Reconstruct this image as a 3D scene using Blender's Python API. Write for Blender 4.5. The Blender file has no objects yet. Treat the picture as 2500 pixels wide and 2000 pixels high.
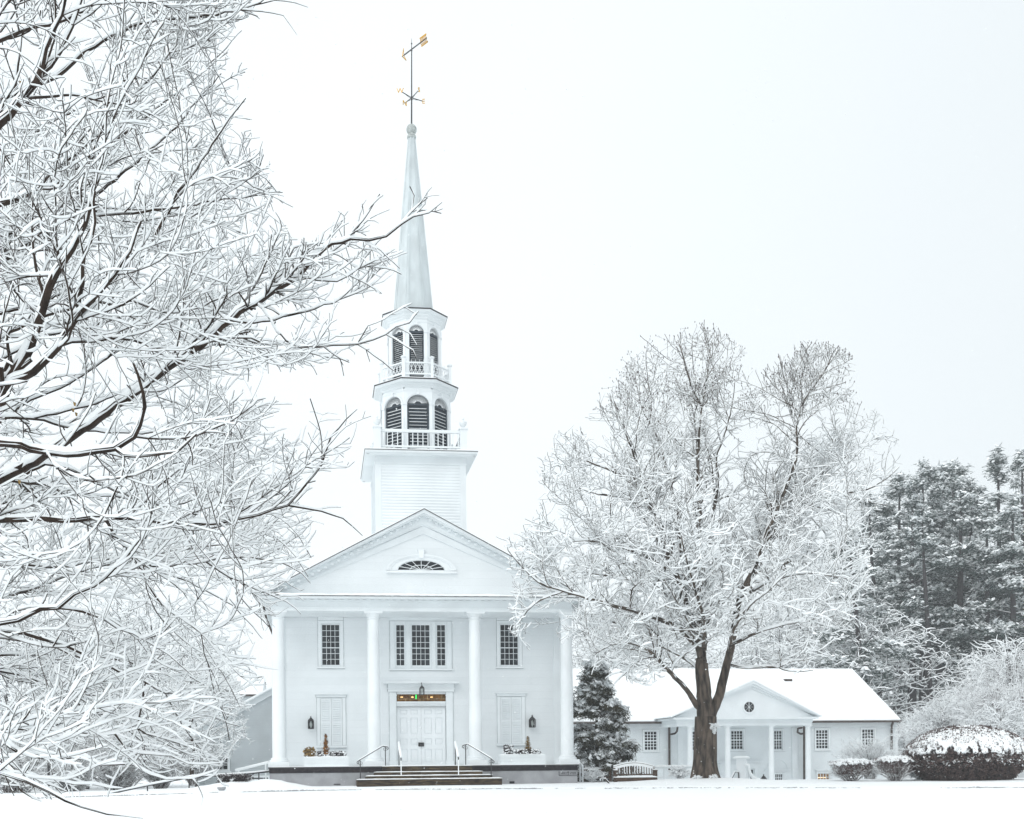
import bpy, math, random
import numpy as np
from mathutils import Vector, Matrix, noise as mnoise

S = bpy.context.scene
COL = S.collection
rnd = random.Random(7)
HAZE = 0.0009
rng = np.random.default_rng(11)

# ------------------------------------------------------------------ camera
F, CX, CY, ROLL, EYE = 2600.0, 1075.0, 1860.0, 0.0095, 0.93
cam_data = bpy.data.cameras.new("camera")
cam = bpy.data.objects.new("camera", cam_data)
COL.objects.link(cam)
cam_data.sensor_fit = 'HORIZONTAL'
cam_data.sensor_width = 36.0
cam_data.lens = 36.0 * F / 2500.0
cam_data.shift_x = (1250.0 - CX) / 2500.0
cam_data.shift_y = (CY - 1000.0) / 2500.0
cam_data.clip_start = 0.1
cam_data.clip_end = 5000.0
cam.location = (0, 0, EYE)
cam.rotation_euler = (Matrix.Rotation(math.radians(90), 4, 'X') @ Matrix.Rotation(-ROLL, 4, 'Z')).to_euler()
S.camera = cam

# ------------------------------------------------------------------ sky, sun, exposure
SUN_EL, SUN_AZ = math.radians(48), math.radians(-35)
world = bpy.data.worlds.new("World")
S.world = world
world.use_nodes = True
nt = world.node_tree
nt.nodes.clear()
wo = nt.nodes.new('ShaderNodeOutputWorld')
bg = nt.nodes.new('ShaderNodeBackground')
sky = nt.nodes.new('ShaderNodeTexSky')
sky.sky_type = 'NISHITA'
sky.sun_disc = False
sky.sun_elevation = SUN_EL
sky.sun_rotation = SUN_AZ
sky.dust_density = 3.0
bw = nt.nodes.new('ShaderNodeRGBToBW')
tex = nt.nodes.new('ShaderNodeTexNoise')
tex.inputs['Scale'].default_value = 1.6
tex.inputs['Detail'].default_value = 5.0
tc = nt.nodes.new('ShaderNodeTexCoord')
rmp = nt.nodes.new('ShaderNodeValToRGB')
rmp.color_ramp.elements[0].position = 0.25
rmp.color_ramp.elements[0].color = (8.35, 9.05, 9.35, 1)
rmp.color_ramp.elements[1].position = 0.75
rmp.color_ramp.elements[1].color = (8.95, 9.5, 9.75, 1)
mx = nt.nodes.new('ShaderNodeMix')
mx.data_type = 'RGBA'
mx.inputs['Factor'].default_value = 0.94          # cloud deck over the sky
nt.links.new(tc.outputs['Generated'], tex.inputs['Vector'])
nt.links.new(tex.outputs['Fac'], rmp.inputs['Fac'])
nt.links.new(sky.outputs['Color'], mx.inputs['A'])
# the overcast thickens a little towards the right
sep = nt.nodes.new('ShaderNodeSeparateXYZ')
mr = nt.nodes.new('ShaderNodeMapRange')
mr.inputs['From Min'].default_value = -0.1
mr.inputs['From Max'].default_value = 0.62
mr.inputs['To Min'].default_value = 1.0
mr.inputs['To Max'].default_value = 0.85
mr.interpolation_type = 'SMOOTHSTEP'
vm = nt.nodes.new('ShaderNodeVectorMath')
vm.operation = 'SCALE'
nt.links.new(tc.outputs['Generated'], sep.inputs[0])
nt.links.new(sep.outputs['X'], mr.inputs['Value'])
nt.links.new(rmp.outputs['Color'], vm.inputs[0])
nt.links.new(mr.outputs['Result'], vm.inputs['Scale'])
nt.links.new(vm.outputs['Vector'], mx.inputs['B'])
nt.links.new(mx.outputs['Result'], bg.inputs['Color'])
bg.inputs['Strength'].default_value = 0.1
nt.links.new(bg.outputs['Background'], wo.inputs['Surface'])

sun_data = bpy.data.lights.new("sun", 'SUN')
sun_data.energy = 1.0
sun_data.angle = math.radians(60)
sun_data.color = (1.0, 0.98, 0.95)
sun = bpy.data.objects.new("sun", sun_data)
COL.objects.link(sun)
sd = Vector((math.sin(SUN_AZ) * math.cos(SUN_EL), -math.cos(SUN_AZ) * math.cos(SUN_EL), math.sin(SUN_EL)))
sun.rotation_euler = sd.to_track_quat('Z', 'Y').to_euler()
sky.sun_rotation = math.atan2(sd.x, sd.y)
S.view_settings.view_transform = 'Standard'
S.view_settings.look = 'None'
S.view_settings.exposure = 0.26
S.view_settings.gamma = 1.0
S.cycles.use_adaptive_sampling = True
S.cycles.max_bounces = 9
S.cycles.diffuse_bounces = 7
S.cycles.volume_bounces = 1

# ------------------------------------------------------------------ pixel rays (photo pixels 2500x2000)
CR, SR = math.cos(ROLL), math.sin(ROLL)
def unroll(px, py):
    dx, dy = px - CX, py - CY
    return CX + dx * CR - dy * SR, CY + dx * SR + dy * CR
def at(px, py, Y):
    x, y = unroll(px, py)
    return Vector(((x - CX) / F * Y, Y, EYE + (CY - y) / F * Y))
def at_z(px, py, z):
    x, y = unroll(px, py)
    Y = (EYE - z) * F / (y - CY)
    return Vector(((x - CX) / F * Y, Y, z))

# ------------------------------------------------------------------ materials
MATS = {}
def mat(name, col, rough=0.6, var=0.12, scale=3.0, bump=0.0, bscale=None, spec=0.3, col2=None, metal=0.0, stretch=None, emit=None, lo=0.35, hi=0.65, detail=5.0):
    m = bpy.data.materials.new(name)
    m.use_nodes = True
    n = m.node_tree
    b = n.nodes['Principled BSDF']
    b.inputs['Roughness'].default_value = rough
    b.inputs['Specular IOR Level'].default_value = spec
    b.inputs['Metallic'].default_value = metal
    t = n.nodes.new('ShaderNodeTexNoise')
    t.inputs['Scale'].default_value = scale
    t.inputs['Detail'].default_value = detail
    c = n.nodes.new('ShaderNodeTexCoord')
    src = c.outputs['Object']
    if stretch:
        mp = n.nodes.new('ShaderNodeMapping')
        mp.inputs['Scale'].default_value = stretch
        n.links.new(src, mp.inputs['Vector'])
        src = mp.outputs['Vector']
    n.links.new(src, t.inputs['Vector'])
    r = n.nodes.new('ShaderNodeValToRGB')
    r.color_ramp.elements[0].position = lo
    r.color_ramp.elements[1].position = hi
    a = [x * (1 - var) for x in col]
    z = col2 if col2 else [min(1, x * (1 + var)) for x in col]
    r.color_ramp.elements[0].color = (*a, 1)
    r.color_ramp.elements[1].color = (*z, 1)
    n.links.new(t.outputs['Fac'], r.inputs['Fac'])
    n.links.new(r.outputs['Color'], b.inputs['Base Color'])
    if bump:
        t2 = n.nodes.new('ShaderNodeTexNoise')
        t2.inputs['Scale'].default_value = bscale or scale * 6
        t2.inputs['Detail'].default_value = 6
        n.links.new(src, t2.inputs['Vector'])
        bp = n.nodes.new('ShaderNodeBump')
        bp.inputs['Strength'].default_value = bump
        bp.inputs['Distance'].default_value = 0.05
        n.links.new(t2.outputs['Fac'], bp.inputs['Height'])
        n.links.new(bp.outputs['Normal'], b.inputs['Normal'])
    if emit:
        b.inputs['Emission Color'].default_value = (*emit[:3], 1)
        b.inputs['Emission Strength'].default_value = emit[3]
    MATS[name] = m
    return m

def wall_lines(name, col, lh, bw_=2.6, dark=0.86):
    """painted boards: thin darker joints, wide boards"""
    m = mat(name, col, 0.55, 0.03, 0.7)
    n = m.node_tree
    b = n.nodes['Principled BSDF']
    old = b.inputs['Base Color'].links[0].from_socket
    c = n.nodes.new('ShaderNodeTexCoord')
    s = n.nodes.new('ShaderNodeSeparateXYZ')
    cb = n.nodes.new('ShaderNodeCombineXYZ')
    br = n.nodes.new('ShaderNodeTexBrick')
    br.inputs['Scale'].default_value = 1.0
    br.inputs['Brick Width'].default_value = bw_
    br.inputs['Row Height'].default_value = lh
    br.inputs['Mortar Size'].default_value = 0.006
    br.inputs['Mortar Smooth'].default_value = 0.4
    br.inputs['Color1'].default_value = (1, 1, 1, 1)
    br.inputs['Color2'].default_value = (0.965, 0.97, 0.97, 1)
    br.inputs['Mortar'].default_value = (dark, dark, dark, 1)
    n.links.new(c.outputs['Object'], s.inputs[0])
    n.links.new(s.outputs['X'], cb.inputs['X'])
    n.links.new(s.outputs['Z'], cb.inputs['Y'])
    n.links.new(cb.outputs[0], br.inputs['Vector'])
    mu = n.nodes.new('ShaderNodeMix')
    mu.data_type = 'RGBA'
    mu.blend_type = 'MULTIPLY'
    mu.inputs['Factor'].default_value = 1.0
    n.links.new(old, mu.inputs['A'])
    n.links.new(br.outputs['Color'], mu.inputs['B'])
    n.links.new(mu.outputs['Result'], b.inputs['Base Color'])
    return m

def stone_blocks(name, c1, c2, mortar, w, h, ms=0.012):
    m = mat(name, c1, 0.85, 0.25, 6.0, 0.5, 20)
    n = m.node_tree
    b = n.nodes['Principled BSDF']
    old = b.inputs['Base Color'].links[0].from_socket
    c = n.nodes.new('ShaderNodeTexCoord')
    s = n.nodes.new('ShaderNodeSeparateXYZ')
    cb = n.nodes.new('ShaderNodeCombineXYZ')
    br = n.nodes.new('ShaderNodeTexBrick')
    br.inputs['Scale'].default_value = 1.0
    br.inputs['Brick Width'].default_value = w
    br.inputs['Row Height'].default_value = h
    br.inputs['Mortar Size'].default_value = ms
    br.inputs['Color1'].default_value = (*c1, 1)
    br.inputs['Color2'].default_value = (*c2, 1)
    br.inputs['Mortar'].default_value = (*mortar, 1)
    br.inputs['Bias'].default_value = -0.4
    n.links.new(c.outputs['Object'], s.inputs[0])
    n.links.new(s.outputs['X'], cb.inputs['X'])
    n.links.new(s.outputs['Z'], cb.inputs['Y'])
    n.links.new(cb.outputs[0], br.inputs['Vector'])
    t = n.nodes.new('ShaderNodeTexNoise')
    t.inputs['Scale'].default_value = 9.0
    t.inputs['Detail'].default_value = 8.0
    r = n.nodes.new('ShaderNodeMapRange')
    r.inputs['From Min'].default_value = 0.3
    r.inputs['From Max'].default_value = 0.7
    r.inputs['To Min'].default_value = 0.45
    r.inputs['To Max'].default_value = 1.5
    n.links.new(c.outputs['Object'], t.inputs['Vector'])
    n.links.new(t.outputs['Fac'], r.inputs['Value'])
    mu = n.nodes.new('ShaderNodeMix')
    mu.data_type = 'RGBA'
    mu.blend_type = 'MULTIPLY'
    mu.inputs['Factor'].default_value = 1.0
    n.links.new(br.outputs['Color'], mu.inputs['A'])
    n.links.new(r.outputs['Result'], mu.inputs['B'])
    n.links.new(mu.outputs['Result'], b.inputs['Base Color'])
    return m

M_JOINT = mat('grey_joint', (0.31, 0.34, 0.35), 0.8, 0.3, 3.0)  # darker grey for the thin strips along casing and trim edges
M_SNOW = mat('snow', (0.92, 0.94, 0.95), 0.7, 0.02, 2.0, 0.25, 30, spec=0.2)
M_GSNOW = mat('ground_snow', (0.90, 0.92, 0.93), 0.75, 0.015, 0.35, 0.3, 3.0, spec=0.15)
M_WHITE = mat('white_paint', (0.80, 0.83, 0.845), 0.5, 0.04, 0.9, 0.05, 30)
M_FLUSH = wall_lines('flush_board_paint', (0.77, 0.80, 0.815), 0.30, 3.2, 0.90)
M_TRIM = mat('trim_paint', (0.77, 0.805, 0.82), 0.5, 0.04, 1.2)
M_SHADEDWALL = mat('shaded_clapboard_paint', (0.50, 0.54, 0.56), 0.6, 0.05, 1.5)  # white clapboards, their shade put into the colour as grey
M_PARISH = mat('clapboard_paint', (0.75, 0.785, 0.80), 0.6, 0.04, 1.0)
M_GLASS = mat('window_glass', (0.022, 0.028, 0.033), 0.15, 0.6, 2.6, spec=0.3)
M_GLASS2 = mat('dark_window_glass', (0.012, 0.014, 0.018), 0.15, 0.6, 3.0, spec=0.25)
M_LOUVRE = mat('slate_louvre_paint', (0.045, 0.06, 0.075), 0.6, 0.2, 4.0)
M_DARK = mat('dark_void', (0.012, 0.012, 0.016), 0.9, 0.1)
M_IRON = mat('black_iron', (0.018, 0.018, 0.02), 0.45, 0.2, 12, spec=0.5)
M_GOLD = mat('gilded_metal', (0.62, 0.34, 0.03), 0.45, 0.3, 10, metal=0.5)
M_BROWNSTONE = stone_blocks('dark_brownstone', (0.018, 0.016, 0.021), (0.045, 0.035, 0.036), (0.03, 0.026, 0.028), 0.75, 0.105, 0.008)
M_STEPSTONE = mat('wet_step_stone', (0.03, 0.02, 0.017), 0.8, 0.5, 5.0, 0.6, 25, col2=(0.10, 0.072, 0.04), stretch=(0.5, 1, 3))
M_CEMENT = mat('grey_cement_foundation', (0.33, 0.335, 0.35), 0.85, 0.12, 2.0, 0.3, 60)
M_ROOFEDGE = mat('dark_roof_edge', (0.04, 0.038, 0.042), 0.6, 0.2)
M_COPPER = mat('brown_downspout_metal', (0.06, 0.045, 0.04), 0.5, 0.25, 4)
M_BALL = mat('weathered_ball_paint', (0.42, 0.45, 0.44), 0.7, 0.25, 12.0)
M_SPIRE = mat('spire_paint', (0.58, 0.63, 0.645), 0.6, 0.09, 2.5, stretch=(1, 1, .4))
M_BARK = mat('dark_bark', (0.036, 0.024, 0.018), 0.9, 0.4, 9.0, 0.5, 40, stretch=(1, 1, .4))
M_BARK_M = mat('maple_bark', (0.036, 0.027, 0.020), 0.9, 0.5, 5.0, 0.9, 22, col2=(0.13, 0.10, 0.078), stretch=(1.6, 1.6, .35))
M_PBARK = mat('pine_bark', (0.05, 0.045, 0.048), 0.9, 0.4, 6.0)
M_NEEDLE = mat('pine_needles', (0.035, 0.064, 0.070), 0.8, 0.3, 0.6, col2=(0.09, 0.12, 0.11))
M_YEW = mat('conifer_needles', (0.022, 0.034, 0.026), 0.8, 0.3, 2.0, col2=(0.085, 0.075, 0.045))
M_HEDGE = mat('hedge_leaves', (0.055, 0.040, 0.040), 0.8, 0.4, 5.0, col2=(0.17, 0.115, 0.105))
M_REDHEDGE = mat('reddish_hedge_leaves', (0.06, 0.026, 0.024), 0.8, 0.4, 5.0, col2=(0.13, 0.07, 0.06))
M_RED = mat('dark_red_twigs', (0.06, 0.012, 0.014), 0.8, 0.4, 5.0)
M_BROWNTWIG = mat('brown_twigs', (0.055, 0.034, 0.033), 0.85, 0.4, 5.0)
M_RUST = mat('dead_conifer_foliage', (0.16, 0.055, 0.012), 0.8, 0.4, 8.0, col2=(0.42, 0.2, 0.05))
M_FROND = mat('faded_planter_foliage', (0.12, 0.08, 0.03), 0.8, 0.5, 14.0, col2=(0.42, 0.27, 0.09))
M_DKFROND = mat('dark_planter_foliage', (0.03, 0.02, 0.022), 0.8, 0.5, 14.0)
M_WOOD = mat('weathered_bench_wood', (0.085, 0.055, 0.04), 0.8, 0.3, 6.0)
M_TRANSOM = stone_blocks('amber_transom_glass', (0.16, 0.07, 0.015), (0.09, 0.035, 0.01), (0.4, 0.3, 0.16), 0.62, 0.9, 0.012)

# ------------------------------------------------------------------ object helpers
def link(o, parent=None):
    COL.objects.link(o)
    if parent is not None:
        o.parent = parent
    return o
def thing(name, label, cat, loc=(0, 0, 0), rz=0.0, group=None):
    o = bpy.data.objects.new(name, None)
    o.empty_display_size = 0.3
    COL.objects.link(o)
    o.location = loc
    o.rotation_euler = (0, 0, rz)
    o['label'] = label
    o['category'] = cat
    if group:
        o['group'] = group
    return o
def tag(o, label=None, cat=None, group=None, kind=None):
    for k, v in (('label', label), ('category', cat), ('group', group), ('kind', kind)):
        if v:
            o[k] = v
    return o

def mesh_np(name, V, Fc, material, parent=None, smooth=False):
    """V (n,3) array, Fc (m,k) int array all the same k, or list of such arrays"""
    if not isinstance(Fc, (list, tuple)):
        Fc = [Fc]
    Fc = [f for f in Fc if len(f)]
    me = bpy.data.meshes.new(name)
    V = np.ascontiguousarray(V, dtype=np.float32)
    me.vertices.add(len(V))
    me.vertices.foreach_set('co', V.ravel())
    loops = np.concatenate([f.ravel() for f in Fc]).astype(np.int32)
    cnt = np.concatenate([np.full(len(f), f.shape[1], dtype=np.int32) for f in Fc])
    start = np.concatenate([[0], np.cumsum(cnt)[:-1]]).astype(np.int32)
    me.loops.add(len(loops))
    me.loops.foreach_set('vertex_index', loops)
    me.polygons.add(len(cnt))
    me.polygons.foreach_set('loop_start', start)
    me.polygons.foreach_set('loop_total', cnt)
    if smooth:
        me.polygons.foreach_set('use_smooth', np.ones(len(cnt), dtype=bool))
    me.update(calc_edges=True)
    me.validate()
    if material:
        me.materials.append(material)
    return link(bpy.data.objects.new(name, me), parent)

class MB:
    def __init__(s):
        s.v, s.f = [], []
    def add(s, vs, fs):
        o = len(s.v)
        s.v += [tuple(x) for x in vs]
        s.f += [tuple(o + i for i in f) for f in fs]
        return s
    def box(s, x0, x1, y0, y1, z0, z1):
        if x0 > x1: x0, x1 = x1, x0
        if y0 > y1: y0, y1 = y1, y0
        if z0 > z1: z0, z1 = z1, z0
        return s.add([(x0, y0, z0), (x1, y0, z0), (x1, y1, z0), (x0, y1, z0), (x0, y0, z1), (x1, y0, z1), (x1, y1, z1), (x0, y1, z1)],
                     [(0, 3, 2, 1), (4, 5, 6, 7), (0, 1, 5, 4), (1, 2, 6, 5), (2, 3, 7, 6), (3, 0, 4, 7)])
    def lathe(s, prof, cx=0, cy=0, n=20, rot=0.0, cap=True):
        """prof: list of (r,z) bottom to top"""
        o = len(s.v)
        for r, z in prof:
            for k in range(n):
                a = rot + 2 * math.pi * k / n
                s.v.append((cx + r * math.cos(a), cy + r * math.sin(a), z))
        for i in range(len(prof) - 1):
            for k in range(n):
                k2 = (k + 1) % n
                s.f.append((o + i * n + k, o + i * n + k2, o + (i + 1) * n + k2, o + (i + 1) * n + k))
        if cap:
            s.f.append(tuple(o + k for k in reversed(range(n))))
            s.f.append(tuple(o + (len(prof) - 1) * n + k for k in range(n)))
        return s
    def prism_y(s, pts, y0, y1):
        """polygon pts (x,z) extruded along y; pts counter-clockwise seen from -y"""
        n = len(pts)
        vs = [(x, y0, z) for x, z in pts] + [(x, y1, z) for x, z in pts]
        fs = [tuple(range(n)), tuple(reversed(range(n, 2 * n)))]
        for i in range(n):
            j = (i + 1) % n
            fs.append((i, i + n, j + n, j))
        return s.add(vs, fs)
    def prism_x(s, pts, x0, x1):
        n = len(pts)
        vs = [(x0, y, z) for y, z in pts] + [(x1, y, z) for y, z in pts]
        fs = [tuple(range(n)), tuple(reversed(range(n, 2 * n)))]
        for i in range(n):
            j = (i + 1) % n
            fs.append((i, i + n, j + n, j))
        return s.add(vs, fs)
    def tube(s, pts, r, n=6):
        pts = [Vector(p) for p in pts]
        rs = r if isinstance(r, (list, tuple)) else [r] * len(pts)
        o = len(s.v)
        ref = None
        for i, p in enumerate(pts):
            d = (pts[min(i + 1, len(pts) - 1)] - pts[max(i - 1, 0)]).normalized()
            if ref is None:
                ref = Vector((0, 0, 1)) if abs(d.z) < 0.9 else Vector((1, 0, 0))
            a = d.cross(ref).normalized()
            b = a.cross(d).normalized()
            ref = b
            for k in range(n):
                t = 2 * math.pi * k / n
                q = p + (a * math.cos(t) + b * math.sin(t)) * rs[i]
                s.v.append(tuple(q))
        for i in range(len(pts) - 1):
            for k in range(n):
                k2 = (k + 1) % n
                s.f.append((o + i * n + k, o + i * n + k2, o + (i + 1) * n + k2, o + (i + 1) * n + k))
        s.f.append(tuple(o + k for k in reversed(range(n))))
        s.f.append(tuple(o + (len(pts) - 1) * n + k for k in range(n)))
        return s
    def bar(s, p, q, w, h=None):
        """rectangular bar between two points"""
        h = h or w
        p, q = Vector(p), Vector(q)
        d = (q - p).normalized()
        ref = Vector((0, 0, 1)) if abs(d.z) < 0.95 else Vector((0, 1, 0))
        a = d.cross(ref).normalized() * w / 2
        b = a.cross(d).normalized() * h / 2
        vs = [p - a - b, p + a - b, p + a + b, p - a + b, q - a - b, q + a - b, q + a + b, q - a + b]
        return s.add(vs, [(0, 1, 2, 3), (7, 6, 5, 4), (0, 4, 5, 1), (1, 5, 6, 2), (2, 6, 7, 3), (3, 7, 4, 0)])
    def ball(s, c, r, n=10, m=6, sq=1.0):
        prof = [(max(1e-4, r * math.sin(math.pi * i / m)), c[2] - r * sq * math.cos(math.pi * i / m)) for i in range(m + 1)]
        return s.lathe(prof, c[0], c[1], n, cap=False)
    def build(s, name, material, parent=None, smooth=False):
        me = bpy.data.meshes.new(name)
        me.from_pydata(s.v, [], s.f)
        me.update()
        me.materials.append(material)
        import bmesh
        bm = bmesh.new()
        bm.from_mesh(me)
        bmesh.ops.recalc_face_normals(bm, faces=bm.faces)
        bm.to_mesh(me)
        bm.free()
        if smooth:
            for p in me.polygons:
                p.use_smooth = len(p.vertices) <= 4
            try:
                me.set_sharp_from_angle(angle=math.radians(35))
            except Exception:
                pass
        return link(bpy.data.objects.new(name, me), parent)

def copy_tree(o, parent=None):
    c = o.copy()
    COL.objects.link(c)
    if parent is not None:
        c.parent = parent
    for ch in [x for x in S.objects if x.parent == o]:
        copy_tree(ch, c)
    return c

class Frame:
    """a building frame: u along the front, v into depth, h up"""
    def __init__(s, x, y, th):
        s.o = Vector((x, y)); s.th = th
        s.U = Vector((math.cos(th), math.sin(th))); s.N = Vector((-math.sin(th), math.cos(th)))
    def loc(s, px, py, v):
        x, y = unroll(px, py)
        a, c = (x - CX) / F, (CY - y) / F
        t = (v + s.o.dot(s.N)) / (a * s.N.x + s.N.y)
        p = Vector((a * t, t)) - s.o
        return p.dot(s.U), EYE + c * t
    def u(s, px, py, v): return s.loc(px, py, v)[0]
    def h(s, px, py, v): return s.loc(px, py, v)[1]
    def rect(s, x0, y0, x1, y1, v):
        xm, ym = (x0 + x1) / 2, (y0 + y1) / 2
        return s.u(x0, ym, v), s.u(x1, ym, v), s.h(xm, y1, v), s.h(xm, y0, v)

def wall_holes(mb, u0, u1, h0, h1, v, holes, reveal=0.12):
    us = sorted({u0, u1, *[x for r in holes for x in r[:2]]})
    hs = sorted({h0, h1, *[x for r in holes for x in r[2:]]})
    for i in range(len(us) - 1):
        for j in range(len(hs) - 1):
            cu, ch = (us[i] + us[i + 1]) / 2, (hs[j] + hs[j + 1]) / 2
            if any(r[0] < cu < r[1] and r[2] < ch < r[3] for r in holes):
                continue
            mb.add([(us[i], v, hs[j]), (us[i + 1], v, hs[j]), (us[i + 1], v, hs[j + 1]), (us[i], v, hs[j + 1])], [(0, 1, 2, 3)])
    for a, b, c, d in holes:
        w = v + reveal
        mb.add([(a, v, c), (b, v, c), (b, v, d), (a, v, d), (a, w, c), (b, w, c), (b, w, d), (a, w, d)],
               [(0, 4, 5, 1), (1, 5, 6, 2), (2, 6, 7, 3), (3, 7, 4, 0), (4, 7, 6, 5)])
    return mb

def clapboards(mb, u0, u1, h0, h1, v, step=0.14, lap=0.022, holes=()):
    """saw-tooth lapped boards facing -v"""
    n = max(1, int(round((h1 - h0) / step)))
    st = (h1 - h0) / n
    for i in range(n):
        a, b = h0 + i * st, h0 + (i + 1) * st
        m = (a + b) / 2
        cuts = sorted([(r[0], r[1]) for r in holes if r[2] - .02 < m < r[3] + .02])
        x = u0
        segs = []
        for c0, c1 in cuts:
            if c0 > x and x < u1: segs.append((x, min(c0, u1)))
            x = max(x, c1)
        if x < u1: segs.append((x, u1))
        for s0, s1 in segs:
            mb.add([(s0, v - lap, a), (s1, v - lap, a), (s1, v, b), (s0, v, b), (s0, v, a), (s1, v, a)], [(0, 1, 2, 3), (5, 1, 0, 4)])
    return mb

def window(parent, r, v, nx, ny, meet=None, casing=0.13, head=0.0, glass=None, bar=0.017, trim=None, name='window', depth=0.09):
    """double-hung window: casing proud of the wall, sash and glazing bars; glass is a sub-part"""
    u0, u1, h0, h1 = r
    m = MB()
    c = casing
    if c:
        m.box(u0 - c, u0, v - .035, v + .02, h0 - .02, h1)
        m.box(u1, u1 + c, v - .035, v + .02, h0 - .02, h1)
        m.box(u0 - c, u1 + c, v - .038, v + .02, h1, h1 + c)
        m.box(u0 - c - .05, u1 + c + .05, v - .09, v + .02, h0 - .09, h0 - .02)
        if head:
            m.box(u0 - c, u1 + c, v - .04, v + .02, h1 + c + .003, h1 + c + head)
            m.box(u0 - c - .12, u1 + c + .12, v - .16, v + .02, h1 + c + head, h1 + c + head + .06)
    s = .045
    g = v + depth
    m.box(u0, u0 + s, g - .05, g + .02, h0, h1)
    m.box(u1 - s, u1, g - .05, g + .02, h0, h1)
    m.box(u0 + s, u1 - s, g - .05, g + .02, h1 - s, h1)
    m.box(u0 + s, u1 - s, g - .05, g + .02, h0, h0 + s * 1.4)
    a0, a1, b0, b1 = u0 + s, u1 - s, h0 + s * 1.4, h1 - s
    for i in range(1, nx):
        x = a0 + (a1 - a0) * i / nx
        m.box(x - bar / 2, x + bar / 2, g - .03, g + .012, b0, b1)
    for j in range(1, ny):
        z = b0 + (b1 - b0) * j / ny
        t = bar * (2.0 if meet == j else 1.0)
        m.box(a0, a1, g - .034 - (0.02 if meet == j else 0), g + .014, z - t / 2, z + t / 2)
    w = m.build(name, trim or M_WHITE, parent)
    if c:
        j = MB(); t = .014
        H1 = h1 + c + (head + .06 if head else 0)
        j.box(u0 - c - t, u0 - c, v - .012, v + .004, h0 - .09, H1); j.box(u1 + c, u1 + c + t, v - .012, v + .004, h0 - .09, H1)
        j.box(u0 - c - .05, u1 + c + .05, v - .03, v + .004, h0 - .09 - t, h0 - .09)
        j.box(u0 - c, u1 + c, v - .041, v - .036, h1 + c - .004, h1 + c + t * .8)
        j.build('joint', M_JOINT, w)
    MB().add([(a0, g, b0), (a1, g, b0), (a1, g, b1), (a0, g, b1)], [(0, 1, 2, 3)]).build('pane', glass or M_GLASS, w)
    return w

def snow_slab(mb, u0, u1, v0, v1, h, t, seed=0, over=0.02, du=0.12):
    """soft uneven layer of snow on a level top"""
    n = max(3, int((u1 - u0) / du))
    rows = []
    for i in range(n + 1):
        x = u0 - over + (u1 - u0 + 2 * over) * i / n
        e = 1.0 if 0 < i < n else 0.35
        k = e * t * (0.85 + 0.45 * mnoise.noise(Vector((x * 1.3, seed * 7.1, 0))) + 0.2 * mnoise.noise(Vector((x * 6, seed * 3.1, 4))))
        f0 = v0 - over - 0.012 * mnoise.noise(Vector((x * 5, seed, 9)))
        rows.append([(x, f0, h - .004), (x, f0, h + k * .55), (x, f0 + .03, h + k * .95), (x, v1 + over - .03, h + k), (x, v1 + over, h + k * .6), (x, v1 + over, h - .004)])
    o = len(mb.v)
    for r in rows:
        mb.v += r
    for i in range(n):
        for k in range(5):
            a = o + i * 6 + k
            mb.f.append((a, a + 1, a + 7, a + 6))
    mb.f.append(tuple(o + k for k in range(6)))
    mb.f.append(tuple(o + n * 6 + k for k in reversed(range(6))))
    return mb
# ------------------------------------------------------------------ ground
def sstep(t):
    t = min(1.0, max(0.0, t))
    return t * t * (3 - 2 * t)
def lerp_tab(tab, x):
    if x <= tab[0][0]: return tab[0][1]
    for (a, b), (c, d) in zip(tab, tab[1:]):
        if x <= c: return b + (d - b) * (x - a) / (c - a)
    return tab[-1][1]
YK = [(-30, 36.0), (-14, 36.6), (-9, 37.3), (-3, 38.8), (4, 38.4), (10, 36.8), (18, 34.2), (26, 32.6), (60, 31)]
ZK = [(-16, -.24), (-8, -.09), (-2, -.07), (10, -.085), (60, -.1)]
def gz(X, Y):
    yk, zk = lerp_tab(YK, X), lerp_tab(ZK, X)
    n = mnoise.noise(Vector((X * .22, Y * .22, 0))) * .035 + mnoise.noise(Vector((X * .9, Y * .9, 3))) * .010
    if Y < yk:
        z = -.70 + (zk + .70) * sstep((Y - (yk - 9)) / 9.0) ** .9
        z += n * .7
    else:
        z = zk + .055 * sstep((Y - yk) / .12) + .02 * sstep((Y - yk) / 3.0)
        z += n * sstep((Y - yk) / 1.5) * (1.0 if abs(X + .6) > 7 or Y < 41.5 else .3)
    # mound below the maple
    m = at(1722, 1903, 41.0)
    d2 = ((X - m.x) / 3.2) ** 2 + ((Y - m.y) / 2.6) ** 2
    z += .22 * math.exp(-d2) if Y > yk else 0
    # ploughed lumps by the left corner of the church
    if Y > yk:
        for (cx, cy, w, hh) in ((-7.3, 41.6, 1.0, .26), (-8.6, 41.2, .9, .2), (-6.2, 41.9, .8, .16)):
            d2 = ((X - cx) / w) ** 2 + ((Y - cy) / .55) ** 2
            if d2 < 6:
                z += hh * math.exp(-d2) * (1 + .6 * mnoise.noise(Vector((X * 3.2, Y * 3.2, 7))) + .3 * mnoise.noise(Vector((X * 9, Y * 9, 7))))
    if Y > 44:
        right = sstep((X - 7) / 2.0)
        left = sstep((-X - 7.5) / 2.0)
        z -= right * 1.25 * sstep((Y - 47) / 10.0)
        z -= left * .35 * sstep((Y - 44) / 6.0)
        if Y > 66:
            z += right * 2.6 * sstep((Y - 70) / 26.0)
    return z
xs = np.unique(np.concatenate([np.arange(-30, 34.01, .3), np.array([-400, -200, -120, -80, -60, -50, -40, -35, 40, 50, 60, 80, 120, 200, 400])]))
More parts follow.
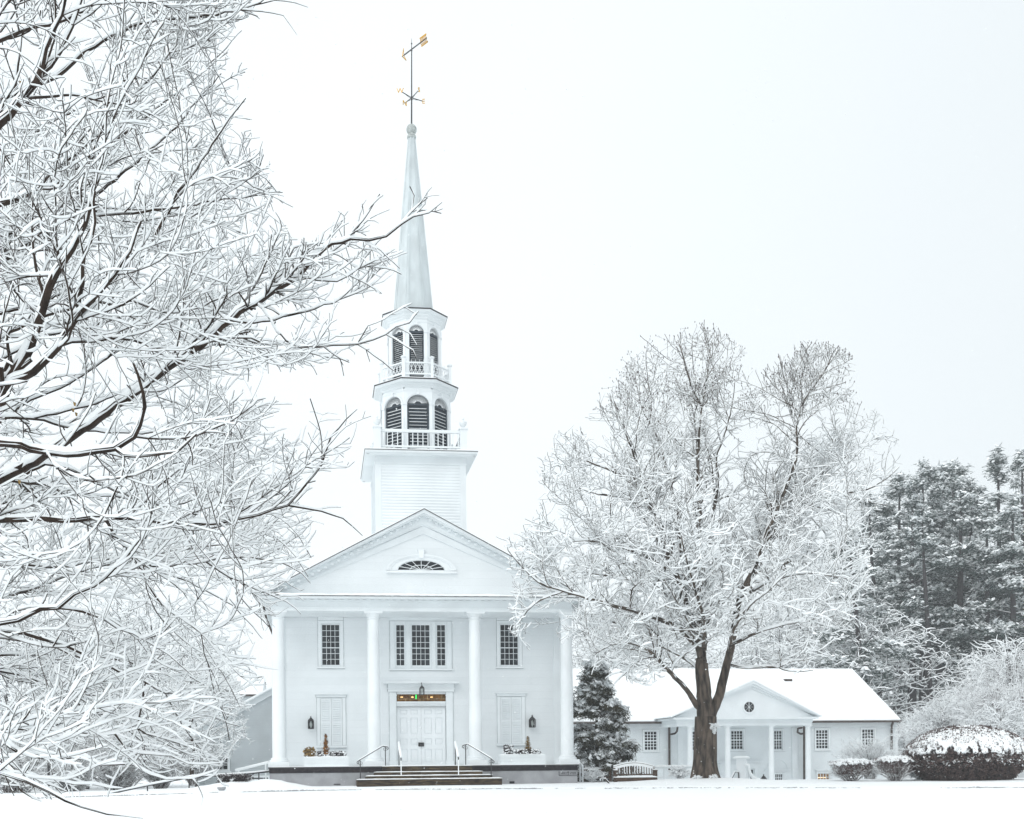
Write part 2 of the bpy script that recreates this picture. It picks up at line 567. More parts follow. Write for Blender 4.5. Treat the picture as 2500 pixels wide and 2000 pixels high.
ys = np.unique(np.concatenate([np.array([-60, -30, -10, 0, 8, 14, 18, 21, 23.]), np.arange(24, 48.01, .14), np.arange(48, 80, 1.0), np.array([80, 84, 88, 92, 96, 110, 140, 200, 350, 700, 1500.])]))
GV = np.array([(x, y, gz(x, y)) for y in ys for x in xs])
nx_, ny_ = len(xs), len(ys)
ii, jj = np.meshgrid(np.arange(nx_ - 1), np.arange(ny_ - 1))
b0 = (jj * nx_ + ii).ravel()
tag(mesh_np('snow_ground', GV, np.stack([b0, b0 + 1, b0 + nx_ + 1, b0 + nx_], 1), M_GSNOW, smooth=True), kind='structure')
# kerb edge that shows as a broken dark line between lawn and path
kb = MB()
x = -15.5
while x < 34:
    dn_ = mnoise.noise(Vector((x * .30, 3, 1))) + .5 * mnoise.noise(Vector((x * 1.7, 3, 1)))
    if dn_ > -.22:
        y0, z0 = lerp_tab(YK, x), lerp_tab(ZK, x)
        w = rnd.uniform(.012, .05) * (1.2 + dn_)
        kb.lathe([(w * .3, z0 - .02), (w, z0 + .004), (w * .8, z0 + rnd.uniform(.008, .03) * (1 + dn_)), (.002, z0 + rnd.uniform(.02, .04) * (1 + dn_))], x, y0 + rnd.gauss(-.01, .018), 5, rnd.random() * 3, cap=False)
    x += rnd.uniform(.012, .075)
tag(kb.build('path_edge', M_CEMENT), kind='structure')

# ------------------------------------------------------------------ church
TH = math.radians(6.3)
_p = at_z(1039, 1915.5, 0.0)
CHY = 43.0
CF = Frame((1039 - CX) / F * CHY, CHY, TH)
church = thing('church', 'white wooden church with tall steeple, four columns and a stepped porch', 'church', (CF.o.x, CF.o.y, 0), TH)
U, H, R_ = CF.u, CF.h, CF.rect
v_col = .52
uL, uR = U(657, 1895, 0), U(1411, 1890, 0)
hS = H(1040, 1870, 0)                 # top of the stone platform
hB = H(1040, 1884.5, 0)               # bottom of its dark stone band
vW = 2.1                              # wall plane behind the columns
# platform
g = MB(); g.box(uL + .02, uR - .02, .02, 4.0, -.6, hB)
base = g.build('foundation', M_CEMENT, church)
g = MB(); g.box(uL, uR, 0, 4.0, hB, hS - .055)
g.build('stone_band', M_BROWNSTONE, church)
g = MB(); g.box(uL - .03, uR + .03, -.035, 4.0, hS - .055, hS)
slab = g.build('platform_slab', M_ROOFEDGE, church)
g = MB(); snow_slab(g, uL + .1, uR - .1, 0.1, vW - .1, hS + .002, .022, 3)
g.build('snow', M_SNOW, slab)
# little vents and cornerstone
g = MB(); ua = U(1250, 1910, 0); g.box(ua - .1, ua + .1, -.004, .05, H(1250, 1913, 0), H(1250, 1909, 0) + .02); g.build('vent', M_DARK, base); g = MB(); g.box(U(815, 1914, 0), U(831, 1914, 0), -.004, .05, H(820, 1916, 0), H(820, 1914, 0))
g.build('vent', M_DARK, base)
g = MB()
c0, c1, d0, d1 = U(1365, 1888, 0), uR - .03, H(1388, 1893.2, 0), H(1388, 1883, 0)
g.box(c0 - .008, c0 + .008, -.004, .03, d0, d1); g.box(c0, c1, -.004, .03, d0 - .008, d0 + .008)
cm = (c0 + c1) / 2
g.box(cm - .010, cm + .010, -.004, .03, d0 + .02, d1 - .0); g.box(cm - .05, cm + .05, -.0045, .03, (d0 + d1) / 2 + .03, (d0 + d1) / 2 + .048)
g.build('cornerstone_line', M_ROOFEDGE, base)
def text(body, size, x, y, z, material, parent, name='lettering', rx=90, ext=.004, rz=0.0):
    c = bpy.data.curves.new(name, 'FONT')
    c.body = body; c.size = size; c.extrude = ext; c.align_x = 'CENTER'; c.align_y = 'CENTER'
    c.materials.append(material)
    o = bpy.data.objects.new(name, c)
    me = bpy.data.meshes.new_from_object(o)
    bpy.data.objects.remove(o); bpy.data.curves.remove(c)
    o = bpy.data.objects.new(name, me)
    link(o, parent)
    o.location = (x, y, z); o.rotation_euler = (math.radians(rx), 0, rz)
    return o
text('1832', .13, (c0 + cm) / 2, -.002, (d0 + d1) / 2, M_ROOFEDGE, base)
text('1959', .13, (c1 + cm) / 2, -.002, (d0 + d1) / 2, M_ROOFEDGE, base)

# entablature heights
hE0 = H(1040, 1492.5, .12)            # bottom of the architrave
hE1 = H(1040, 1486, .12)
hE2 = H(1040, 1469, .12)
hC0 = H(1040, 1460.5, -.25)
hC1 = H(1040, 1456.5, -.35)
eL, eR = uL + .12, uR - .12
# columns
colx = [U(681.6, 1850, v_col), U(914, 1850, v_col), U(1162, 1850, v_col), U(1385, 1850, v_col)]
cb = (colx[3] - colx[0]) / 2; cmid = (colx[3] + colx[0]) / 2
ca = (colx[2] - colx[1]) / 2
colx = [cmid - cb, cmid - ca, cmid + ca, cmid + cb]
print('cols', colx, 'uL,uR', uL, uR, 'hS', hS, 'hE0', hE0)
prof = []
hc0, hc1 = hS + .225, hE0 - .07
for i in range(15):
    t = i / 14
    r = .272 - .045 * t ** 1.7
    prof.append((r, hc0 + .15 + (hc1 - .22 - hc0 - .15) * t))
full = [(.385, hc0 - .015), (.395, hc0 + .03), (.385, hc0 + .065), (.335, hc0 + .075), (.335, hc0 + .095), (.345, hc0 + .12), (.33, hc0 + .15 - .005)] + prof + \
       [(.262, hc1 - .215), (.262, hc1 - .185), (.235, hc1 - .18), (.235, hc1 - .12), (.26, hc1 - .10), (.31, hc1 - .03), (.33, hc1)]
def make_column(x, y, sc=1.0):
    c = MB()
    c.lathe(full, x, y, 40)
    o = c.build('column', M_WHITE, church, True)
    p = MB(); p.box(x - .42, x + .42, y - .42, y + .42, hS + .001, hS + .21)
    p.build('plinth', M_WHITE, o)
    a = MB(); a.box(x - .37, x + .37, y - .37, y + .37, hc1 + .0, hE0 - .001)
    a.build('capital', M_WHITE, o)
for x in colx: make_column(x, v_col)
# entablature, three steps and cornice, with returns down the sides
e = MB()
vE = v_col - .33
e.box(eL, eR, vE, 2.05, hE0, hE1)
e.box(eL - .03, eR + .03, vE - .03, 2.08, hE1, hE1 + .04)
e.box(eL + .02, eR - .02, vE + .02, 2.03, hE1 + .04, hE2)
e.box(eL - .06, eR + .06, vE - .07, 2.1, hE2, hE2 + .05)
ent = e.build('entablature', M_TRIM, church)
c = MB()
c.box(eL - .42, eR + .42, vE - .42, 2.0, hC0 - .02, hC0 + .07)
c.box(eL - .46, eR + .46, vE - .46, 2.0, hC0 + .10, hC1 + .02)
cor = c.build('cornice', M_TRIM, church)
g = MB(); g.box(eL - .45, eR + .45, vE - .45, 2.0, hC0 + .07, hC0 + .10)
g.box(eL - .47, eR + .47, vE - .47, 2.0, hC1 + .02, hC1 + .04)
g.build('drip_edge', M_ROOFEDGE, cor)
d = MB()
n = int((eR - eL + .7) / .30)
for i in range(n + 1):
    x = eL - .3 + (eR - eL + .6) * i / n
    d.box(x - .075, x + .075, vE - .33, vE - .06, hE2 + .05, hC0 - .02)
d.build('dentil_trim', M_TRIM, cor)
s_ = MB(); snow_slab(s_, eL - .44, eR + .44, vE - .46, .6, hC1 + .04, .10, 5, over=.01)
s_.build('snow', M_SNOW, cor)
# pediment
hTop = H(1030.5, 1243, vE - .46)
pL, pR = eL - .46, eR + .46
pc = (pL + pR) / 2
hP = hC1 + .04
sl = (hTop - hP) / ((pR - pL) / 2)
tym = MB()
hw = (pR - pL) / 2
yf = vE + .04
# lunette opening in the tympanum
lx0, lx1, lyb, lyt = U(972, 1393, yf), U(1084.5, 1393, yf), H(1030, 1393.5, yf), H(1030, 1369.5, yf)
lc = (lx0 + lx1) / 2
la, lb = (lx1 - lx0) / 2, lyt - lyb
lw, lh = la * 1.02, 0
tym.add([(pL, yf, hP), (pR, yf, hP), (pc, yf, hTop - .1)], [(0, 1, 2)])
tym.build('pediment', M_FLUSH, church)
def rake(mb, side, y0, y1, off0, off1, inset=0.0):
    """board following the slope, between vertical offsets below the roof line"""
    x0 = pL + inset if side < 0 else pR - inset
    z0 = hP + inset * sl
    a = [(x0, z0 - off0), (pc, hTop - off0), (pc, hTop - off1), (x0, z0 - off1)]
    a = [(x, max(z, hP)) for x, z in a]
    if side < 0: a = a[::-1]
    mb.prism_y(a[::-1], y0, y1)
rk = MB()
for sd_ in (-1, 1):
    rake(rk, sd_, vE - .46, vE + .3, .02, .14)
    rake(rk, sd_, vE - .38, vE + .3, .14, .20)
    rake(rk, sd_, vE - .10, vE + .3, .20, .50)
    rake(rk, sd_, vE - .06, vE + .3, .50, .56)
    rake(rk, sd_, vE + .0, vE + .3, .56, .84, .5)
    rake(rk, sd_, vE - .02, vE + .3, .84, .89, .5)
rk.build('raking_cornice', M_TRIM, church)
dn = MB()
L = math.hypot(hw, hTop - hP)
nd = 25
for sd_ in (-1, 1):
    for i in range(1, nd):
        t = i / nd
        x = (pL if sd_ < 0 else pR) * (1 - t) + pc * t
        z = hP * (1 - t) + hTop * t
        if z - .33 < hP + .02: continue
        dn.box(x - .06, x + .06, vE - .24, vE - .09, z - .275, z - .19)
dn.build('dentil_trim', M_TRIM, church)
# roof with snow
rf = MB()
for sd_ in (-1, 1):
    x0 = pL if sd_ < 0 else pR
    rf.add([(x0, vE - .48, hP - .02), (pc, vE - .48, hTop), (pc, 26, hTop), (x0, 26, hP - .02), (x0, vE - .48, hP - .05), (pc, vE - .48, hTop - .035), (pc, 26, hTop - .03), (x0, 26, hP - .05)],
           [(0, 1, 2, 3), (4, 7, 6, 5), (0, 4, 5, 1), (3, 2, 6, 7), (0, 3, 7, 4)])
roof = rf.build('roof', M_TRIM, church)
re_ = MB()
for sd_ in (-1, 1):
    x0 = pL if sd_ < 0 else pR
    re_.bar((x0, vE - .49, hP - .005), (pc, vE - .49, hTop + .012), .02, .03)
re_.build('roof_edge', M_ROOFEDGE, roof)
rs = MB()
for sd_ in (-1, 1):
    x0 = pL if sd_ < 0 else pR
    rs.add([(x0, vE - .44, hP - .01), (pc, vE - .44, hTop + .01), (pc, 26, hTop + .01), (x0, 26, hP - .01), (x0 * .995 + pc * .005, vE - .41, hP + .05), (pc, vE - .41, hTop + .07), (pc, 26, hTop + .07), (x0 * .995 + pc * .005, 26, hP + .05)],
           [(4, 5, 6, 7), (0, 3, 2, 1), (0, 1, 5, 4), (3, 7, 6, 2), (0, 4, 7, 3)])
rs.build('snow', M_SNOW, roof)
# lunette window
lu = MB()
def arc(cx, cz, a, b, n=24, t0=0, t1=math.pi):
    return [(cx + a * math.cos(t0 + (t1 - t0) * i / n), cz + b * math.sin(t0 + (t1 - t0) * i / n)) for i in range(n + 1)]
def ring_band(mb, cx, cz, a0, b0_, a1, b1_, y0, y1, n=24):
    i_, o_ = arc(cx, cz, a0, b0_, n), arc(cx, cz, a1, b1_, n)
    for k in range(n):
        mb.prism_y([i_[k], o_[k], o_[k + 1], i_[k + 1]], y0, y1)
oa, ob = (U(1115, 1397, yf) - U(945, 1397, yf)) / 2, H(1030, 1354, yf) - lyb
ring_band(lu, lc, lyb, la + .02, lb + .03, la + (oa - la) * .62, lb + (ob - lb) * .62, yf - .03, yf + .02)
ring_band(lu, lc, lyb, la + (oa - la) * .62, lb + (ob - lb) * .62, la + (oa - la) * .8, lb + (ob - lb) * .8, yf - .06, yf + .02)
ring_band(lu, lc, lyb, la + (oa - la) * .8, lb + (ob - lb) * .8, oa, ob, yf - .085, yf + .02)
lu.box(lc - oa - .02, lc + oa + .02, yf - .12, yf + .02, lyb - .11, lyb - .03)
lu.prism_y([(lc - .09, lyb + lb + .1), (lc + .09, lyb + lb + .1), (lc + .125, lyb + ob + .17), (lc - .125, lyb + ob + .17)], yf - .11, yf)
lu.box(lc - .15, lc + .15, yf - .12, yf, lyb + ob + .17, lyb + ob + .2)
lun = lu.build('lunette_window', M_WHITE, church)
lg = MB(); lg.prism_y([(lc - la, lyb - .0)] + arc(lc, lyb, la, lb, 24, math.pi, 0)[::-1][::1][:0] + arc(lc, lyb, la, lb, 24)[::1], yf - .012, yf + .004)
lg.build('pane', M_GLASS2, lun)
lb_ = MB()
for k in range(1, 8):
    a = math.pi * k / 8
    lb_.bar((lc, yf - .022, lyb + .01), (lc + la * math.cos(a), yf - .022, lyb + lb * math.sin(a)), .022, .022)
pts = arc(lc, lyb, la * .5, lb * .55, 16)
for p, q in zip(pts, pts[1:]): lb_.bar((p[0], yf - .024, p[1]), (q[0], yf - .024, q[1]), .022, .022)
lb_.box(lc - la, lc + la, yf - .035, yf, lyb - .03, lyb + .02)
lb_.build('glazing_bars', M_WHITE, lun)

# front wall with its openings
rWL = R_(784, 1523, 831, 1627, vW)
rWR = R_(1220, 1523, 1267, 1627, vW)
rWC = R_(1003.5, 1523.5, 1051.5, 1628, vW)
rW1 = R_(965.5, 1523.5, 989.5, 1628, vW)
rW2 = R_(1065, 1523.5, 1089.5, 1628, vW)
rDr = R_(968.5, 1723, 1089, 1868, vW)
hD0 = hS + .02
doorH = H(1030, 1725, vW)
rTr = R_(967.5, 1695, 1089, 1712.5, vW)
wl = MB()
w0, w1 = colx[0] - .15, colx[3] + .15
wall_holes(wl, w0, w1, hS - .02, hP, vW, [rWL, rWR, rWC, rW1, rW2, (rDr[0], rDr[1], hD0, doorH), rTr], .12)
wl.box(w0, w0 + .1, vW + .002, 25, 0, hP); wl.box(w1 - .1, w1, vW + .002, 25, 0, hP)
wl.build('front_wall', M_FLUSH, church)
sf = MB(); sf.box(w0, w1, .3, vW + .3, hE0 + .12, hE0 + .16); sf.build('porch_ceiling', M_TRIM, church)
# antae behind the corner columns
an = MB()
for x in (w0 + .05, w1 - .35):
    an.box(x, x + .3, vW - .05, vW + .01, hS, hE0 + .1)
an.build('corner_board', M_TRIM, church)
for r in (rWL, rWR): window(church, r, vW, 4, 7, 3, casing=.13, head=.22)
tri = window(church, rWC, vW, 4, 7, 3, casing=0)
window(church, rW1, vW, 2, 7, 3, casing=0)
window(church, rW2, vW, 2, 7, 3, casing=0)
tm = MB()
b, t = rWC[2], rWC[3]
for a0, a1 in ((rW1[0] - .24, rW1[0] - .02), (rW1[1] + .02, rWC[0] - .02), (rWC[1] + .02, rW2[0] - .02), (rW2[1] + .02, rW2[1] + .24)):
    tm.box(a0, a1, vW - .035, vW + .01, b - .09, t + .12)
    m_ = (a0 + a1) / 2
    tm.box(m_ - .075, m_ + .075, vW - .065, vW - .03, b - .09, t + .04)
    tm.box(m_ - .085, m_ + .085, vW - .075, vW - .03, t + .04, t + .12)
    tm.box(m_ - .085, m_ + .085, vW - .075, vW - .03, b - .09, b + .06)
tm.box(rW1[0] - .25, rW2[1] + .25, vW - .05, vW + .01, t + .123, t + .32)
tm.box(rW1[0] - .27, rW2[1] + .27, vW - .09, vW + .01, t + .32, t + .345)
tm.box(rW1[0] - .24, rW2[1] + .24, vW - .06, vW + .01, t + .345, t + .48)
tm.box(rW1[0] - .42, rW2[1] + .42, vW - .20, vW + .01, t + .48, t + .53)
tm.box(rW1[0] - .30, rW2[1] + .30, vW - .10, vW + .01, b - .16, b - .093)
wsr = tm.build('window_surround', M_TRIM, church)
jt = MB(); t_ = .013
x0_, x1_ = rW1[0] - .24, rW2[1] + .24
for a in (x0_ - t_, x1_): jt.box(a, a + t_, vW - .02, vW + .004, b - .09, t + .12)
jt.box(x0_, x1_, vW - .03, vW + .004, b - .175, b - .161); jt.box(x0_ - .01, x1_ + .01, vW - .054, vW - .0505, t + .112, t + .126); jt.box(x0_ - .01, x1_ + .01, vW - .064, vW - .06, t + .346, t + .356)
for a0, a1 in ((rW1[0] - .24, rW1[0] - .02), (rW1[1] + .02, rWC[0] - .02), (rWC[1] + .02, rW2[0] - .02), (rW2[1] + .02, rW2[1] + .24)):
    m_ = (a0 + a1) / 2; jt.box(m_ - .085, m_ + .085, vW - .079, vW - .0755, t + .104, t + .118)
jt.build('joint', M_JOINT, wsr)
# thin dark strips in the soffit above the upper windows
for (xa, xb, yy) in ((766, 848, 1499.5), (1201, 1275, 1500)):
    g = MB(); g.box(U(xa, yy, vW - .3), U(xb, yy, vW - .3), vW - .34, vW - .22, H((xa + xb) / 2, yy + 1.5, vW - .3), H((xa + xb) / 2, yy - 1.5, vW - .3))
    g.build('soffit_strip', M_IRON, church)
# door
dr = MB()
dmid = (rDr[0] + rDr[1]) / 2
for s in (-1, 1):
    lf = MB()
    x0, x1 = (rDr[0] + .015, dmid - .006) if s < 0 else (dmid + .006, rDr[1] - .015)
    yv = vW + .09
    wdt = x1 - x0
    cols_ = [(x0 + wdt * .13, x0 + wdt * .43), (x0 + wdt * .57, x0 + wdt * .87)]
    hh = doorH - hD0
    rows_ = [(hD0 + hh * .065, hD0 + hh * .275), (hD0 + hh * .40, hD0 + hh * .475)[:2], (hD0 + hh * .54, hD0 + hh * .81), (hD0 + hh * .87, hD0 + hh * .945)]
    rows_[1] = (hD0 + hh * .355, hD0 + hh * .455)
    holes = [(a, b_, c_, d_) for a, b_ in cols_ for c_, d_ in rows_]
    wall_holes(lf, x0, x1, hD0, doorH - .01, yv, holes, .06)
    for (a, b_, c_, d_) in holes:
        lf.box(a + .024, b_ - .024, yv + .001, yv + .058, c_ + .024, d_ - .024)
    L_ = lf.build('door', M_WHITE, church)
g = MB(); g.box(dmid - .13, dmid + .13 - .02, vW + .03, vW + .085, H(1024, 1822.5, vW), H(1024, 1813, vW))
g.build('door_lock_plate', M_IRON, church)
ds = MB()
hT0, hT1 = rTr[2], rTr[3]
ds.box(rDr[0] - .30, rDr[0] - .0, vW - .06, vW + .01, hS + .01, hT1 + .10)
ds.box(rDr[1] + .0, rDr[1] + .30, vW - .06, vW + .01, hS + .01, hT1 + .10)
for a in (rDr[0] - .30, rDr[1]):
    ds.box(a - .02, a + .32, vW - .09, vW - .055, hS + .01, hS + .2)
    ds.box(a - .02, a + .32, vW - .09, vW - .055, hT1 - .07, hT1 - .03)
    ds.box(a + .06, a + .24, vW - .075, vW - .055, hS + .2, hT1 - .07)
ds.box(rDr[0] + .002, rDr[1] - .002, vW - .02, vW + .1, doorH, doorH + .08)
ds.box(rDr[0] + .002, rDr[1] - .002, vW - .05, vW + .1, doorH + .083, hT0 - .01)
hF0 = hT1 + .10
ds.box(rDr[0] - .36, rDr[1] + .36, vW - .10, vW + .01, hF0, hF0 + .11)
ds.box(rDr[0] - .40, rDr[1] + .40, vW - .13, vW + .01, hF0 + .113, hF0 + .15)
ds.box(rDr[0] - .36, rDr[1] + .36, vW - .10, vW + .01, hF0 + .153, hF0 + .33)
ds.box(rDr[0] - .42, rDr[1] + .42, vW - .17, vW + .01, hF0 + .333, hF0 + .37)
hF1 = H(1028, 1665.5, vW - .3)
jt = MB(); t_ = .013
for a in (rDr[0] - .30 - t_, rDr[1] + .30): jt.box(a, a + t_, vW - .03, vW + .004, hS + .02, hF0)
for a in (rDr[0] - .004 , rDr[1] - .012): jt.box(a, a + .016, vW - .065, vW - .058, hS + .02, hT1 + .08)
jt.box(rDr[0] - .3, rDr[1] + .3, vW - .104, vW - .06, hF0 - t_, hF0 - .001)
for z, d in ((hF0 + .1105, .132), (hF0 + .1505, .132)): jt.box(rDr[0] - .36, rDr[1] + .36, vW - .1015, vW - .1, z - .004, z + .004)
for a in (rDr[0] - .36 - t_, rDr[1] + .36): jt.box(a, a + t_, vW - .06, vW + .004, hF0, hF0 + .33)
jt.box(rDr[0] + .01, rDr[1] - .01, vW - .022, vW - .0205, doorH + .02, doorH + .03); jt.box(rDr[0] + .01, rDr[1] - .01, vW - .052, vW - .0505, doorH + .13, doorH + .14)
JT = jt
ds.box(rDr[0] - .56, rDr[1] + .56, vW - .34, vW + .01, hF1 - .055, hF1)
n = 24
for i in range(n + 1):
    x = rDr[0] - .48 + (rDr[1] - rDr[0] + .96) * i / n
    ds.box(x - .028, x + .028, vW - .28, vW + .01, hF0 + .373, hF1 - .057)
dsur = ds.build('door_surround', M_TRIM, church)
JT.build('joint', M_JOINT, dsur)
s_ = MB(); snow_slab(s_, rDr[0] - .55, rDr[1] + .55, vW - .33, vW - .02, hF1, .02, 8); s_.build('snow', M_SNOW, dsur)
tg = MB(); tg.add([(rTr[0], vW + .06, rTr[2]), (rTr[1], vW + .06, rTr[2]), (rTr[1], vW + .06, rTr[3]), (rTr[0], vW + .06, rTr[3])], [(0, 1, 2, 3)])
trs = tg.build('transom_window', M_TRANSOM, church)
M_LAMPWARM = mat('lit_bulb', (.9, .6, .3), .5, 0, emit=(1.0, .62, .22, 1.6))
M_EXIT = mat('green_exit_glow', (.05, .7, .15), .5, 0, emit=(.02, .9, .12, .8))
for px_ in (981, 1007, 1054):
    g = MB(); a = U(px_, 1701, vW); g.box(a - .05, a + .05, vW + .045, vW + .058, H(px_, 1703, vW), H(px_, 1701, vW)); g.build('interior_lamp', M_LAMPWARM, trs)
g = MB(); a = U(1016, 1701, vW); g.box(a - .025, a + .025, vW + .04, vW + .05, H(1016, 1706.5, vW), H(1016, 1696, vW)); g.build('exit_sign', M_EXIT, trs)
g = MB()
for px_, w_ in ((980, .008), (1001, .01), (1022, .01), (1034, .01), (1055, .008), (1077, .01)):
    a = U(px_, 1703, vW); g.box(a - w_, a + w_, vW + .045, vW + .058, rTr[2], rTr[3])
for px_ in (973, 1028, 1083):
    a = U(px_, 1703, vW); hm = (rTr[2] + rTr[3]) / 2
    g.bar((a - .07, vW + .05, hm - .07), (a + .07, vW + .05, hm + .07), .01); g.bar((a - .07, vW + .05, hm + .07), (a + .07, vW + .05, hm - .07), .01)
g.build('leading', M_FROND, trs)
# shuttered ground-floor windows
for rr in (R_(782, 1706, 836, 1820, vW), R_(1222, 1703, 1274, 1815, vW)):
    a0, a1, b0_, b1_ = rr
    m = MB()
    m.box(a0 - .14, a0, vW - .04, vW + .01, b0_ - .0, b1_ + .05)
    m.box(a1, a1 + .14, vW - .04, vW + .01, b0_ - .0, b1_ + .05)
    m.box(a0 - .17, a1 + .17, vW - .06, vW + .01, b1_ + .052, b1_ + .16)
    m.box(a0 - .22, a1 + .22, vW - .14, vW + .01, b1_ + .162, b1_ + .20)
    m.box(a0 - .17, a1 + .17, vW - .10, vW + .01, b0_ - .10, b0_ - .02)
    w_ = m.build('shuttered_window', M_TRIM, church)
    j = MB(); t_ = .013
    for a in (a0 - .14 - t_, a1 + .14): j.box(a, a + t_, vW - .02, vW + .004, b0_, b1_ + .05)
    for a in (a0 - .17 - t_, a1 + .17): j.box(a, a + t_, vW - .02, vW + .004, b1_ + .05, b1_ + .16)
    j.box(a0 - .17, a1 + .17, vW - .085, vW + .004, b0_ - .10 - t_ * 1.4, b0_ - .10); j.box(a0 - .14, a1 + .14, vW - .043, vW - .0405, b1_ + .036, b1_ + .048)
    j.box(a0, a0 + .012, vW - .012, vW + .006, b0_, b1_); j.box(a1 - .012, a1, vW - .012, vW + .006, b0_, b1_); j.box((a0 + a1) / 2 - .006, (a0 + a1) / 2 + .006, vW - .012, vW + .006, b0_, b1_)
    j.build('joint', M_JOINT, w_)
    s_ = MB(); snow_slab(s_, a0 - .2, a1 + .2, vW - .13, vW - .01, b1_ + .20, .015, 9); s_.build('snow', M_SNOW, w_)
    mid = (a0 + a1) / 2
    for (x0, x1) in ((a0 + .015, mid - .008), (mid + .008, a1 - .015)):
        q = MB()
        st = .05
        hm = b0_ + (b1_ - b0_) * .49
        q.box(x0, x0 + st, vW - .03, vW + .01, b0_, b1_); q.box(x1 - st, x1, vW - .03, vW + .01, b0_, b1_)
        for z in (b0_, hm - .04, b1_ - .07): q.box(x0 + st, x1 - st, vW - .03, vW + .01, z, z + .08)
        z = b0_ + .09
        while z < b1_ - .1:
            if not (hm - .07 < z < hm + .06):
                q.add([(x0 + st, vW - .04, z), (x1 - st, vW - .04, z), (x1 - st, vW + .004, z + .062), (x0 + st, vW + .004, z + .062), (x0 + st, vW - .002, z - .003), (x1 - st, vW - .002, z - .003)], [(0, 1, 2, 3), (0, 4, 5, 1)])
            z += .075
        q.build('shutter', M_TRIM, w_)

# steps
stp = [(872, 1178, 1913, 1899), (894, 1201, 1899.5, 1890.5), (914, 1177, 1890.0, 1881.5), (934, 1153, 1881, 1871.5)]
steps = thing('stone_steps', 'four dark stone steps edged with snow leading up to the double door', 'steps', (CF.o.x, CF.o.y, 0), TH)
hsz = [0.0, .0, .0, .0, 0]
v0s = [-1.42, -1.04, -.68, -.34]
prev = -.05
tops = []
for i, (xa, xb, yb, yt) in enumerate(stp):
    v0 = v0s[i]
    a, b = U(xa, yt, v0), U(xb if i else 1226, yt, v0)
    if i == 1: b = U(1202, yt, v0)
    if i == 2: b = U(1178, yt, v0)
    if i == 3: b = U(1153, yt, v0)
    z1 = H(1040, yt + 3.0, v0) if i < 3 else hS
    g = MB()
    g.box(a, b, v0 + .02, 0 - .03, prev, z1 - .045)
    nn = 7
    xsx = [a + (b - a) * (k + (rnd.uniform(-.2, .2) if 0 < k < nn else 0)) / nn for k in range(nn + 1)]
    for k in range(nn):
        g.box(xsx[k] + .004, xsx[k + 1] - .004, v0 - rnd.uniform(0, .02), v0 + .34, z1 - .13, z1 - rnd.uniform(0, .008))
    st = g.build('step', M_STEPSTONE, steps)
    s_ = MB(); snow_slab(s_, a, b, v0, v0 + (.36 if i < 3 else .3), z1, .032, 20 + i, over=.012)
    s_.build('snow', M_SNOW, st)
    tops.append((v0, z1, a, b))
    prev = z1 - .14
print('steps', tops)

# ---- tower
vT = 2.25
tL, tR = U(916.5, 1200, vT), U(1138.2, 1200, vT)
tw = (tR - tL); tcu = (tL + tR) / 2; tcv = vT + tw / 2
hTt = H(1026, 1112, vT)
hTc = H(1026, 1099, vT - .42)
tower_m = MB()
tower_m.box(tL + .03, tR - .03, vT + .04, vT + tw - .04, hC1, hTt + .2)
tower = tower_m.build('tower', M_TRIM, church)
cbm = MB()
clapboards(cbm, tL + .26, tR - .26, hTop - 2.2, H(1026, 1134, vT), vT + .03, .128, .03)
cl = cbm.build('clapboard_siding', M_WHITE, tower)
cbm = MB(); clapboards(cbm, -(tw / 2) + .26, tw / 2 - .26, hTop - 2.2, H(1026, 1134, vT), 0, .128, .03)
for rz_, ox, oy in ((-math.pi / 2, tL + .03, tcv), (math.pi / 2, tR - .03, tcv)):
    o = cbm.build('clapboard_siding', M_WHITE, tower); o.location = (ox, oy, 0); o.rotation_euler = (0, 0, rz_)
g = MB()
for x in (tL, tR - .26):
    for y in (vT, vT + tw - .26):
        g.box(x, x + .26, y, y + .26, hC1, hTt)
g.box(tL - .03, tR + .03, vT - .03, vT + tw + .03, H(1026, 1134, vT), H(1026, 1130, vT))
g.box(tL + .005, tR - .005, vT + .005, vT + tw - .005, H(1026, 1130, vT), hTt + .1)
g.build('corner_board', M_TRIM, tower)
oh = .44
g = MB()
g.box(tL - .10, tR + .10, vT - .10, vT + tw + .10, hTt + .02, hTt + .10)
g.box(tL - oh, tR + oh, vT - oh, vT + tw + oh, hTc - .11, hTc - .02)
g.box(tL - oh + .06, tR + oh - .06, vT - oh + .06, vT + tw + oh - .06, hTc - .17, hTc - .11)
tcor = g.build('tower_cornice', M_TRIM, church)
g = MB()
for k in range(14):
    t = -.32 + (tw + .64) * k / 13
    for (x, y, hx, hy) in ((tL + t, vT - .22, .055, .13), (tL + t, vT + tw + .22, .055, .13), (tL - .22, vT + t, .13, .055), (tR + .22, vT + t, .13, .055)):
        g.box(x - hx, x + hx, y - hy, y + hy, hTt + .09, hTc - .171)
g.build('modillion_trim', M_TRIM, tcor)
g = MB(); g.box(tL - oh - .02, tR + oh + .02, vT - oh - .02, vT + tw + oh + .02, hTc - .02, hTc)
g.build('roof_edge', M_ROOFEDGE, tcor)
s_ = MB(); snow_slab(s_, tL - oh + .06, tR + oh - .1, vT - oh + .05, vT + tw + oh - .1, hTc, .09, 31)
s_.build('snow', M_SNOW, tcor)

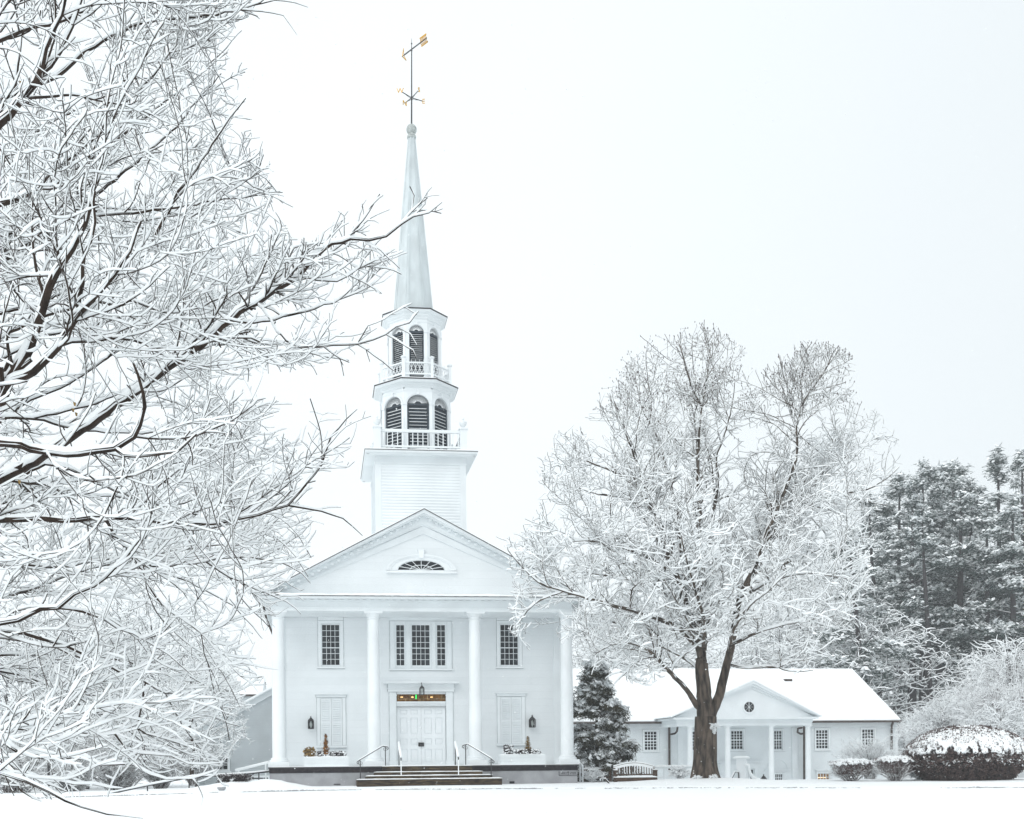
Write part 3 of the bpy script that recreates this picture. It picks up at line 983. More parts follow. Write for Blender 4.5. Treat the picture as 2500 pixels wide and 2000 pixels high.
# ---- tower balustrade
def urn(mb, x, y, z, s=1.0):
    mb.lathe([(.06 * s, z), (.04 * s, z + .05 * s), (.12 * s, z + .12 * s), (.165 * s, z + .22 * s), (.165 * s, z + .27 * s), (.06 * s, z + .31 * s), (.03 * s, z + .35 * s), (.055 * s, z + .39 * s), (.05 * s, z + .43 * s), (.01 * s, z + .46 * s)], x, y, 14)
bI = -.12
b0u, b1u, b0v, b1v = tL + .10, tR - .10, vT + .06, vT + tw - .06
hq = hTc + .03
hpt = H(1130, 1047, b0v)
hr1, hr0 = H(1026, 1049.5, b0v), H(1026, 1056.5, b0v)
hl1, hl0 = H(1026, 1089, b0v), H(1026, 1093, b0v)
bal = MB()
for y in (b0v, b1v):
    bal.box(b0u, b1u, y - .05, y + .05, hr0, hr1); bal.box(b0u, b1u, y - .04, y + .04, hl0, hl1)
for x in (b0u, b1u):
    bal.box(x - .05, x + .05, b0v + .05, b1v - .05, hr0 + .001, hr1 - .001); bal.box(x - .04, x + .04, b0v + .05, b1v - .05, hl0 + .001, hl1 - .001)
nb = 17
for k in range(1, nb):
    t = k / nb
    x = b0u + (b1u - b0u) * t; y = b0v + (b1v - b0v) * t
    for (xx, yy) in ((x, b0v), (x, b1v), (b0u, y), (b1u, y)):
        bal.box(xx - .019, xx + .019, yy - .019, yy + .019, hl1, hr0)
balo = bal.build('lower_balustrade', M_WHITE, church)
for x in (b0u, b1u):
    for y in (b0v, b1v):
        g = MB()
        g.box(x - .15, x + .15, y - .15, y + .15, hq, hpt - .06); g.box(x - .19, x + .19, y - .19, y + .19, hpt - .06, hpt)
        urn(g, x, y, hpt)
        g.build('post', M_WHITE, balo, True)

# ---- octagonal stages
def oct_pt(A, k, off=0.0):
    """corner k of an octagon of apothem A with a flat face to -v"""
    a = -math.pi / 2 + math.pi / 8 + k * math.pi / 4
    r = A / math.cos(math.pi / 8)
    return r * math.cos(a), r * math.sin(a)
def oct_solid(mb, rings, cu, cv, cap=True):
    o = len(mb.v)
    for A, z in rings:
        for k in range(8):
            x, y = oct_pt(A, k)
            mb.v.append((cu + x, cv + y, z))
    for i in range(len(rings) - 1):
        for k in range(8):
            k2 = (k + 1) % 8
            mb.f.append((o + i * 8 + k, o + i * 8 + k2, o + (i + 1) * 8 + k2, o + (i + 1) * 8 + k))
    if cap:
        mb.f.append(tuple(o + k for k in reversed(range(8))))
        mb.f.append(tuple(o + (len(rings) - 1) * 8 + k for k in range(8)))
    return mb
def face_local(mbf, cu, cv, k, A, pts3):
    """map (s, d, z) with s along face k, d outward from the face, to building coordinates"""
    ang = -math.pi / 2 + k * math.pi / 4
    nx, ny = math.cos(ang), math.sin(ang)
    tx, ty = -ny, nx
    return [(cu + nx * (A + d) + tx * s, cv + ny * (A + d) + ty * s, z) for s, d, z in pts3]
def arch_face(mb, cu, cv, k, A, z0, z1, ow, zb, zs, rise, n=14):
    W = A * math.tan(math.pi / 8)
    def q(pts): mb.add(face_local(mb, cu, cv, k, A, pts), [tuple(range(len(pts)))])
    q([(-W, 0, z0), (-ow, 0, z0), (-ow, 0, zs), (-W, 0, zs)])
    q([(ow, 0, z0), (W, 0, z0), (W, 0, zs), (ow, 0, zs)])
    if zb > z0: q([(-ow, 0, z0), (ow, 0, z0), (ow, 0, zb), (-ow, 0, zb)])
    P = [(ow * math.cos(math.pi * i / n), zs + rise * math.sin(math.pi * i / n)) for i in range(n + 1)]
    Q = []
    for i in range(n + 1):
        t = i / n
        if t < .25: Q.append((W, zs + (z1 - zs) * t / .25))
        elif t <= .75: Q.append((W - 2 * W * (t - .25) / .5, z1))
        else: Q.append((-W, z1 - (z1 - zs) * (t - .75) / .25))
    for i in range(n):
        q([(P[i][0], 0, P[i][1]), (Q[i][0], 0, Q[i][1]), (Q[i + 1][0], 0, Q[i + 1][1]), (P[i + 1][0], 0, P[i + 1][1])])
        q([(P[i][0], 0, P[i][1]), (P[i + 1][0], 0, P[i + 1][1]), (P[i + 1][0], -.14, P[i + 1][1]), (P[i][0], -.14, P[i][1])])
        # raised archivolt
        a0, a1 = 1.0, 1.17
        for (ra, rb, d) in ((1.0, 1.10, .03), (1.10, 1.19, .05)):
            p = [(P[i][0] * ra, d, zs + (P[i][1] - zs) * ra), (P[i][0] * rb, d, zs + (P[i][1] - zs) * rb), (P[i + 1][0] * rb, d, zs + (P[i + 1][1] - zs) * rb), (P[i + 1][0] * ra, d, zs + (P[i + 1][1] - zs) * ra)]
            pb = [(s, -.01, z) for s, _, z in p]
            vs = face_local(mb, cu, cv, k, A, p + pb)
            mb.add(vs, [(0, 1, 2, 3), (0, 3, 7, 4), (1, 5, 6, 2)])
    for s in (-ow, ow):
        q([(s, 0, zb), (s, -.14, zb), (s, -.14, zs), (s, 0, zs)])
    # pilaster strips at the corners, imposts and keystone
    def bx(s0, s1, d0, d1, a, b):
        vs = face_local(mb, cu, cv, k, A, [(s0, d0, a), (s1, d0, a), (s1, d1, a), (s0, d1, a), (s0, d0, b), (s1, d0, b), (s1, d1, b), (s0, d1, b)])
        mb.add(vs, [(0, 3, 2, 1), (4, 5, 6, 7), (0, 1, 5, 4), (1, 2, 6, 5), (2, 3, 7, 6), (3, 0, 4, 7)])
    bx(ow * 1.02, W, -.02, .03, z0, zs - .02); bx(-W, -ow * 1.02, -.02, .03, z0, zs - .02)
    bx(ow, W + .02, -.02, .06, zs - .02, zs + .035); bx(-W - .02, -ow, -.02, .06, zs - .02, zs + .035)
    bx(-.05, .05, -.02, .09, zs + rise * .98, zs + rise * 1.19 + .10)
    bx(-W, -.06, -.02, .02, zs + rise * 1.19 + .07, zs + rise * 1.19 + .10); bx(.06, W, -.02, .02, zs + rise * 1.19 + .07, zs + rise * 1.19 + .10)
def louvre(parent, cu, cv, k, A, ow, zb, zs, rise, step, snow=True, fan=26):
    d = -.10
    m = MB()
    n = 16
    pts = [(-ow, d - .05, zb), (ow, d - .05, zb)] + [(ow * math.cos(math.pi * i / n), d - .05, zs + rise * math.sin(math.pi * i / n)) for i in range(n + 1)]
    m.add(face_local(m, cu, cv, k, A, pts), [tuple(range(len(pts)))])
    def bx(mb, s0, s1, d0, d1, a, b):
        vs = face_local(mb, cu, cv, k, A, [(s0, d0, a), (s1, d0, a), (s1, d1, a), (s0, d1, a), (s0, d0, b), (s1, d0, b), (s1, d1, b), (s0, d1, b)])
        mb.add(vs, [(0, 3, 2, 1), (4, 5, 6, 7), (0, 1, 5, 4), (1, 2, 6, 5), (2, 3, 7, 6), (3, 0, 4, 7)])
    bx(m, -ow, -ow * .86, d - .045, d + .05, zb, zs); bx(m, ow * .86, ow, d - .045, d + .05, zb, zs)
    bx(m, -ow, ow, d - .044, d + .05, zs - .02, zs + .05)
    for i in range(1, fan):
        a = math.pi * i / fan
        p = [(ow * .22 * math.cos(a), zs + .05 + rise * .2 * math.sin(a)), (ow * .97 * math.cos(a), zs + rise * .97 * math.sin(a))]
        if p[1][1] < zs + .06: continue
        ww = .011
        tx, tz = -math.sin(a) * ww, math.cos(a) * ww
        vs = face_local(m, cu, cv, k, A, [(p[0][0] - tx, d + .0, p[0][1] - tz), (p[0][0] + tx, d + .0, p[0][1] + tz), (p[1][0] + tx, d + .03, p[1][1] + tz), (p[1][0] - tx, d + .03, p[1][1] - tz)])
        m.add(vs, [(0, 1, 2, 3)])
    sn = MB()
    z = zb + .03
    while z < zs - .07:
        vs = face_local(m, cu, cv, k, A, [(-ow * .86, d + .04, z), (ow * .86, d + .04, z), (ow * .86, d - .04, z + step * .9), (-ow * .86, d - .04, z + step * .9)])
        m.add(vs, [(0, 1, 2, 3)])
        e0, e1 = -ow * rnd.uniform(.72, .85), ow * rnd.uniform(.75, .85)
        if snow:
            bx(sn, e0, e1, d + .02, d + .05, z, z + rnd.uniform(.010, .018) * snow)
        z += step
    if fan and snow:
        for i in range(1, fan):
            a = math.pi * i / fan + .03
            p = [(ow * .3 * math.cos(a), zs + .05 + rise * .25 * math.sin(a)), (ow * .93 * math.cos(a), zs + rise * .93 * math.sin(a))]
            if p[1][1] < zs + .08: continue
            tx, tz = -math.sin(a) * .006, math.cos(a) * .006
            sn.add(face_local(sn, cu, cv, k, A, [(p[0][0] - tx, d + .035, p[0][1] - tz), (p[0][0] + tx, d + .035, p[0][1] + tz), (p[1][0] + tx, d + .035, p[1][1] + tz), (p[1][0] - tx, d + .035, p[1][1] - tz)]), [(0, 1, 2, 3)])
    lo = m.build('louvre', M_LOUVRE, parent)
    if snow: sn.build('snow', M_SNOW, lo)
cv1 = tcv
cu1 = U(1013.5, 1000, cv1)
A1 = (U(1094.7, 1010, cv1) - U(933.3, 1010, cv1)) / 2
fv = cv1 - A1
zA = hTc - .02
zcor = H(1013, 945, fv)
ow1 = (U(1046.5, 1020, fv) - U(992.7, 1020, fv)) / 2
zs1, zt1, zb1 = H(1020, 987.5, fv), H(1020, 963.6, fv), zA + .05
bel = MB()
for k in range(8): arch_face(bel, cu1, cv1, k, A1, zA, zcor, ow1, zb1, zs1, zt1 - zs1)
belf = bel.build('lower_belfry', M_WHITE, church)
for k in range(8):
    if k in (3, 4, 5): continue
    louvre(belf, cu1, cv1, k, A1, ow1, zb1, zs1, zt1 - zs1, .142, 1.0)
A1c = (U(1115.5, 942, cv1) - U(914, 942, cv1)) / 2
zc1 = H(1020, 922, cv1 - A1c)
g = MB()
oct_solid(g, [(A1 + .02, zcor - .03), (A1 + .06, zcor), (A1 + .06, zcor + .05), (A1 + .14, zcor + .10), (A1 + .14, zc1 - .16), (A1c - .08, zc1 - .13), (A1c - .02, zc1 - .055), (A1c - .02, zc1 - .045)], cu1, cv1)
bc = g.build('belfry_cornice', M_TRIM, church)
g = MB(); oct_solid(g, [(A1c, zc1 - .045), (A1c + .01, zc1)], cu1, cv1); g.build('roof_edge', M_ROOFEDGE, bc)
g = MB(); oct_solid(g, [(A1c - .04, zc1 + .0005), (A1c - .05, zc1 + .05), (A1c - .12, zc1 + .065)], cu1, cv1); g.build('snow', M_SNOW, bc, True)
# upper balustrade
cu2 = U(1011.5, 850, cv1)
Ab = A1c - .34
zr1, zr0 = H(1018, 884, cv1 - Ab), H(1018, 887.2, cv1 - Ab)
zl1, zl0 = H(1018, 910.5, cv1 - Ab), H(1018, 914, cv1 - Ab)
zpt = H(1018, 871.5, cv1 - Ab)
g = MB()
for k in range(8):
    x0, y0 = oct_pt(Ab, k); x1, y1 = oct_pt(Ab, k + 1)
    P0, P1 = Vector((cu2 + x0, cv1 + y0, 0)), Vector((cu2 + x1, cv1 + y1, 0))
    def at_(t, z): 
        p = P0.lerp(P1, t); return (p.x, p.y, z)
    g.bar(at_(0, (zr0 + zr1) / 2), at_(1, (zr0 + zr1) / 2), .06, zr1 - zr0)
    g.bar(at_(0, (zl0 + zl1) / 2), at_(1, (zl0 + zl1) / 2), .06, zl1 - zl0)
    m_ = 6
    for i in range(m_):
        t0, t1 = .07 + .86 * i / m_, .07 + .86 * (i + 1) / m_
        tm_ = (t0 + t1) / 2; zm = (zl1 + zr0) / 2
        for (a, b, c_, d_) in ((t0, zl1, tm_, zm), (tm_, zm, t1, zr0), (t1, zl1, tm_, zm), (tm_, zm, t0, zr0)):
            g.bar(at_(a, b), at_(c_, d_), .016, .018)
        g.bar(at_(tm_, zl1), at_(tm_, zr1 + .11), .015, .015)
ub = g.build('upper_balustrade', M_WHITE, church)
for k in range(8):
    x0, y0 = oct_pt(Ab, k)
    q = MB()
    q.box(cu2 + x0 - .065, cu2 + x0 + .065, cv1 + y0 - .065, cv1 + y0 + .065, zc1 + .01, zpt - .08)
    q.lathe([(.06, zpt - .08), (.11, zpt - .045), (.12, zpt - .01), (.09, zpt + .02), (.02, zpt + .03)], cu2 + x0, cv1 + y0, 12)
    q.build('post', M_WHITE, ub)
# upper belfry
A2 = (U(1072.7, 860, cv1) - U(949.6, 860, cv1)) / 2
fv2 = cv1 - A2
ow2 = (U(1033.7, 850, fv2) - U(998, 850, fv2)) / 2
zs2, zt2 = H(1016, 810.5, fv2), H(1016, 793.6, fv2)
zcor2 = H(1011, 777, fv2)
g = MB()
for k in range(8): arch_face(g, cu2, cv1, k, A2, zc1 + .02, zcor2, ow2, zc1 + .08, zs2, zt2 - zs2, 12)
ubf = g.build('upper_belfry', M_WHITE, church)
for k in range(8):
    if k in (3, 4, 5): continue
    louvre(ubf, cu2, cv1, k, A2, ow2, zc1 + .08, zs2, zt2 - zs2, .088, .45)
A2c = (U(1090, 768, cv1) - U(933.6, 768, cv1)) / 2
zc2 = H(1015, 750.5, cv1 - A2c)
g = MB()
oct_solid(g, [(A2 + .02, zcor2 - .03), (A2 + .05, zcor2), (A2 + .05, zcor2 + .04), (A2 + .12, zcor2 + .10), (A2 + .12, zc2 - .17), (A2c - .08, zc2 - .13), (A2c - .02, zc2 - .055), (A2c - .02, zc2 - .045)], cu2, cv1)
bc2 = g.build('spire_cornice', M_TRIM, church)
g = MB(); oct_solid(g, [(A2c, zc2 - .045), (A2c + .01, zc2)], cu2, cv1); g.build('roof_edge', M_ROOFEDGE, bc2)
# spire
cu3 = U(1008.5, 745, cv1); cu4 = U(1005, 340, cv1)
Asp = (U(1056.5, 745, cv1) - U(961, 745, cv1)) / 2
ztop = H(1005, 338, cv1)
g = MB()
o = 0
n = 1
for (A, z, cu_) in ((Asp, zc2, cu3), (.145, ztop, cu4)):
    for k in range(8):
        x, y = oct_pt(A, k); g.v.append((cu_ + x, cv1 + y, z))
for k in range(8):
    k2 = (k + 1) % 8
    g.f.append((k, k2, 8 + k2, 8 + k))
spire = g.build('spire', M_SPIRE, church)
g = MB()
for k in range(8):
    x0, y0 = oct_pt(Asp, k); x1, y1 = oct_pt(.145, k)
    xa, ya = oct_pt(Asp, k + 1); xb, yb = oct_pt(.145, k + 1)
    for t in (.10, .90):
        p = Vector((cu3 + x0 + (xa - x0) * t, cv1 + y0 + (ya - y0) * t, zc2)); q = Vector((cu4 + x1 + (xb - x1) * t, cv1 + y1 + (yb - y1) * t, ztop - .02))
        g.bar(p, q, .03, .05)
g.build('spire_rib', M_SPIRE, spire)
g = MB()
x, z = cu4, ztop
g.lathe([(.19, z - .02), (.2, z), (.2, z + .09), (.17, z + .10), (.16, z + .14), (.15, z + .19)], x, cv1, 16)
zb_ = H(1005, 317, cv1)
g.ball((x, cv1, zb_), .232, 20, 12)
g.build('finial_ball', M_BALL, church, True)

# ---- weathervane
wv = thing('weathervane', 'gilded arrow weathervane with compass letters on a tall black rod', 'weathervane', (0, 0, 0))
def W3(px, py, dv=0.0):
    u_, h_ = CF.loc(px, py, cv1 + dv)
    p = CF.o + CF.U * u_ + CF.N * (cv1 + dv)
    return Vector((p.x, p.y, h_))
q0, q1 = W3(1004.8, 304), W3(1005, 94)
wv.location = q0
def rel(p): return p - q0
g = MB(); g.tube([rel(W3(1004.8, 304)), rel(W3(1005, 235)), rel(W3(1005, 128)), rel(q1)], [.036, .03, .024, .006], 8)
g.ball(rel(W3(1005, 107)), .035); g.ball(rel(W3(1005, 124)), .04)
g.build('rod', M_IRON, wv)
tail, tip = W3(1041.5, 93, 1.5), W3(980.5, 139.3, -1.2)
g = MB(); g.tube([rel(tip), rel(tip.lerp(tail, .12)), rel(tail)], [.004, .03, .028], 6)
g.build('arrow_shaft', M_IRON, wv)
g = MB()
d_ = (tail - tip).normalized(); upv = Vector((0, 0, 1)); side = d_.cross(upv).normalized(); upp = side.cross(d_).normalized() * 1
for s_ in (-1, 1):
    b_ = tip + d_ * .28
    g.bar(rel(tip + d_ * .12), rel(tip + d_ * .5 + upp * .22 * s_), .03)
    g.bar(rel(tip + d_ * .35), rel(tip + d_ * .5 + upp * .22 * s_), .02)
    for i in range(6):
        a = tail - d_ * (1.05 - i * .19)
        e_ = a + d_ * .10 + upp * .15 * s_
        g.bar(rel(a), rel(e_), .026); g.ball(rel(e_), .036, 6, 4)
    g.bar(rel(tail - d_ * 1.0 + upp * .09 * s_), rel(tail + upp * .11 * s_), .015)
g.bar(rel(tail - d_ * 1.0 + upp * .03), rel(tail + upp * .03), .03)
g.build('arrow_feathers', M_GOLD, wv)
hub = W3(1005, 239)
g = MB()
ends = {'W': (980, 224, -.5), 'S': (1021, 222, 1.0), 'E': (1031, 247, .5), 'N': (990, 251, -1.0)}
for ch, (px_, py_, dv) in ends.items():
    e_ = W3(px_, py_, dv)
    g.tube([rel(hub), rel(e_)], .02, 6)
    g.tube([rel(W3(1005, 243)), rel(hub.lerp(e_, .6) - Vector((0, 0, .02)))], .008, 4)
g.ball(rel(hub), .05); g.ball(rel(W3(1005, 243)), .045)
g.build('compass_arm', M_IRON, wv)
for ch, (px_, py_, dv) in ends.items():
    e_ = rel(hub + (W3(px_, py_, dv) - hub) * 1.12)
    text(ch, .30, e_.x, e_.y, e_.z, M_GOLD, wv, 'compass_letter', 90, .012, TH + (.5 if ch in 'SN' else -.2))
# ------------------------------------------------------------------ things round the church door
def cw(u_, v_, z=0.0):
    p = CF.o + CF.U * u_ + CF.N * v_
    return Vector((p.x, p.y, z))
def railing(name, label, pts, post_us, snow=True, scroll=True):
    """iron handrail: pts = polyline in church coordinates (u,v,h)"""
    r = thing(name, label, 'handrail', (CF.o.x, CF.o.y, 0), TH, 'iron handrails beside the church steps')
    m = MB(); m.tube(pts, .021, 8)
    if scroll:
        for (c, s) in ((Vector(pts[0]), 1), (Vector(pts[-1]), -1)):
            n = 9
            d = (Vector(pts[-1]) - Vector(pts[0])); d.z = 0; d.normalize()
            rr = .055
            loop = [c + d * (-s) * rr * math.sin(a) * (1 - .35 * a / 5) + Vector((0, 0, -rr + rr * math.cos(a) * (1 - .35 * a / 5))) for a in [5.0 * i / n for i in range(n + 1)]]
            m.tube(loop, .013, 6)
    hr = m.build('rail', M_IRON, r, True)
    for (u_, v_, z0, z1) in post_us:
        p = MB(); p.tube([(u_, v_, z0), (u_, v_, z1)], .019, 8); p.build('post', M_IRON, r)
        if scroll:
            q = MB(); n = 8
            for s in (-1, 1):
                q.tube([Vector((u_ + s * (.03 + .05 * math.sin(a)), v_, z1 - .05 - .05 * (1 - math.cos(a)))) for a in [4.4 * i / n for i in range(n + 1)]], .008, 5)
            q.build('scroll', M_IRON, r)
    s_ = MB()
    P = [Vector(p) for p in pts]
    s_.tube([p + Vector((0, 0, .03)) for p in P], [.012] + [.023] * (len(P) - 2) + [.012] if len(P) > 2 else .022, 8)
    s_.build('snow', M_SNOW, hr, True)
    return r
vs = -1.15
hb = lambda px, py, v: CF.h(px, py, v)
ub = lambda px, py, v: CF.u(px, py, v)
# outer rails run sideways down the splayed sides
vA, vB = -.15, -1.05
railing('handrail', 'black wrought iron handrail with scrolled ends on the left edge of the church steps',
        [(ub(874, 1859, vB), vB, hb(874, 1859, vB)), (ub(879, 1855, vB), vB, hb(879, 1855, vB)), (ub(934, 1822, vA), vA, hb(934, 1822, vA)), (ub(946, 1824, vA), vA, hb(946, 1824, vA))],
        [(ub(879.5, 1870, vB), vB, tops[0][1] - .02, hb(879.5, 1857, vB)), (ub(941, 1850, vA), vA, tops[3][1] - .01, hb(941, 1823, vA))])
railing('handrail', 'black wrought iron handrail with scrolled ends on the right edge of the church steps',
        [(ub(1131, 1820, vA), vA, hb(1131, 1820, vA)), (ub(1142, 1817, vA), vA, hb(1142, 1817, vA)), (ub(1198, 1851, vB), vB, hb(1198, 1851, vB)), (ub(1204, 1857, vB), vB, hb(1204, 1857, vB))],
        [(ub(1137, 1850, vA), vA, tops[3][1] - .01, hb(1137, 1820, vA)), (ub(1199, 1870, vB), vB, tops[1][1] - .05, hb(1199, 1853, vB))])
def inner_rail(label, pxt, pyt, pxb, pyb, postx):
    v0, v1 = .75, -.98
    r = thing('handrail', label, 'handrail', (CF.o.x, CF.o.y, 0), TH, 'iron handrails beside the church steps')
    A = Vector((ub(pxt, pyt, v0), v0, hb(pxt, pyt, v0))); B = Vector((ub(pxb, pyb, v1), v1, hb(pxb, pyb, v1)))
    m = MB(); m.tube([A, A.lerp(B, .08), B, B + Vector((0, -.05, -.05))], .024, 8)
    hr = m.build('rail', M_IRON, r, True)
    s_ = MB()
    s_.tube([A + Vector((0, 0, .045)), A.lerp(B, .05) + Vector((0, 0, .06)), A.lerp(B, .5) + Vector((0, 0, .06)), A.lerp(B, .97) + Vector((0, 0, .06)), B + Vector((0, -.02, .03))], [.035, .052, .055, .052, .03], 8)
    s_.build('snow', M_SNOW, hr, True)
    for P, z0 in ((B, tops[0][1] + .05), (A.lerp(B, .06), hS - .02)):
        p = MB(); p.tube([(P.x, P.y, z0), (P.x, P.y, P.z)], .02, 8); po = p.build('post', M_IRON, r)
        if P is B:
            q = MB(); q.tube([(P.x, P.y - .018, z0), (P.x, P.y - .018, P.z - .1)], .021, 6); q.build('snow', M_SNOW, po)
inner_rail('snow-plastered handrail in the middle of the church steps, on the left of the door', 973.5, 1815, 979, 1851, 978)
inner_rail('snow-plastered handrail in the middle of the church steps, on the right of the door', 1111, 1813.5, 1119, 1849, 1118)

def lantern(label, u_, v_, h0, h1, w=.22, hang=False):
    L = thing('wall_lantern', label, 'lantern', tuple(cw(u_, v_, 0)), TH, 'black lanterns on the church front')
    H_ = h1 - h0
    a = MB()
    zb, zt = h0 + .04 * H_, h0 + .62 * H_
    hw_ = w / 2
    a.box(-hw_, hw_, -hw_, hw_, zb - .02, zb); a.box(-hw_ * 1.05, hw_ * 1.05, -hw_ * 1.05, hw_ * 1.05, zt, zt + .025)
    for x in (-1, 1):
        for y in (-1, 1):
            a.box(x * hw_ - .014, x * hw_ + .014, y * hw_ - .014, y * hw_ + .014, zb, zt)
    for x in (-.33, .33):
        a.box(x * w - .006, x * w + .006, -hw_ - .004, -hw_ + .004, zb, zt)
    if not hang:
        a.box(-.03, .03, hw_ * .9, hw_ + .35, (zb + zt) / 2 - .05, (zb + zt) / 2 + .05)
        a.box(-hw_ * .9, hw_ * .9, hw_ - .005, hw_ + .005, zb, zt)
    a.build('frame', M_IRON, L)
    c = MB(); c.lathe([(hw_ * 1.1, zt + .025), (hw_ * .95, zt + .06), (hw_ * .62, zt + .45 * (h1 - zt)), (hw_ * .35, zt + .62 * (h1 - zt)), (hw_ * .2, zt + .75 * (h1 - zt)), (hw_ * .35, zt + .85 * (h1 - zt)), (hw_ * .12, h1 - .02), (.01, h1)], 0, 0, 12)
    if hang: c.tube([(0, 0, h1 - .02), (0, .12, h1 + .08), (0, .3, h1 + .05)], .012, 6)
    c.build('cap', M_IRON, L, True)
    b_ = MB(); b_.lathe([(.015, zb), (.02, zb + .04), (.055, zb + .13), (.05, zb + .22), (.02, zb + .30)], 0, 0, 10)
    b_.build('bulb_glass', MATS['lantern_glass'], L, True)
    s_ = MB(); s_.ball((0, -.0, zt + .03), hw_ * 1.0, 10, 4, .25); s_.build('snow', M_SNOW, L)
    return L
mat('lantern_glass', (.42, .46, .45), .3, .15, 8)
vl = vW - .3
lantern('black wall lantern left of the left shuttered window', U(759, 1765, vl), vl, H(759, 1780, vl), H(759, 1748.5, vl), .225)
lantern('black wall lantern right of the right shuttered window', U(1299.5, 1760, vl), vl, H(1299.5, 1776.5, vl), H(1299.5, 1745.5, vl), .225)
vl = vW - .55
lantern('black lantern hanging above the double door', U(1030, 1690, vl), vl, H(1030, 1696.5, vl), H(1030, 1671, vl), .17, True)

# planters
def tuftmesh(mb, c, r, n, col_r=.012, up=0.6, seed=0, leaf=.05):
    R = random.Random(seed)
    for i in range(n):
        a = R.uniform(0, 2 * math.pi); t = R.uniform(.2, 1) * r
        p = Vector(c) + Vector((math.cos(a) * t, math.sin(a) * t * .7, R.uniform(0, up)))
        d = Vector((R.uniform(-1, 1), R.uniform(-1, 1), R.uniform(-.2, 1.2))).normalized()
        s = d.cross(Vector((R.uniform(-1, 1), R.uniform(-1, 1), .3))).normalized() * leaf * R.uniform(.3, .6)
        l = leaf * R.uniform(.8, 1.8)
        mb.add([p - s, p + s, p + d * l], [(0, 1, 2)])
def snow_lumps(mb, c, r, up, n, s=.035, seed=0):
    R = random.Random(seed)
    for i in range(n):
        a = R.uniform(0, 2 * math.pi); t = math.sqrt(R.random()) * r
        mb.ball((c[0] + math.cos(a) * t, c[1] + math.sin(a) * t * .7, c[2] + R.uniform(0, up)), s * R.uniform(.5, 1.2), 6, 4, .55)
def planter(label, xa, xb, yt, yb, group):
    v0, v1 = .25, .80
    a, b_ = U(xa, (yt + yb) / 2, v0), U(xb, (yt + yb) / 2, v0)
    z1 = H((xa + xb) / 2, yt, v0)
    P = thing('planter_box', label, 'planter', tuple(cw((a + b_) / 2, (v0 + v1) / 2, hS)), TH, group)
    w, d, hh = (b_ - a) / 2, (v1 - v0) / 2, z1 - hS
    m = MB()
    for k in range(3):
        z = .02 + (hh - .02) * k / 3
        m.box(-w, w, -d, -d + .03, z, z + (hh - .02) / 3 - .012); m.box(-w, w, d - .03, d, z, z + (hh - .02) / 3 - .012)
        m.box(-w, -w + .03, -d + .031, d - .031, z, z + (hh - .02) / 3 - .012); m.box(w - .03, w, -d + .031, d - .031, z, z + (hh - .02) / 3 - .012)
    m.box(-w + .02, w - .02, -d + .02, d - .02, .0, hh - .06)
    m.build('box', M_TRIM, P)
    s_ = MB(); snow_slab(s_, -w + .01, w - .01, -d + .005, d - .005, hh - .025, .05, xa, over=.0); s_.build('snow', M_SNOW, P)
    return P, a, b_, z1
PL, pa, pb, pz = planter('white plank planter box left of the steps with brown dead plants', 741.5, 851.5, 1847.5, 1871, 'white planter boxes on the church porch')
PR, qa, qb, qz = planter('white plank planter box right of the steps filled with snowy plants', 1222, 1332, 1842, 1865.5, 'white planter boxes on the church porch')
def small_conifer(label, px, py0, py1, wpx, material, snow, seed):
    v = .5
    u_ = U(px, py0, v); z0, z1 = H(px, py0, v), H(px, py1, v)
    w = wpx / 60 / 2
    T = thing('potted_conifer', label, 'conifer', tuple(cw(u_, v, z0)), TH, 'little conifers in the planter boxes')
    m = MB(); R = random.Random(seed); s_ = MB(); hh = z1 - z0
    for i in range(420):
        t = R.random() ** 1.2
        a = R.uniform(0, 6.28); r = w * (1 - t) ** .75 * R.uniform(.55, 1.0) * (1 + .25 * math.sin(t * 19 + seed))
        p = Vector((math.cos(a) * r, math.sin(a) * r, t * hh))
        d = Vector((math.cos(a), math.sin(a), R.uniform(.1, 1.3))).normalized()
        sd_ = d.cross(Vector((0, 0, 1))).normalized() * .028
        m.add([p - sd_, p + sd_, p + d * R.uniform(.05, .10)], [(0, 1, 2)])
        if R.random() < snow:
            s_.ball((p.x * 1.08, p.y * 1.08, p.z + .03), R.uniform(.018, .035), 5, 3, .6)
    m.lathe([(w * .6, 0), (w * .55, hh * .3), (w * .25, hh * .7), (.01, hh * .97)], 0, 0, 8)
    m.build('foliage', material, T)
    s_.build('snow', M_SNOW, T)
    k = MB(); k.tube([(0, 0, -.1), (0, 0, .2)], .02); k.build('trunk', M_BARK, T)
small_conifer('rust-brown dead little conifer in the left planter box', 795.5, 1842, 1793, 17, M_RUST, .10, 3)
small_conifer('little conifer flecked with snow in the right planter box', 1289, 1832, 1799, 16, M_FROND, .22, 5)
def planter_plant(label, px, py0, py1, wpx, material, snow, seed, leaf=.06, n=150):
    v = .5
    u_ = U(px, py0, v); z0, z1 = H(px, py0, v), H(px, py1, v)
    w = wpx / 60 / 2
    T = thing('planter_plant', label, 'plant', tuple(cw(u_, v, z0)), TH, 'plants in the planter boxes')
    m = MB(); s_ = MB(); R = random.Random(seed)
    for i in range(n // 6):
        a = R.uniform(0, 6.28); t = R.random() * w
        e = Vector((math.cos(a) * w * R.uniform(.3, 1), math.sin(a) * .15, (z1 - z0) * R.uniform(.5, 1)))
        m.bar((e.x * .3, e.y * .3, -.05), e, .008)
    tuftmesh(m, (0, 0, 0), w, n, up=(z1 - z0) * .85, seed=seed, leaf=leaf)
    m.build('foliage', material, T)
    snow_lumps(s_, (0, 0, .0), w, (z1 - z0) * .9, int(n * snow), .045, seed)
    s_.build('snow', M_SNOW, T)
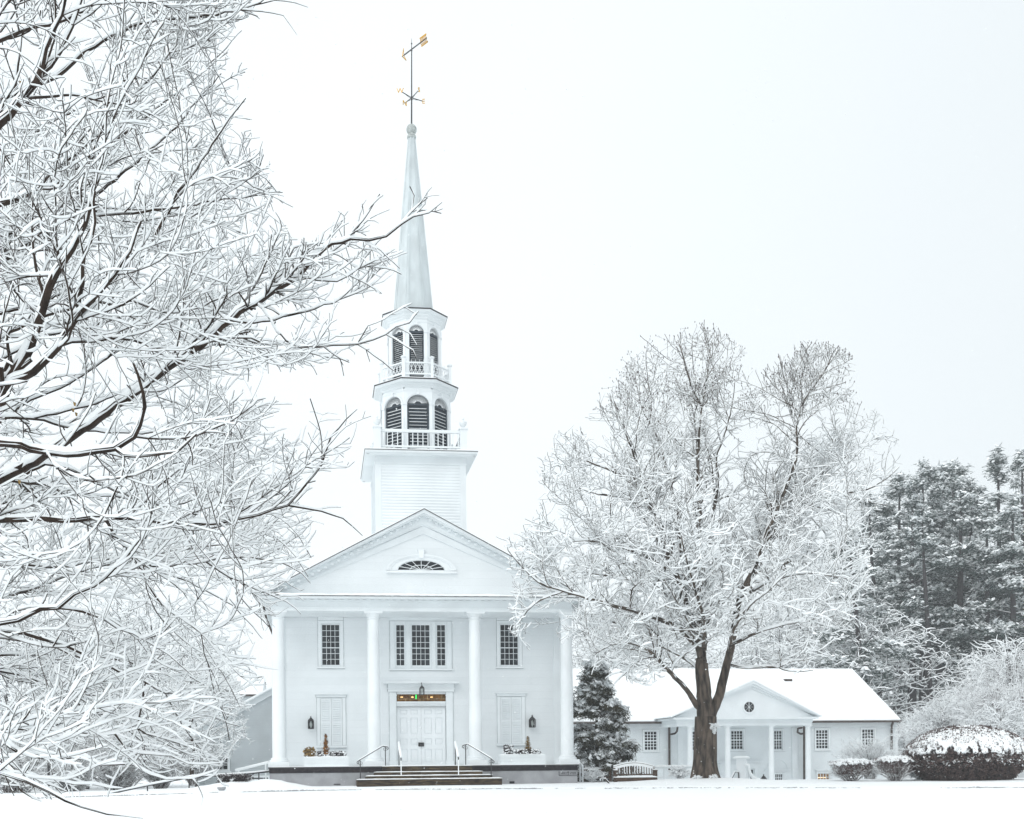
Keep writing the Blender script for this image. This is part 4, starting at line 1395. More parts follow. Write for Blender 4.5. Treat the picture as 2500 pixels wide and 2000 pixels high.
planter_plant('golden brown feathery plant at the left end of the left planter box', 756, 1847, 1824, 28, M_FROND, .06, 1, .08, 260)
planter_plant('low dark plant dusted with snow beside the rust-brown conifer', 781, 1847, 1834, 18, M_DKFROND, .2, 2, .06, 150)
planter_plant('low dark plant at the right end of the left planter box', 824, 1846, 1835, 42, M_DKFROND, .22, 4, .055, 300)
planter_plant('bushy dark plant capped with snow at the left end of the right planter box', 1240, 1842, 1817, 26, M_DKFROND, .4, 6, .06, 240)
planter_plant('low snow-covered plants in the middle and right of the right planter box', 1285, 1841, 1829, 75, M_DKFROND, .45, 7, .05, 420)

# ------------------------------------------------------------------ side wing behind the church (left)
vG = 9.0
sw = thing('side_wing', 'shaded white clapboard gabled wing at the left side behind the church', 'building', (CF.o.x, CF.o.y, 0), TH)
gR = w0 + .3
hRt, hRe = H(660, 1682, vG), H(560, 1737, vG)
uRt, uRe = U(660, 1682, vG), U(560, 1737, vG)
slp = (hRt - hRe) / (uRt - uRe)
gLft = U(470, 1800, vG)
hEv = hRe - (uRe - gLft) * slp
def roofh(u_): return hRe + (u_ - uRe) * slp
m = MB()
hbot = -.6
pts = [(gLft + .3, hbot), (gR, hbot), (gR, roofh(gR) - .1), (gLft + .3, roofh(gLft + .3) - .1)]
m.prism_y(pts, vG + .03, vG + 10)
m.build('wall', M_SHADEDWALL, sw)
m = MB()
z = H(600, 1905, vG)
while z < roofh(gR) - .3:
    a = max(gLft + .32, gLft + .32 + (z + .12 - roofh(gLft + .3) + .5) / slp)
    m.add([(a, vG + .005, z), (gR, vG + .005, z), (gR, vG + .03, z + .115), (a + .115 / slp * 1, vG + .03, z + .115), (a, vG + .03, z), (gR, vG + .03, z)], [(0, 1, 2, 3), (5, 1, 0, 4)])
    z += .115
m.build('clapboard_siding', M_SHADEDWALL, sw)
m = MB()
m.prism_y([(gLft, roofh(gLft) - .34), (gR, roofh(gR) - .34), (gR, roofh(gR) - .04), (gLft, roofh(gLft) - .04)], vG - .06, vG + .03)
m.prism_y([(gLft - .1, roofh(gLft - .1) - .05), (gR, roofh(gR) - .05), (gR, roofh(gR)), (gLft - .1, roofh(gLft - .1))], vG - .25, vG + 10)
rfw = m.build('roof', M_TRIM, sw)
m = MB(); m.prism_y([(gLft - .1, roofh(gLft - .1) + .002), (gR, roofh(gR) + .002), (gR, roofh(gR) + .07), (gLft - .08, roofh(gLft) + .05)], vG - .22, vG + 10); m.build('snow', M_SNOW, rfw)
for (xa, ya, xb, yb) in ((617, 1896.5, 657, 1905), (530, 1845, 558, 1882)):
    r = R_(xa, ya, xb, yb, vG)
    window(sw, r, vG, 2 if ya < 1890 else 3, 3 if ya < 1890 else 1, None, .07, 0, M_GLASS2, trim=M_TRIM, depth=-.01)
# second low wing with dark gutter
vG2 = 16
m = MB()
b2 = thing('rear_wing', 'low snow-roofed rear wing with a dark gutter, far left behind the shaded gable', 'building', (CF.o.x, CF.o.y, 0), TH)
a0, a1 = U(480, 1697, vG2), U(640, 1697, vG2)
zE = H(600, 1697, vG2)
m.box(a0, a1, vG2, vG2 + 6, -.6, zE - .06); m.build('wall', M_SHADEDWALL, b2)
m = MB(); m.box(a0 - .1, a1, vG2 - .15, vG2, zE - .07, zE + .03); m.build('gutter', M_COPPER, b2)
m = MB(); m.prism_x([(vG2 - .1, zE + .032), (vG2 + 3, zE + 1.2), (vG2 + 6, zE + .03)], a0, a1); m.build('roof', M_SNOW, b2)

# ramp wall with snow on its sloping top, left of the church
rampP = [(700, 1880.5, 42.7), (580, 1892, 42.2), (470, 1897, 41.6), (360, 1918, 40.0), (255, 1941, 38.2)]
rp = thing('ramp_railing', 'low sloping ramp rail covered in snow running left from the church', 'railing', tuple(at(500, 1900, 41)), 0)
base_ = at(500, 1900, 41)
rp.location = base_
RP = [at(*p) - base_ for p in rampP]
RP[0] = at(656, 1884, 42.9) - base_
m = MB(); m.tube(RP, .035, 6); rl = m.build('rail', M_IRON, rp)
m = MB(); m.tube([p + Vector((0, 0, .045)) for p in RP], [.03, .05, .05, .05, .03], 7); m.build('snow', M_SNOW, rl, True)
for t in (0.08, .3, .52, .75):
    i = min(3, int(t * 4)); f = t * 4 - i
    p = RP[i].lerp(RP[i + 1], f)
    q = MB(); q.tube([p, (p.x, p.y, gz(p.x + base_.x, p.y + base_.y) - base_.z - .1)], .025, 6); q.build('post', M_IRON, rp)
rp2 = thing('ramp_railing', 'upper white-topped rail rising to the left corner column of the church', 'railing', tuple(at(600, 1875, 46)), 0)
bb = at(600, 1875, 46)
A, B = at(575, 1882, 46) - bb, at(657, 1862, 45) - bb
m = MB(); m.bar(A, B, .05, .07); rl = m.build('rail', M_TRIM, rp2)
m = MB(); m.tube([A + Vector((0, 0, .05)), B + Vector((0, 0, .05))], .035, 6); m.build('snow', M_SNOW, rl)
for t in (.1, .9):
    p = A.lerp(B, t); q = MB(); q.bar(p, (p.x, p.y, -bb.z), .06); q.build('post', M_TRIM, rp2)
# downspout at the left corner
m = MB(); ul = w0 - .06
ds_ = thing('downspout', 'dark downspout curving down at the left corner of the church', 'downspout', (CF.o.x, CF.o.y, 0), TH)
m.tube([(ul - .45, 2.3, hC0), (ul - .35, 2.5, hC0 - .5), (ul - .02, 2.7, hC0 - 1.3), (ul - .0, 2.7, hC0 - 2.2), (ul, 2.7, .1)], .045, 8); m.build('pipe', M_COPPER, ds_, True)
# side rail at the right corner of the platform
sr = thing('side_railing', 'white snow-topped rail descending beside the right end of the church platform', 'railing', (CF.o.x, CF.o.y, 0), TH)
A, B = Vector((U(1412, 1862, 2.2), 2.2, H(1412, 1863, 2.2))), Vector((U(1423, 1874, 1.4), 1.4, H(1423, 1874, 1.4)))
m = MB(); m.bar(A, B, .07, .09); m.bar(A + Vector((0, 0, .07)), B + Vector((0, 0, .07)), .08, .05); m.build('rail', M_WHITE, sr)
for p in (A.lerp(B, .35), A.lerp(B, .95)):
    q = MB(); q.box(p.x - .03, p.x + .03, p.y - .03, p.y + .03, -.1, p.z); q.build('post', M_WHITE, sr)

# ------------------------------------------------------------------ parish house
PY = 62.0
PF = Frame((1830 - CX) / F * PY, PY, TH)
ph = thing('parish_house', 'long white clapboard house with snow roof, pediment porch and slim columns', 'house', (PF.o.x, PF.o.y, 0), TH)
pu, phh, pr = PF.u, PF.h, PF.rect
vF = 3.0          # front wall plane
zg = -1.3
eL_, eR_ = pu(1300, 1760, vF), pu(2200, 1760, vF - .4)
zEv = phh(2050, 1760.5, vF - .4)
vRd = vF + 5.6
zRd = phh(2050, 1636, vRd)
wR = pu(2190, 1800, vF)
wins = [(1573, 1785, 1605, 1833), (1690, 1785, 1716, 1833), (1784.5, 1783.5, 1815, 1831), (1883, 1783.5, 1910.5, 1831), (1992, 1781.5, 2023, 1829.5), (2104.5, 1780, 2135, 1829)]
wb = [(1768, 1880, 1790, 1915), (1892, 1889, 1912, 1925), (1996, 1887.5, 2026.5, 1925), (2109, 1890, 2132, 1925)]
rw = [pr(*w, vF) for w in wins]
rb = [pr(*w, vF) for w in wb]
m = MB(); wall_holes(m, eL_ + .2, wR, zg, zEv, vF, rw + rb, .1); m.build('wall', M_PARISH, ph)
m = MB(); m.box(wR - .1, wR - .001, vF + .001, vF + 11, zg, zEv); m.build('end_wall', M_PARISH, ph)
m = MB(); m.add([(wR, vF, zEv), (wR, vF + 11.2, zEv), (wR, vRd, zRd - .1)], [(0, 1, 2)]); m.build('gable', M_PARISH, ph)
pLu, pRu = pu(1660, 1850, vF), pu(1950, 1850, vF)
m = MB()
hol = [(a - .15, b + .15, c - .1, d + .18) for a, b, c, d in rw + rb]
clapboards(m, eL_ + .2, pLu, zg + .2, zEv - .35, vF, .12, .03, hol)
clapboards(m, pRu, wR - .15, zg + .2, zEv - .35, vF, .12, .03, hol)
m.build('clapboard_siding', M_PARISH, ph)
m = MB(); m.box(eL_, wR, vF - .05, vF + .01, zEv - .34, zEv - .05); m.box(wR - .16, wR + .02, vF - .045, vF + .1, zg, zEv - .35)
for x in (pu(1661, 1850, vF), pu(1939, 1850, vF)): m.box(x - .16, x + .16, vF - .06, vF + .005, zg, zEv - .35)
m.build('corner_board', M_TRIM, ph)
for i, (w, r) in enumerate(zip(wins, rw)): window(ph, r, vF, 4, 6, 3, casing=.1, head=0, bar=.035, glass=M_GLASS2, name='window')
M_LIT = mat('lit_window_glass', (.10, .05, .02), .3, .5, 3, emit=(1.0, .55, .2, .10))
for i, r in enumerate(rb): window(ph, r, vF, 4 if i else 2, 4, None, casing=.08, head=.12 if i else 0, bar=.035, glass=M_LIT if i == 2 else M_GLASS2, name='basement_window')
# strip lights seen inside the lit basement window
r = rb[2]; m = MB()
for (a, b) in ((.05, .45), (.5, .7)): m.box(r[0] + (r[1] - r[0]) * a, r[0] + (r[1] - r[0]) * b, vF + .085, vF + .088, r[3] - .30, r[3] - .27)
m.build('interior_lamp', M_LAMPWARM, ph)
# roof
m = MB()
rl, rr = eL_ - 3, eR_ + .02
m.add([(rl, vF - .4, zEv), (rr, vF - .4, zEv), (rr, vRd, zRd), (rl, vRd, zRd), (rl, vRd + 6, zEv), (rr, vRd + 6, zEv), (rl, vF - .4, zEv - .05), (rr, vF - .4, zEv - .05), (rr, vRd + 6, zEv - .05), (rl, vRd + 6, zEv - .05)],
      [(0, 1, 2, 3), (3, 2, 5, 4), (0, 6, 7, 1), (6, 9, 8, 7), (1, 7, 8, 5, 2)])
prf = m.build('roof', M_ROOFEDGE, ph)
m = MB()
n = 60
rows = []
for i in range(n + 1):
    x = rl + .05 + (rr - rl - .1) * i / n
    t_ = .11 + .03 * mnoise.noise(Vector((x * .8, 0, 2)))
    rows.append([(x, vF - .38, zEv + .005), (x, vF - .40, zEv + t_ * .6), (x, vF - .30, zEv + t_ + .05), (x, vRd, zRd + .10), (x, vRd + 5.9, zEv + .1), (x, vRd + 5.9, zEv)])
for r in rows: m.v += r
for i in range(n):
    for k in range(5): m.f.append((i * 6 + k, i * 6 + k + 1, (i + 1) * 6 + k + 1, (i + 1) * 6 + k))
m.f.append(tuple(range(6))); m.f.append(tuple(n * 6 + k for k in range(6)))
m.build('snow', M_SNOW, prf, True)
m = MB(); m.box(rl, rr, vF - .5, vF - .405, zEv - .10, zEv + .01); m.build('gutter', M_COPPER, ph)
m = MB(); a = pu(1922, 1665, vF + 4.2); za = zEv + (zRd - zEv) * (4.6 / 6.0); m.box(a - .25, a + .25, vF + 4.0, vF + 4.3, za - .1, za + .13); m.build('roof_vent', M_COPPER, ph)
# porch
pc_ = pu(1832, 1663, 0)
zA0, zA1, zA2 = phh(1830, 1771.5, 0), phh(1830, 1755, 0), phh(1830, 1753, -.25)
xl, xr = pu(1650, 1765, 0), pu(1979, 1765, 0)
m = MB()
m.box(xl, xr, -.18, vF - .02, zA0, zA0 + .16); m.box(xl - .03, xr + .03, -.21, vF - .02, zA0 + .163, zA1 - .04)
m.box(xl - .28, xr + .28, -.46, vF - .5, zA1 - .04, zA1 + .07)
m.build('porch_entablature', M_TRIM, ph)
zAp = phh(1832, 1663, -.4)
m = MB()
m.prism_y([(xl - .25, zA1 + .072), (xr + .25, zA1 + .072), (pc_, zAp - .25)], -.12, .1)
m.build('porch_pediment', M_WHITE, ph)
m = MB()
for s, x0 in ((-1, xl - .42), (1, xr + .42)):
    for (a, b, ya) in ((0, .14, -.46), (.14, .28, -.34), (.28, .42, -.2)):
        q = [(x0, zA1 + .10 - a + .02), (pc_, zAp - a), (pc_, zAp - b), (x0 - s * .02, zA1 + .10 - b + .02)]
        q = [(x_, max(z_, zA1 + .075)) for x_, z_ in q]
        m.prism_y(q if s > 0 else q[::-1], ya, .12)
m.build('raking_cornice', M_TRIM, ph)
m = MB()
for x0 in (xl - .45, xr + .45):
    m.add([(x0, -.5, zA1 + .09), (pc_, -.5, zAp + .01), (pc_, 8, zAp + .01), (x0, 8, zA1 + .09), (x0, -.5, zA1 + .16), (pc_, -.5, zAp + .09), (pc_, 8, zAp + .09), (x0, 8, zA1 + .16)],
          [(4, 5, 6, 7), (0, 3, 2, 1), (0, 1, 5, 4), (3, 7, 6, 2), (0, 4, 7, 3)])
m.build('porch_roof', M_SNOW, ph)
# round window
rc = (pu(1828.5, 1726.5, -.12), phh(1828.5, 1726.5, -.12)); rr_ = 12.8 / F * 62
m = MB(); ring_band(m, rc[0], rc[1], rr_, rr_, rr_ + .1, rr_ + .1, -.17, -.11, 28)
i_ = arc(rc[0], rc[1], rr_, rr_, 28, math.pi, 2 * math.pi); o_ = arc(rc[0], rc[1], rr_ + .1, rr_ + .1, 28, math.pi, 2 * math.pi)
for k in range(28): m.prism_y([i_[k], o_[k], o_[k + 1], i_[k + 1]], -.17, -.11)
rwn = m.build('round_window', M_WHITE, ph)
m = MB(); m.prism_y(arc(rc[0], rc[1], rr_, rr_, 32, 0, 2 * math.pi)[:-1], -.128, -.10); m.build('pane', M_GLASS2, rwn)
m = MB()
for k in range(4):
    a = math.pi * k / 4
    m.bar((rc[0] - rr_ * math.cos(a), -.135, rc[1] - rr_ * math.sin(a)), (rc[0] + rr_ * math.cos(a), -.135 - .001 * k, rc[1] + rr_ * math.sin(a)), .03, .012)
m.build('glazing_bars', M_WHITE, rwn)
for px_ in (1685, 1776.5, 1883, 1973):
    x = pu(px_, 1840, .05)
    m = MB(); m.lathe([(.19, zg), (.165, zg + .1), (.16, zg + 1.5), (.135, zA0 - .22), (.15, zA0 - .2), (.135, zA0 - .17), (.14, zA0 - .1), (.19, zA0 - .05)], x, .05, 20)
    c_ = m.build('column', M_WHITE, ph, True)
    m = MB(); m.box(x - .2, x + .2, -.15, .25, zA0 - .05, zA0 - .001); m.build('capital', M_WHITE, c_)
m = MB(); m.box(xl, xr, .3, vF, zA0 + .165, zA0 + .2); m.build('porch_ceiling', M_TRIM, ph)
# door surround and blind arch
a, b = pu(1752, 1860, vF), pu(1858, 1860, vF)
m = MB(); m.box(a, b, vF - .28, vF + .01, phh(1800, 1862.5, vF), phh(1800, 1858.5, vF)); m.box(a + .1, b - .1, vF - .12, vF + .01, phh(1800, 1877, vF), phh(1800, 1863, vF))
for x in (a + .15, b - .45, a + .75, b - 1.05): m.box(x, x + .28, vF - .08, vF + .01, zg, phh(1800, 1863, vF))
m.build('door_surround', M_TRIM, ph)
r = pr(1802, 1880, 1838, 1925, vF); m = MB(); m.box(r[0], r[1], vF - .03, vF + .0, r[2], r[3]); m.build('door', M_GLASS, ph)
m = MB(); ac = ((rb[1][0] + rb[1][1]) / 2 - .1); ring_band(m, ac, rb[1][3] + .25, .62, .62, .68, .68, vF - .05, vF + .01, 20); m.box(ac - .85, ac + .85, vF - .1, vF + .01, rb[1][3] + .2, rb[1][3] + .27); m.build('blind_arch', M_TRIM, ph)
# downspouts
for pts in ([(1637, 1764, 2.4), (1634, 1775, 2.75), (1634.5, 1880, 2.85)], [(1963, 1773, 2.5), (1963.5, 1925, 2.8)], [(2181, 1762, 2.5), (2177, 1772, 2.8), (2177, 1830, 2.85)]):
    m = MB(); m.tube([(pu(x, y, v), v, phh(x, y, v)) for x, y, v in pts], .07, 8); m.build('downspout', M_COPPER, ph, True)
for pts in ([(1655, 1768, 1.8), (1653, 1785, 2.3), (1648, 1791, 2.6), (1637, 1793, 2.8)], [(1958, 1777, 1.8), (1948, 1779, 2.2), (1947, 1788, 2.5), (1955, 1792, 2.8), (1963, 1791, 2.8)]):
    m = MB(); m.tube([(pu(x, y, v), v, phh(x, y, v)) for x, y, v in pts], .06, 8); m.build('downspout_elbow', M_COPPER, ph, True)

# ------------------------------------------------------------------ bench, fence, gate post, yard lantern, sign pole
YB = 44.0
bo = at(1550, 1904, YB)
bench = thing('garden_bench', 'wooden slatted bench with snow on seat and curved back, beside the conifer', 'bench', tuple(bo), 0.0)
def bp(px, py, dy=0.0):
    p = at(px, py, YB + dy) - bo
    return p
xa_, xb_ = bp(1503, 1890).x, bp(1604, 1890).x
zs_, zt_, zb_ = bp(1550, 1898).z + .0, bp(1550, 1866).z, bp(1550, 1908).z
m = MB(); m.box(xa_, xb_, -.05, -.01, zs_ - .16, zs_ - .01)
for k in range(5): m.box(xa_, xb_, .01 + k * .1, .09 + k * .1, zs_ - .04, zs_ - .005)
m.build('seat', M_WOOD, bench)
m = MB(); snow_slab(m, xa_, xb_, -.06, .5, zs_, .07, 41); m.build('snow', M_SNOW, bench)
for x in (xa_ + .03, xb_ - .03):
    for y in (0.02, .5):
        m = MB(); m.box(x - .04, x + .04, y - .04, y + .04, zb_ - .35, (zs_ + .25) if y < .1 else zt_ - .15); m.build('leg', M_WOOD, bench)
    m = MB(); m.box(x - .045, x + .045, -.06, .52, zs_ + .25, zs_ + .30); ar = m.build('armrest', M_WOOD, bench)
    m = MB(); m.box(x - .045, x + .045, -.06, .5, zs_ + .302, zs_ + .35); m.build('snow', M_SNOW, ar)
m = MB()
n = 14
tp = []
for i in range(n + 1):
    t = i / n; x = xa_ + (xb_ - xa_) * t
    tp.append((x, .56, zt_ - .14 + .16 * math.sin(math.pi * t)))
for p, q in zip(tp, tp[1:]): m.bar(p, q, .05, .10)
m.box(xa_, xb_, .5, .53, zs_ + .08, zs_ + .13)
for i in range(1, 16):
    x = xa_ + (xb_ - xa_) * i / 16; t = i / 16
    m.bar((x, .52, zs_ + .1), (x, .55, zt_ - .16 + .16 * math.sin(math.pi * t)), .035, .03)
bk = m.build('backrest', M_WOOD, bench)
m = MB()
for p, q in zip(tp, tp[1:]): m.bar((p[0], p[1] - .01, p[2] + .07), (q[0], q[1] - .01, q[2] + .07), .09, .05); m.bar((p[0], p[1] - .04, p[2] - .03), (q[0], q[1] - .04, q[2] - .03), .02, .11)
for i in range(1, 16):
    if i % 4 == 3: continue
    x = xa_ + (xb_ - xa_) * i / 16 + .025; t = i / 16
    m.bar((x, .49, zs_ + .16), (x, .52, zt_ - .22 + .16 * math.sin(math.pi * t)), .03, .02)
m.build('snow', M_SNOW, bk)
def yfence(label, xa, xb, yt, yb, Y, skip=0, col=M_PARISH):
    o_ = at((xa + xb) / 2, yb, Y)
    f = thing('porch_fence', label, 'fence', tuple(o_), 0.0, 'white porch railings')
    a, b = at(xa, yt, Y).x - o_.x, at(xb, yt, Y).x - o_.x
    zt, zb = at((xa + xb) / 2, yt, Y).z - o_.z, -.5
    m = MB(); m.box(a, b, -.06, .06, zt - .08, zt); m.box(a, b, -.04, .04, .1, .16); rl = m.build('rail', col, f)
    m = MB(); snow_slab(m, a, b, -.06, .06, zt, .09, 55); m.build('snow', M_SNOW, rl)
    n = int((b - a) / .32)
    m = MB()
    for i in range(n + 1):
        x = a + .03 + (b - a - .06) * i / n
        m.box(x - .022, x + .022, -.02, .02, zb, zt - .082)
    m.build('baluster', col, f)
    for x in (a + .05, b - .05):
        m = MB(); m.box(x - .06, x + .06, -.055, .055, zb, zt - .083); m.build('post', col, f)
yfence('white porch railing with snow on top, between the bench and the big maple trunk', 1600, 1697, 1872, 1905, 47.5)
yfence('dark railing glimpsed between the conifer and the church corner', 1424, 1492, 1878, 1905, 46.5, col=M_WOOD)
o_ = at(1811, 1907, 45.0)
gp = thing('gate_pillar', 'square white pillar with a snow-capped top, right of the maple trunk', 'pillar', tuple(o_), -.35)
zt = at(1811, 1853, 45).z - o_.z
m = MB(); m.box(-.20, .20, -.20, .20, -.3, zt); m.build('shaft', M_WHITE, gp)
m = MB(); m.box(-.31, .31, -.31, .31, zt, zt + .05); cp = m.build('cap', M_TRIM, gp)
m = MB(); snow_slab(m, -.3, .3, -.3, .3, zt + .05, .085, 61); m.build('snow', M_SNOW, cp)
sr2 = thing('curved_handrail', 'white curved handrail sweeping down to the right of the square pillar', 'handrail', tuple(at(1835, 1905, 44.6)), 0)
oo = at(1835, 1905, 44.6)
P = [at(x, y, 44.6) - oo for x, y in ((1819, 1869), (1827, 1869), (1829, 1880), (1832, 1890), (1838, 1899), (1847, 1905), (1861, 1907.5))]
m = MB(); m.tube(P, .055, 8); rl = m.build('rail', M_WHITE, sr2, True)
m = MB(); m.tube([p + Vector((.0, 0, .05)) for p in P], [.03, .06, .05, .05, .06, .065, .05], 8); m.build('snow', M_SNOW, rl, True)
for x in (1825, 1829.5):
    p = at(x, 1870, 44.7) - oo; m = MB(); m.box(p.x - .03, p.x + .03, .07, .13, -.3, p.z); m.build('post', M_TRIM, sr2)
br_ = thing('metal_handrail', 'thin dark handrail bent over at the left of the square pillar', 'handrail', tuple(at(1795, 1905, 44.8)), 0)
oo = at(1795, 1905, 44.8)
P = [at(x, y, 44.8) - oo for x, y in ((1786, 1902), (1795, 1885), (1803, 1886), (1804, 1903))]
m = MB(); m.tube(P, .025, 6); rl = m.build('rail', M_IRON, br_, True)
m = MB(); m.tube([p + Vector((-.02, -.01, .04)) for p in P[:3]], .03, 6); m.build('snow', M_SNOW, rl, True)
Yl = 44.0
o_ = at(1864.5, 1912, Yl)
yl = thing('yard_lantern', 'small black yard lantern standing in the snow beside the curved handrail', 'lantern', tuple(o_), 0)
k = F / Yl
zl = lambda y: at(1864.5, y, Yl).z - o_.z
m = MB(); m.tube([(0, 0, -.3), (0, 0, zl(1908))], .03, 8); m.build('post', M_IRON, yl)
m = MB()
w_t, w_b = 5.6 / k, 3.2 / k
for s in (-1, 1):
    for t in (-1, 1): m.bar((s * w_b, t * w_b, zl(1908)), (s * w_t, t * w_t, zl(1901.5)), .015)
m.box(-w_b, w_b, -w_b, w_b, zl(1908.5), zl(1907.5))
m.lathe([(w_t * 1.35, zl(1901.5)), (w_t * 1.2, zl(1900.3)), (w_t * .6, zl(1895.5)), (.02, zl(1894)), (.03, zl(1892)), (.005, zl(1890))], 0, 0, 8, math.pi / 8)
m.build('frame', M_IRON, yl)
m = MB(); m.box(-w_b * .8, w_b * .8, -w_b * .8, w_b * .8, zl(1907), zl(1902)); m.build('lamp_glass', MATS['lantern_glass'], yl)
m = MB(); m.ball((0, 0, zl(1898)), w_t * .75, 8, 4, .5); m.build('snow', M_SNOW, yl)
o_ = at(119.5, 1949, 37.5)
sp = thing('sign_pole', 'thin dark metal pole standing in the lawn at the far left', 'pole', tuple(o_), 0)
m = MB(); m.box(-.035, .035, -.03, .03, -.3, at(119.5, 1800, 37.5).z - o_.z); m.build('pole', M_IRON, sp)
# a rock and fallen twigs
o_ = at(541, 1927, 38.3)
m = MB(); m.ball((0, 0, .05), .16, 10, 6, .7); rk_ = m.build('garden_rock', M_CEMENT, None, True); rk_.location = o_
tag(rk_, 'grey stone half buried in snow in front of the dark bush, left of the church', 'rock')
m = MB(); m.ball((0, 0, .10), .155, 10, 5, .6); m.build('snow', M_SNOW, rk_, True)
def fallen(label, pts, Y, r=.012, snow=True):
    o_ = at(*pts[0], Y)
    P = [at(x, y, Y + .25 * i) - o_ for i, (x, y) in enumerate(pts)]
    t = MB(); t.tube(P, [r] * (len(P) - 1) + [r * .4], 5); t = t.build('fallen_branch', M_BARK, None); t.location = o_
    tag(t, label, 'branch', 'twigs fallen on the snow')
    if snow: q = MB(); q.tube([p + Vector((0, 0, r * 1.4)) for p in P], r * .9, 5); q.build('snow', M_SNOW, t)
fallen('long forked fallen branch on the snow in front of the bench', [(1477, 1902), (1488, 1914), (1500, 1917), (1523, 1921)], 40.2, .028)
fallen('thin fallen twig on the mound left of the maple trunk', [(1655, 1909), (1672, 1911), (1690, 1908)], 39.5, .012, False)
fallen('fallen twig on the mound right of the maple trunk', [(1748, 1912), (1765, 1915), (1778, 1917)], 39.6, .014, False)
fallen('short upright twig stuck in the snow right of the maple', [(1790, 1912), (1793, 1915), (1795, 1918)], 39.8, .016, False)
fallen('broken twig lying at the path edge below the square pillar', [(1824, 1922), (1826, 1928), (1836, 1928)], 37.2, .014, False)
# ------------------------------------------------------------------ trees: skeletons, bark tubes and snow
def poly_in(poly, x, y):
    inside = np.zeros(len(x), bool)
    n = len(poly)
    for i in range(n):
        x0, y0 = poly[i]; x1, y1 = poly[(i + 1) % n]
        c = ((y0 > y) != (y1 > y)) & (x < (x1 - x0) * (y - y0) / (y1 - y0 + 1e-9) + x0)
        inside ^= c
    return inside
def at_np(px, py, Y):
    dx, dy = px - CX, py - CY
    x = CX + dx * CR - dy * SR; y = CY + dx * SR + dy * CR
    return np.stack([(x - CX) / F * Y, Y, EYE + (CY - y) / F * Y], 1)
def vnoise(P, s):
    """cheap smooth noise from a few sines"""
    return (np.sin(P[:, 0] * s + 1.3 * np.sin(P[:, 1] * s * .8 + 2)) + np.sin(P[:, 1] * s * 1.1 + 1.7 * np.sin(P[:, 2] * s * .9)) + np.sin(P[:, 2] * s * 1.2 + 1.1 * np.sin(P[:, 0] * s * 1.1 + 1))) / 3
class Skel:
    def __init__(s):
        s.p, s.par, s.r = [], [], []
    def node(s, p, par, r=0.0):
        s.p.append(tuple(p)); s.par.append(par); s.r.append(r)
        return len(s.p) - 1
    def limb(s, pts, rs, start=-1, step=.2, wob=.0, R=rnd):
        """resampled smooth limb through 3D points; returns node ids"""
        pts = [Vector(p) for p in pts]
        ids = []
        cur = start
        P = [pts[0]] + pts + [pts[-1]]
        for i in range(len(pts) - 1):
            a, b, c, d = P[i], P[i + 1], P[i + 2], P[i + 3]
            n = max(1, int((c - b).length / step))
            for k in range(n):
                t = k / n
                if i == 0 and k == 0 and start >= 0: continue
                q = .5 * ((2 * b) + (c - a) * t + (2 * a - 5 * b + 4 * c - d) * t * t + (3 * b - a - 3 * c + d) * t ** 3)
                if wob and not (i == 0 and k == 0): q = q + Vector((R.uniform(-wob, wob), R.uniform(-wob, wob), R.uniform(-wob, wob)))
                f = (i + t) / (len(pts) - 1)
                cur = s.node(q, cur, rs[0] + (rs[1] - rs[0]) * f)
                ids.append(cur)
        cur = s.node(pts[-1], cur, rs[1]); ids.append(cur)
        return ids
def nearest(sk, p):
    P = np.array(sk.p); return int(np.argmin(((P - np.array(p)) ** 2).sum(1)))

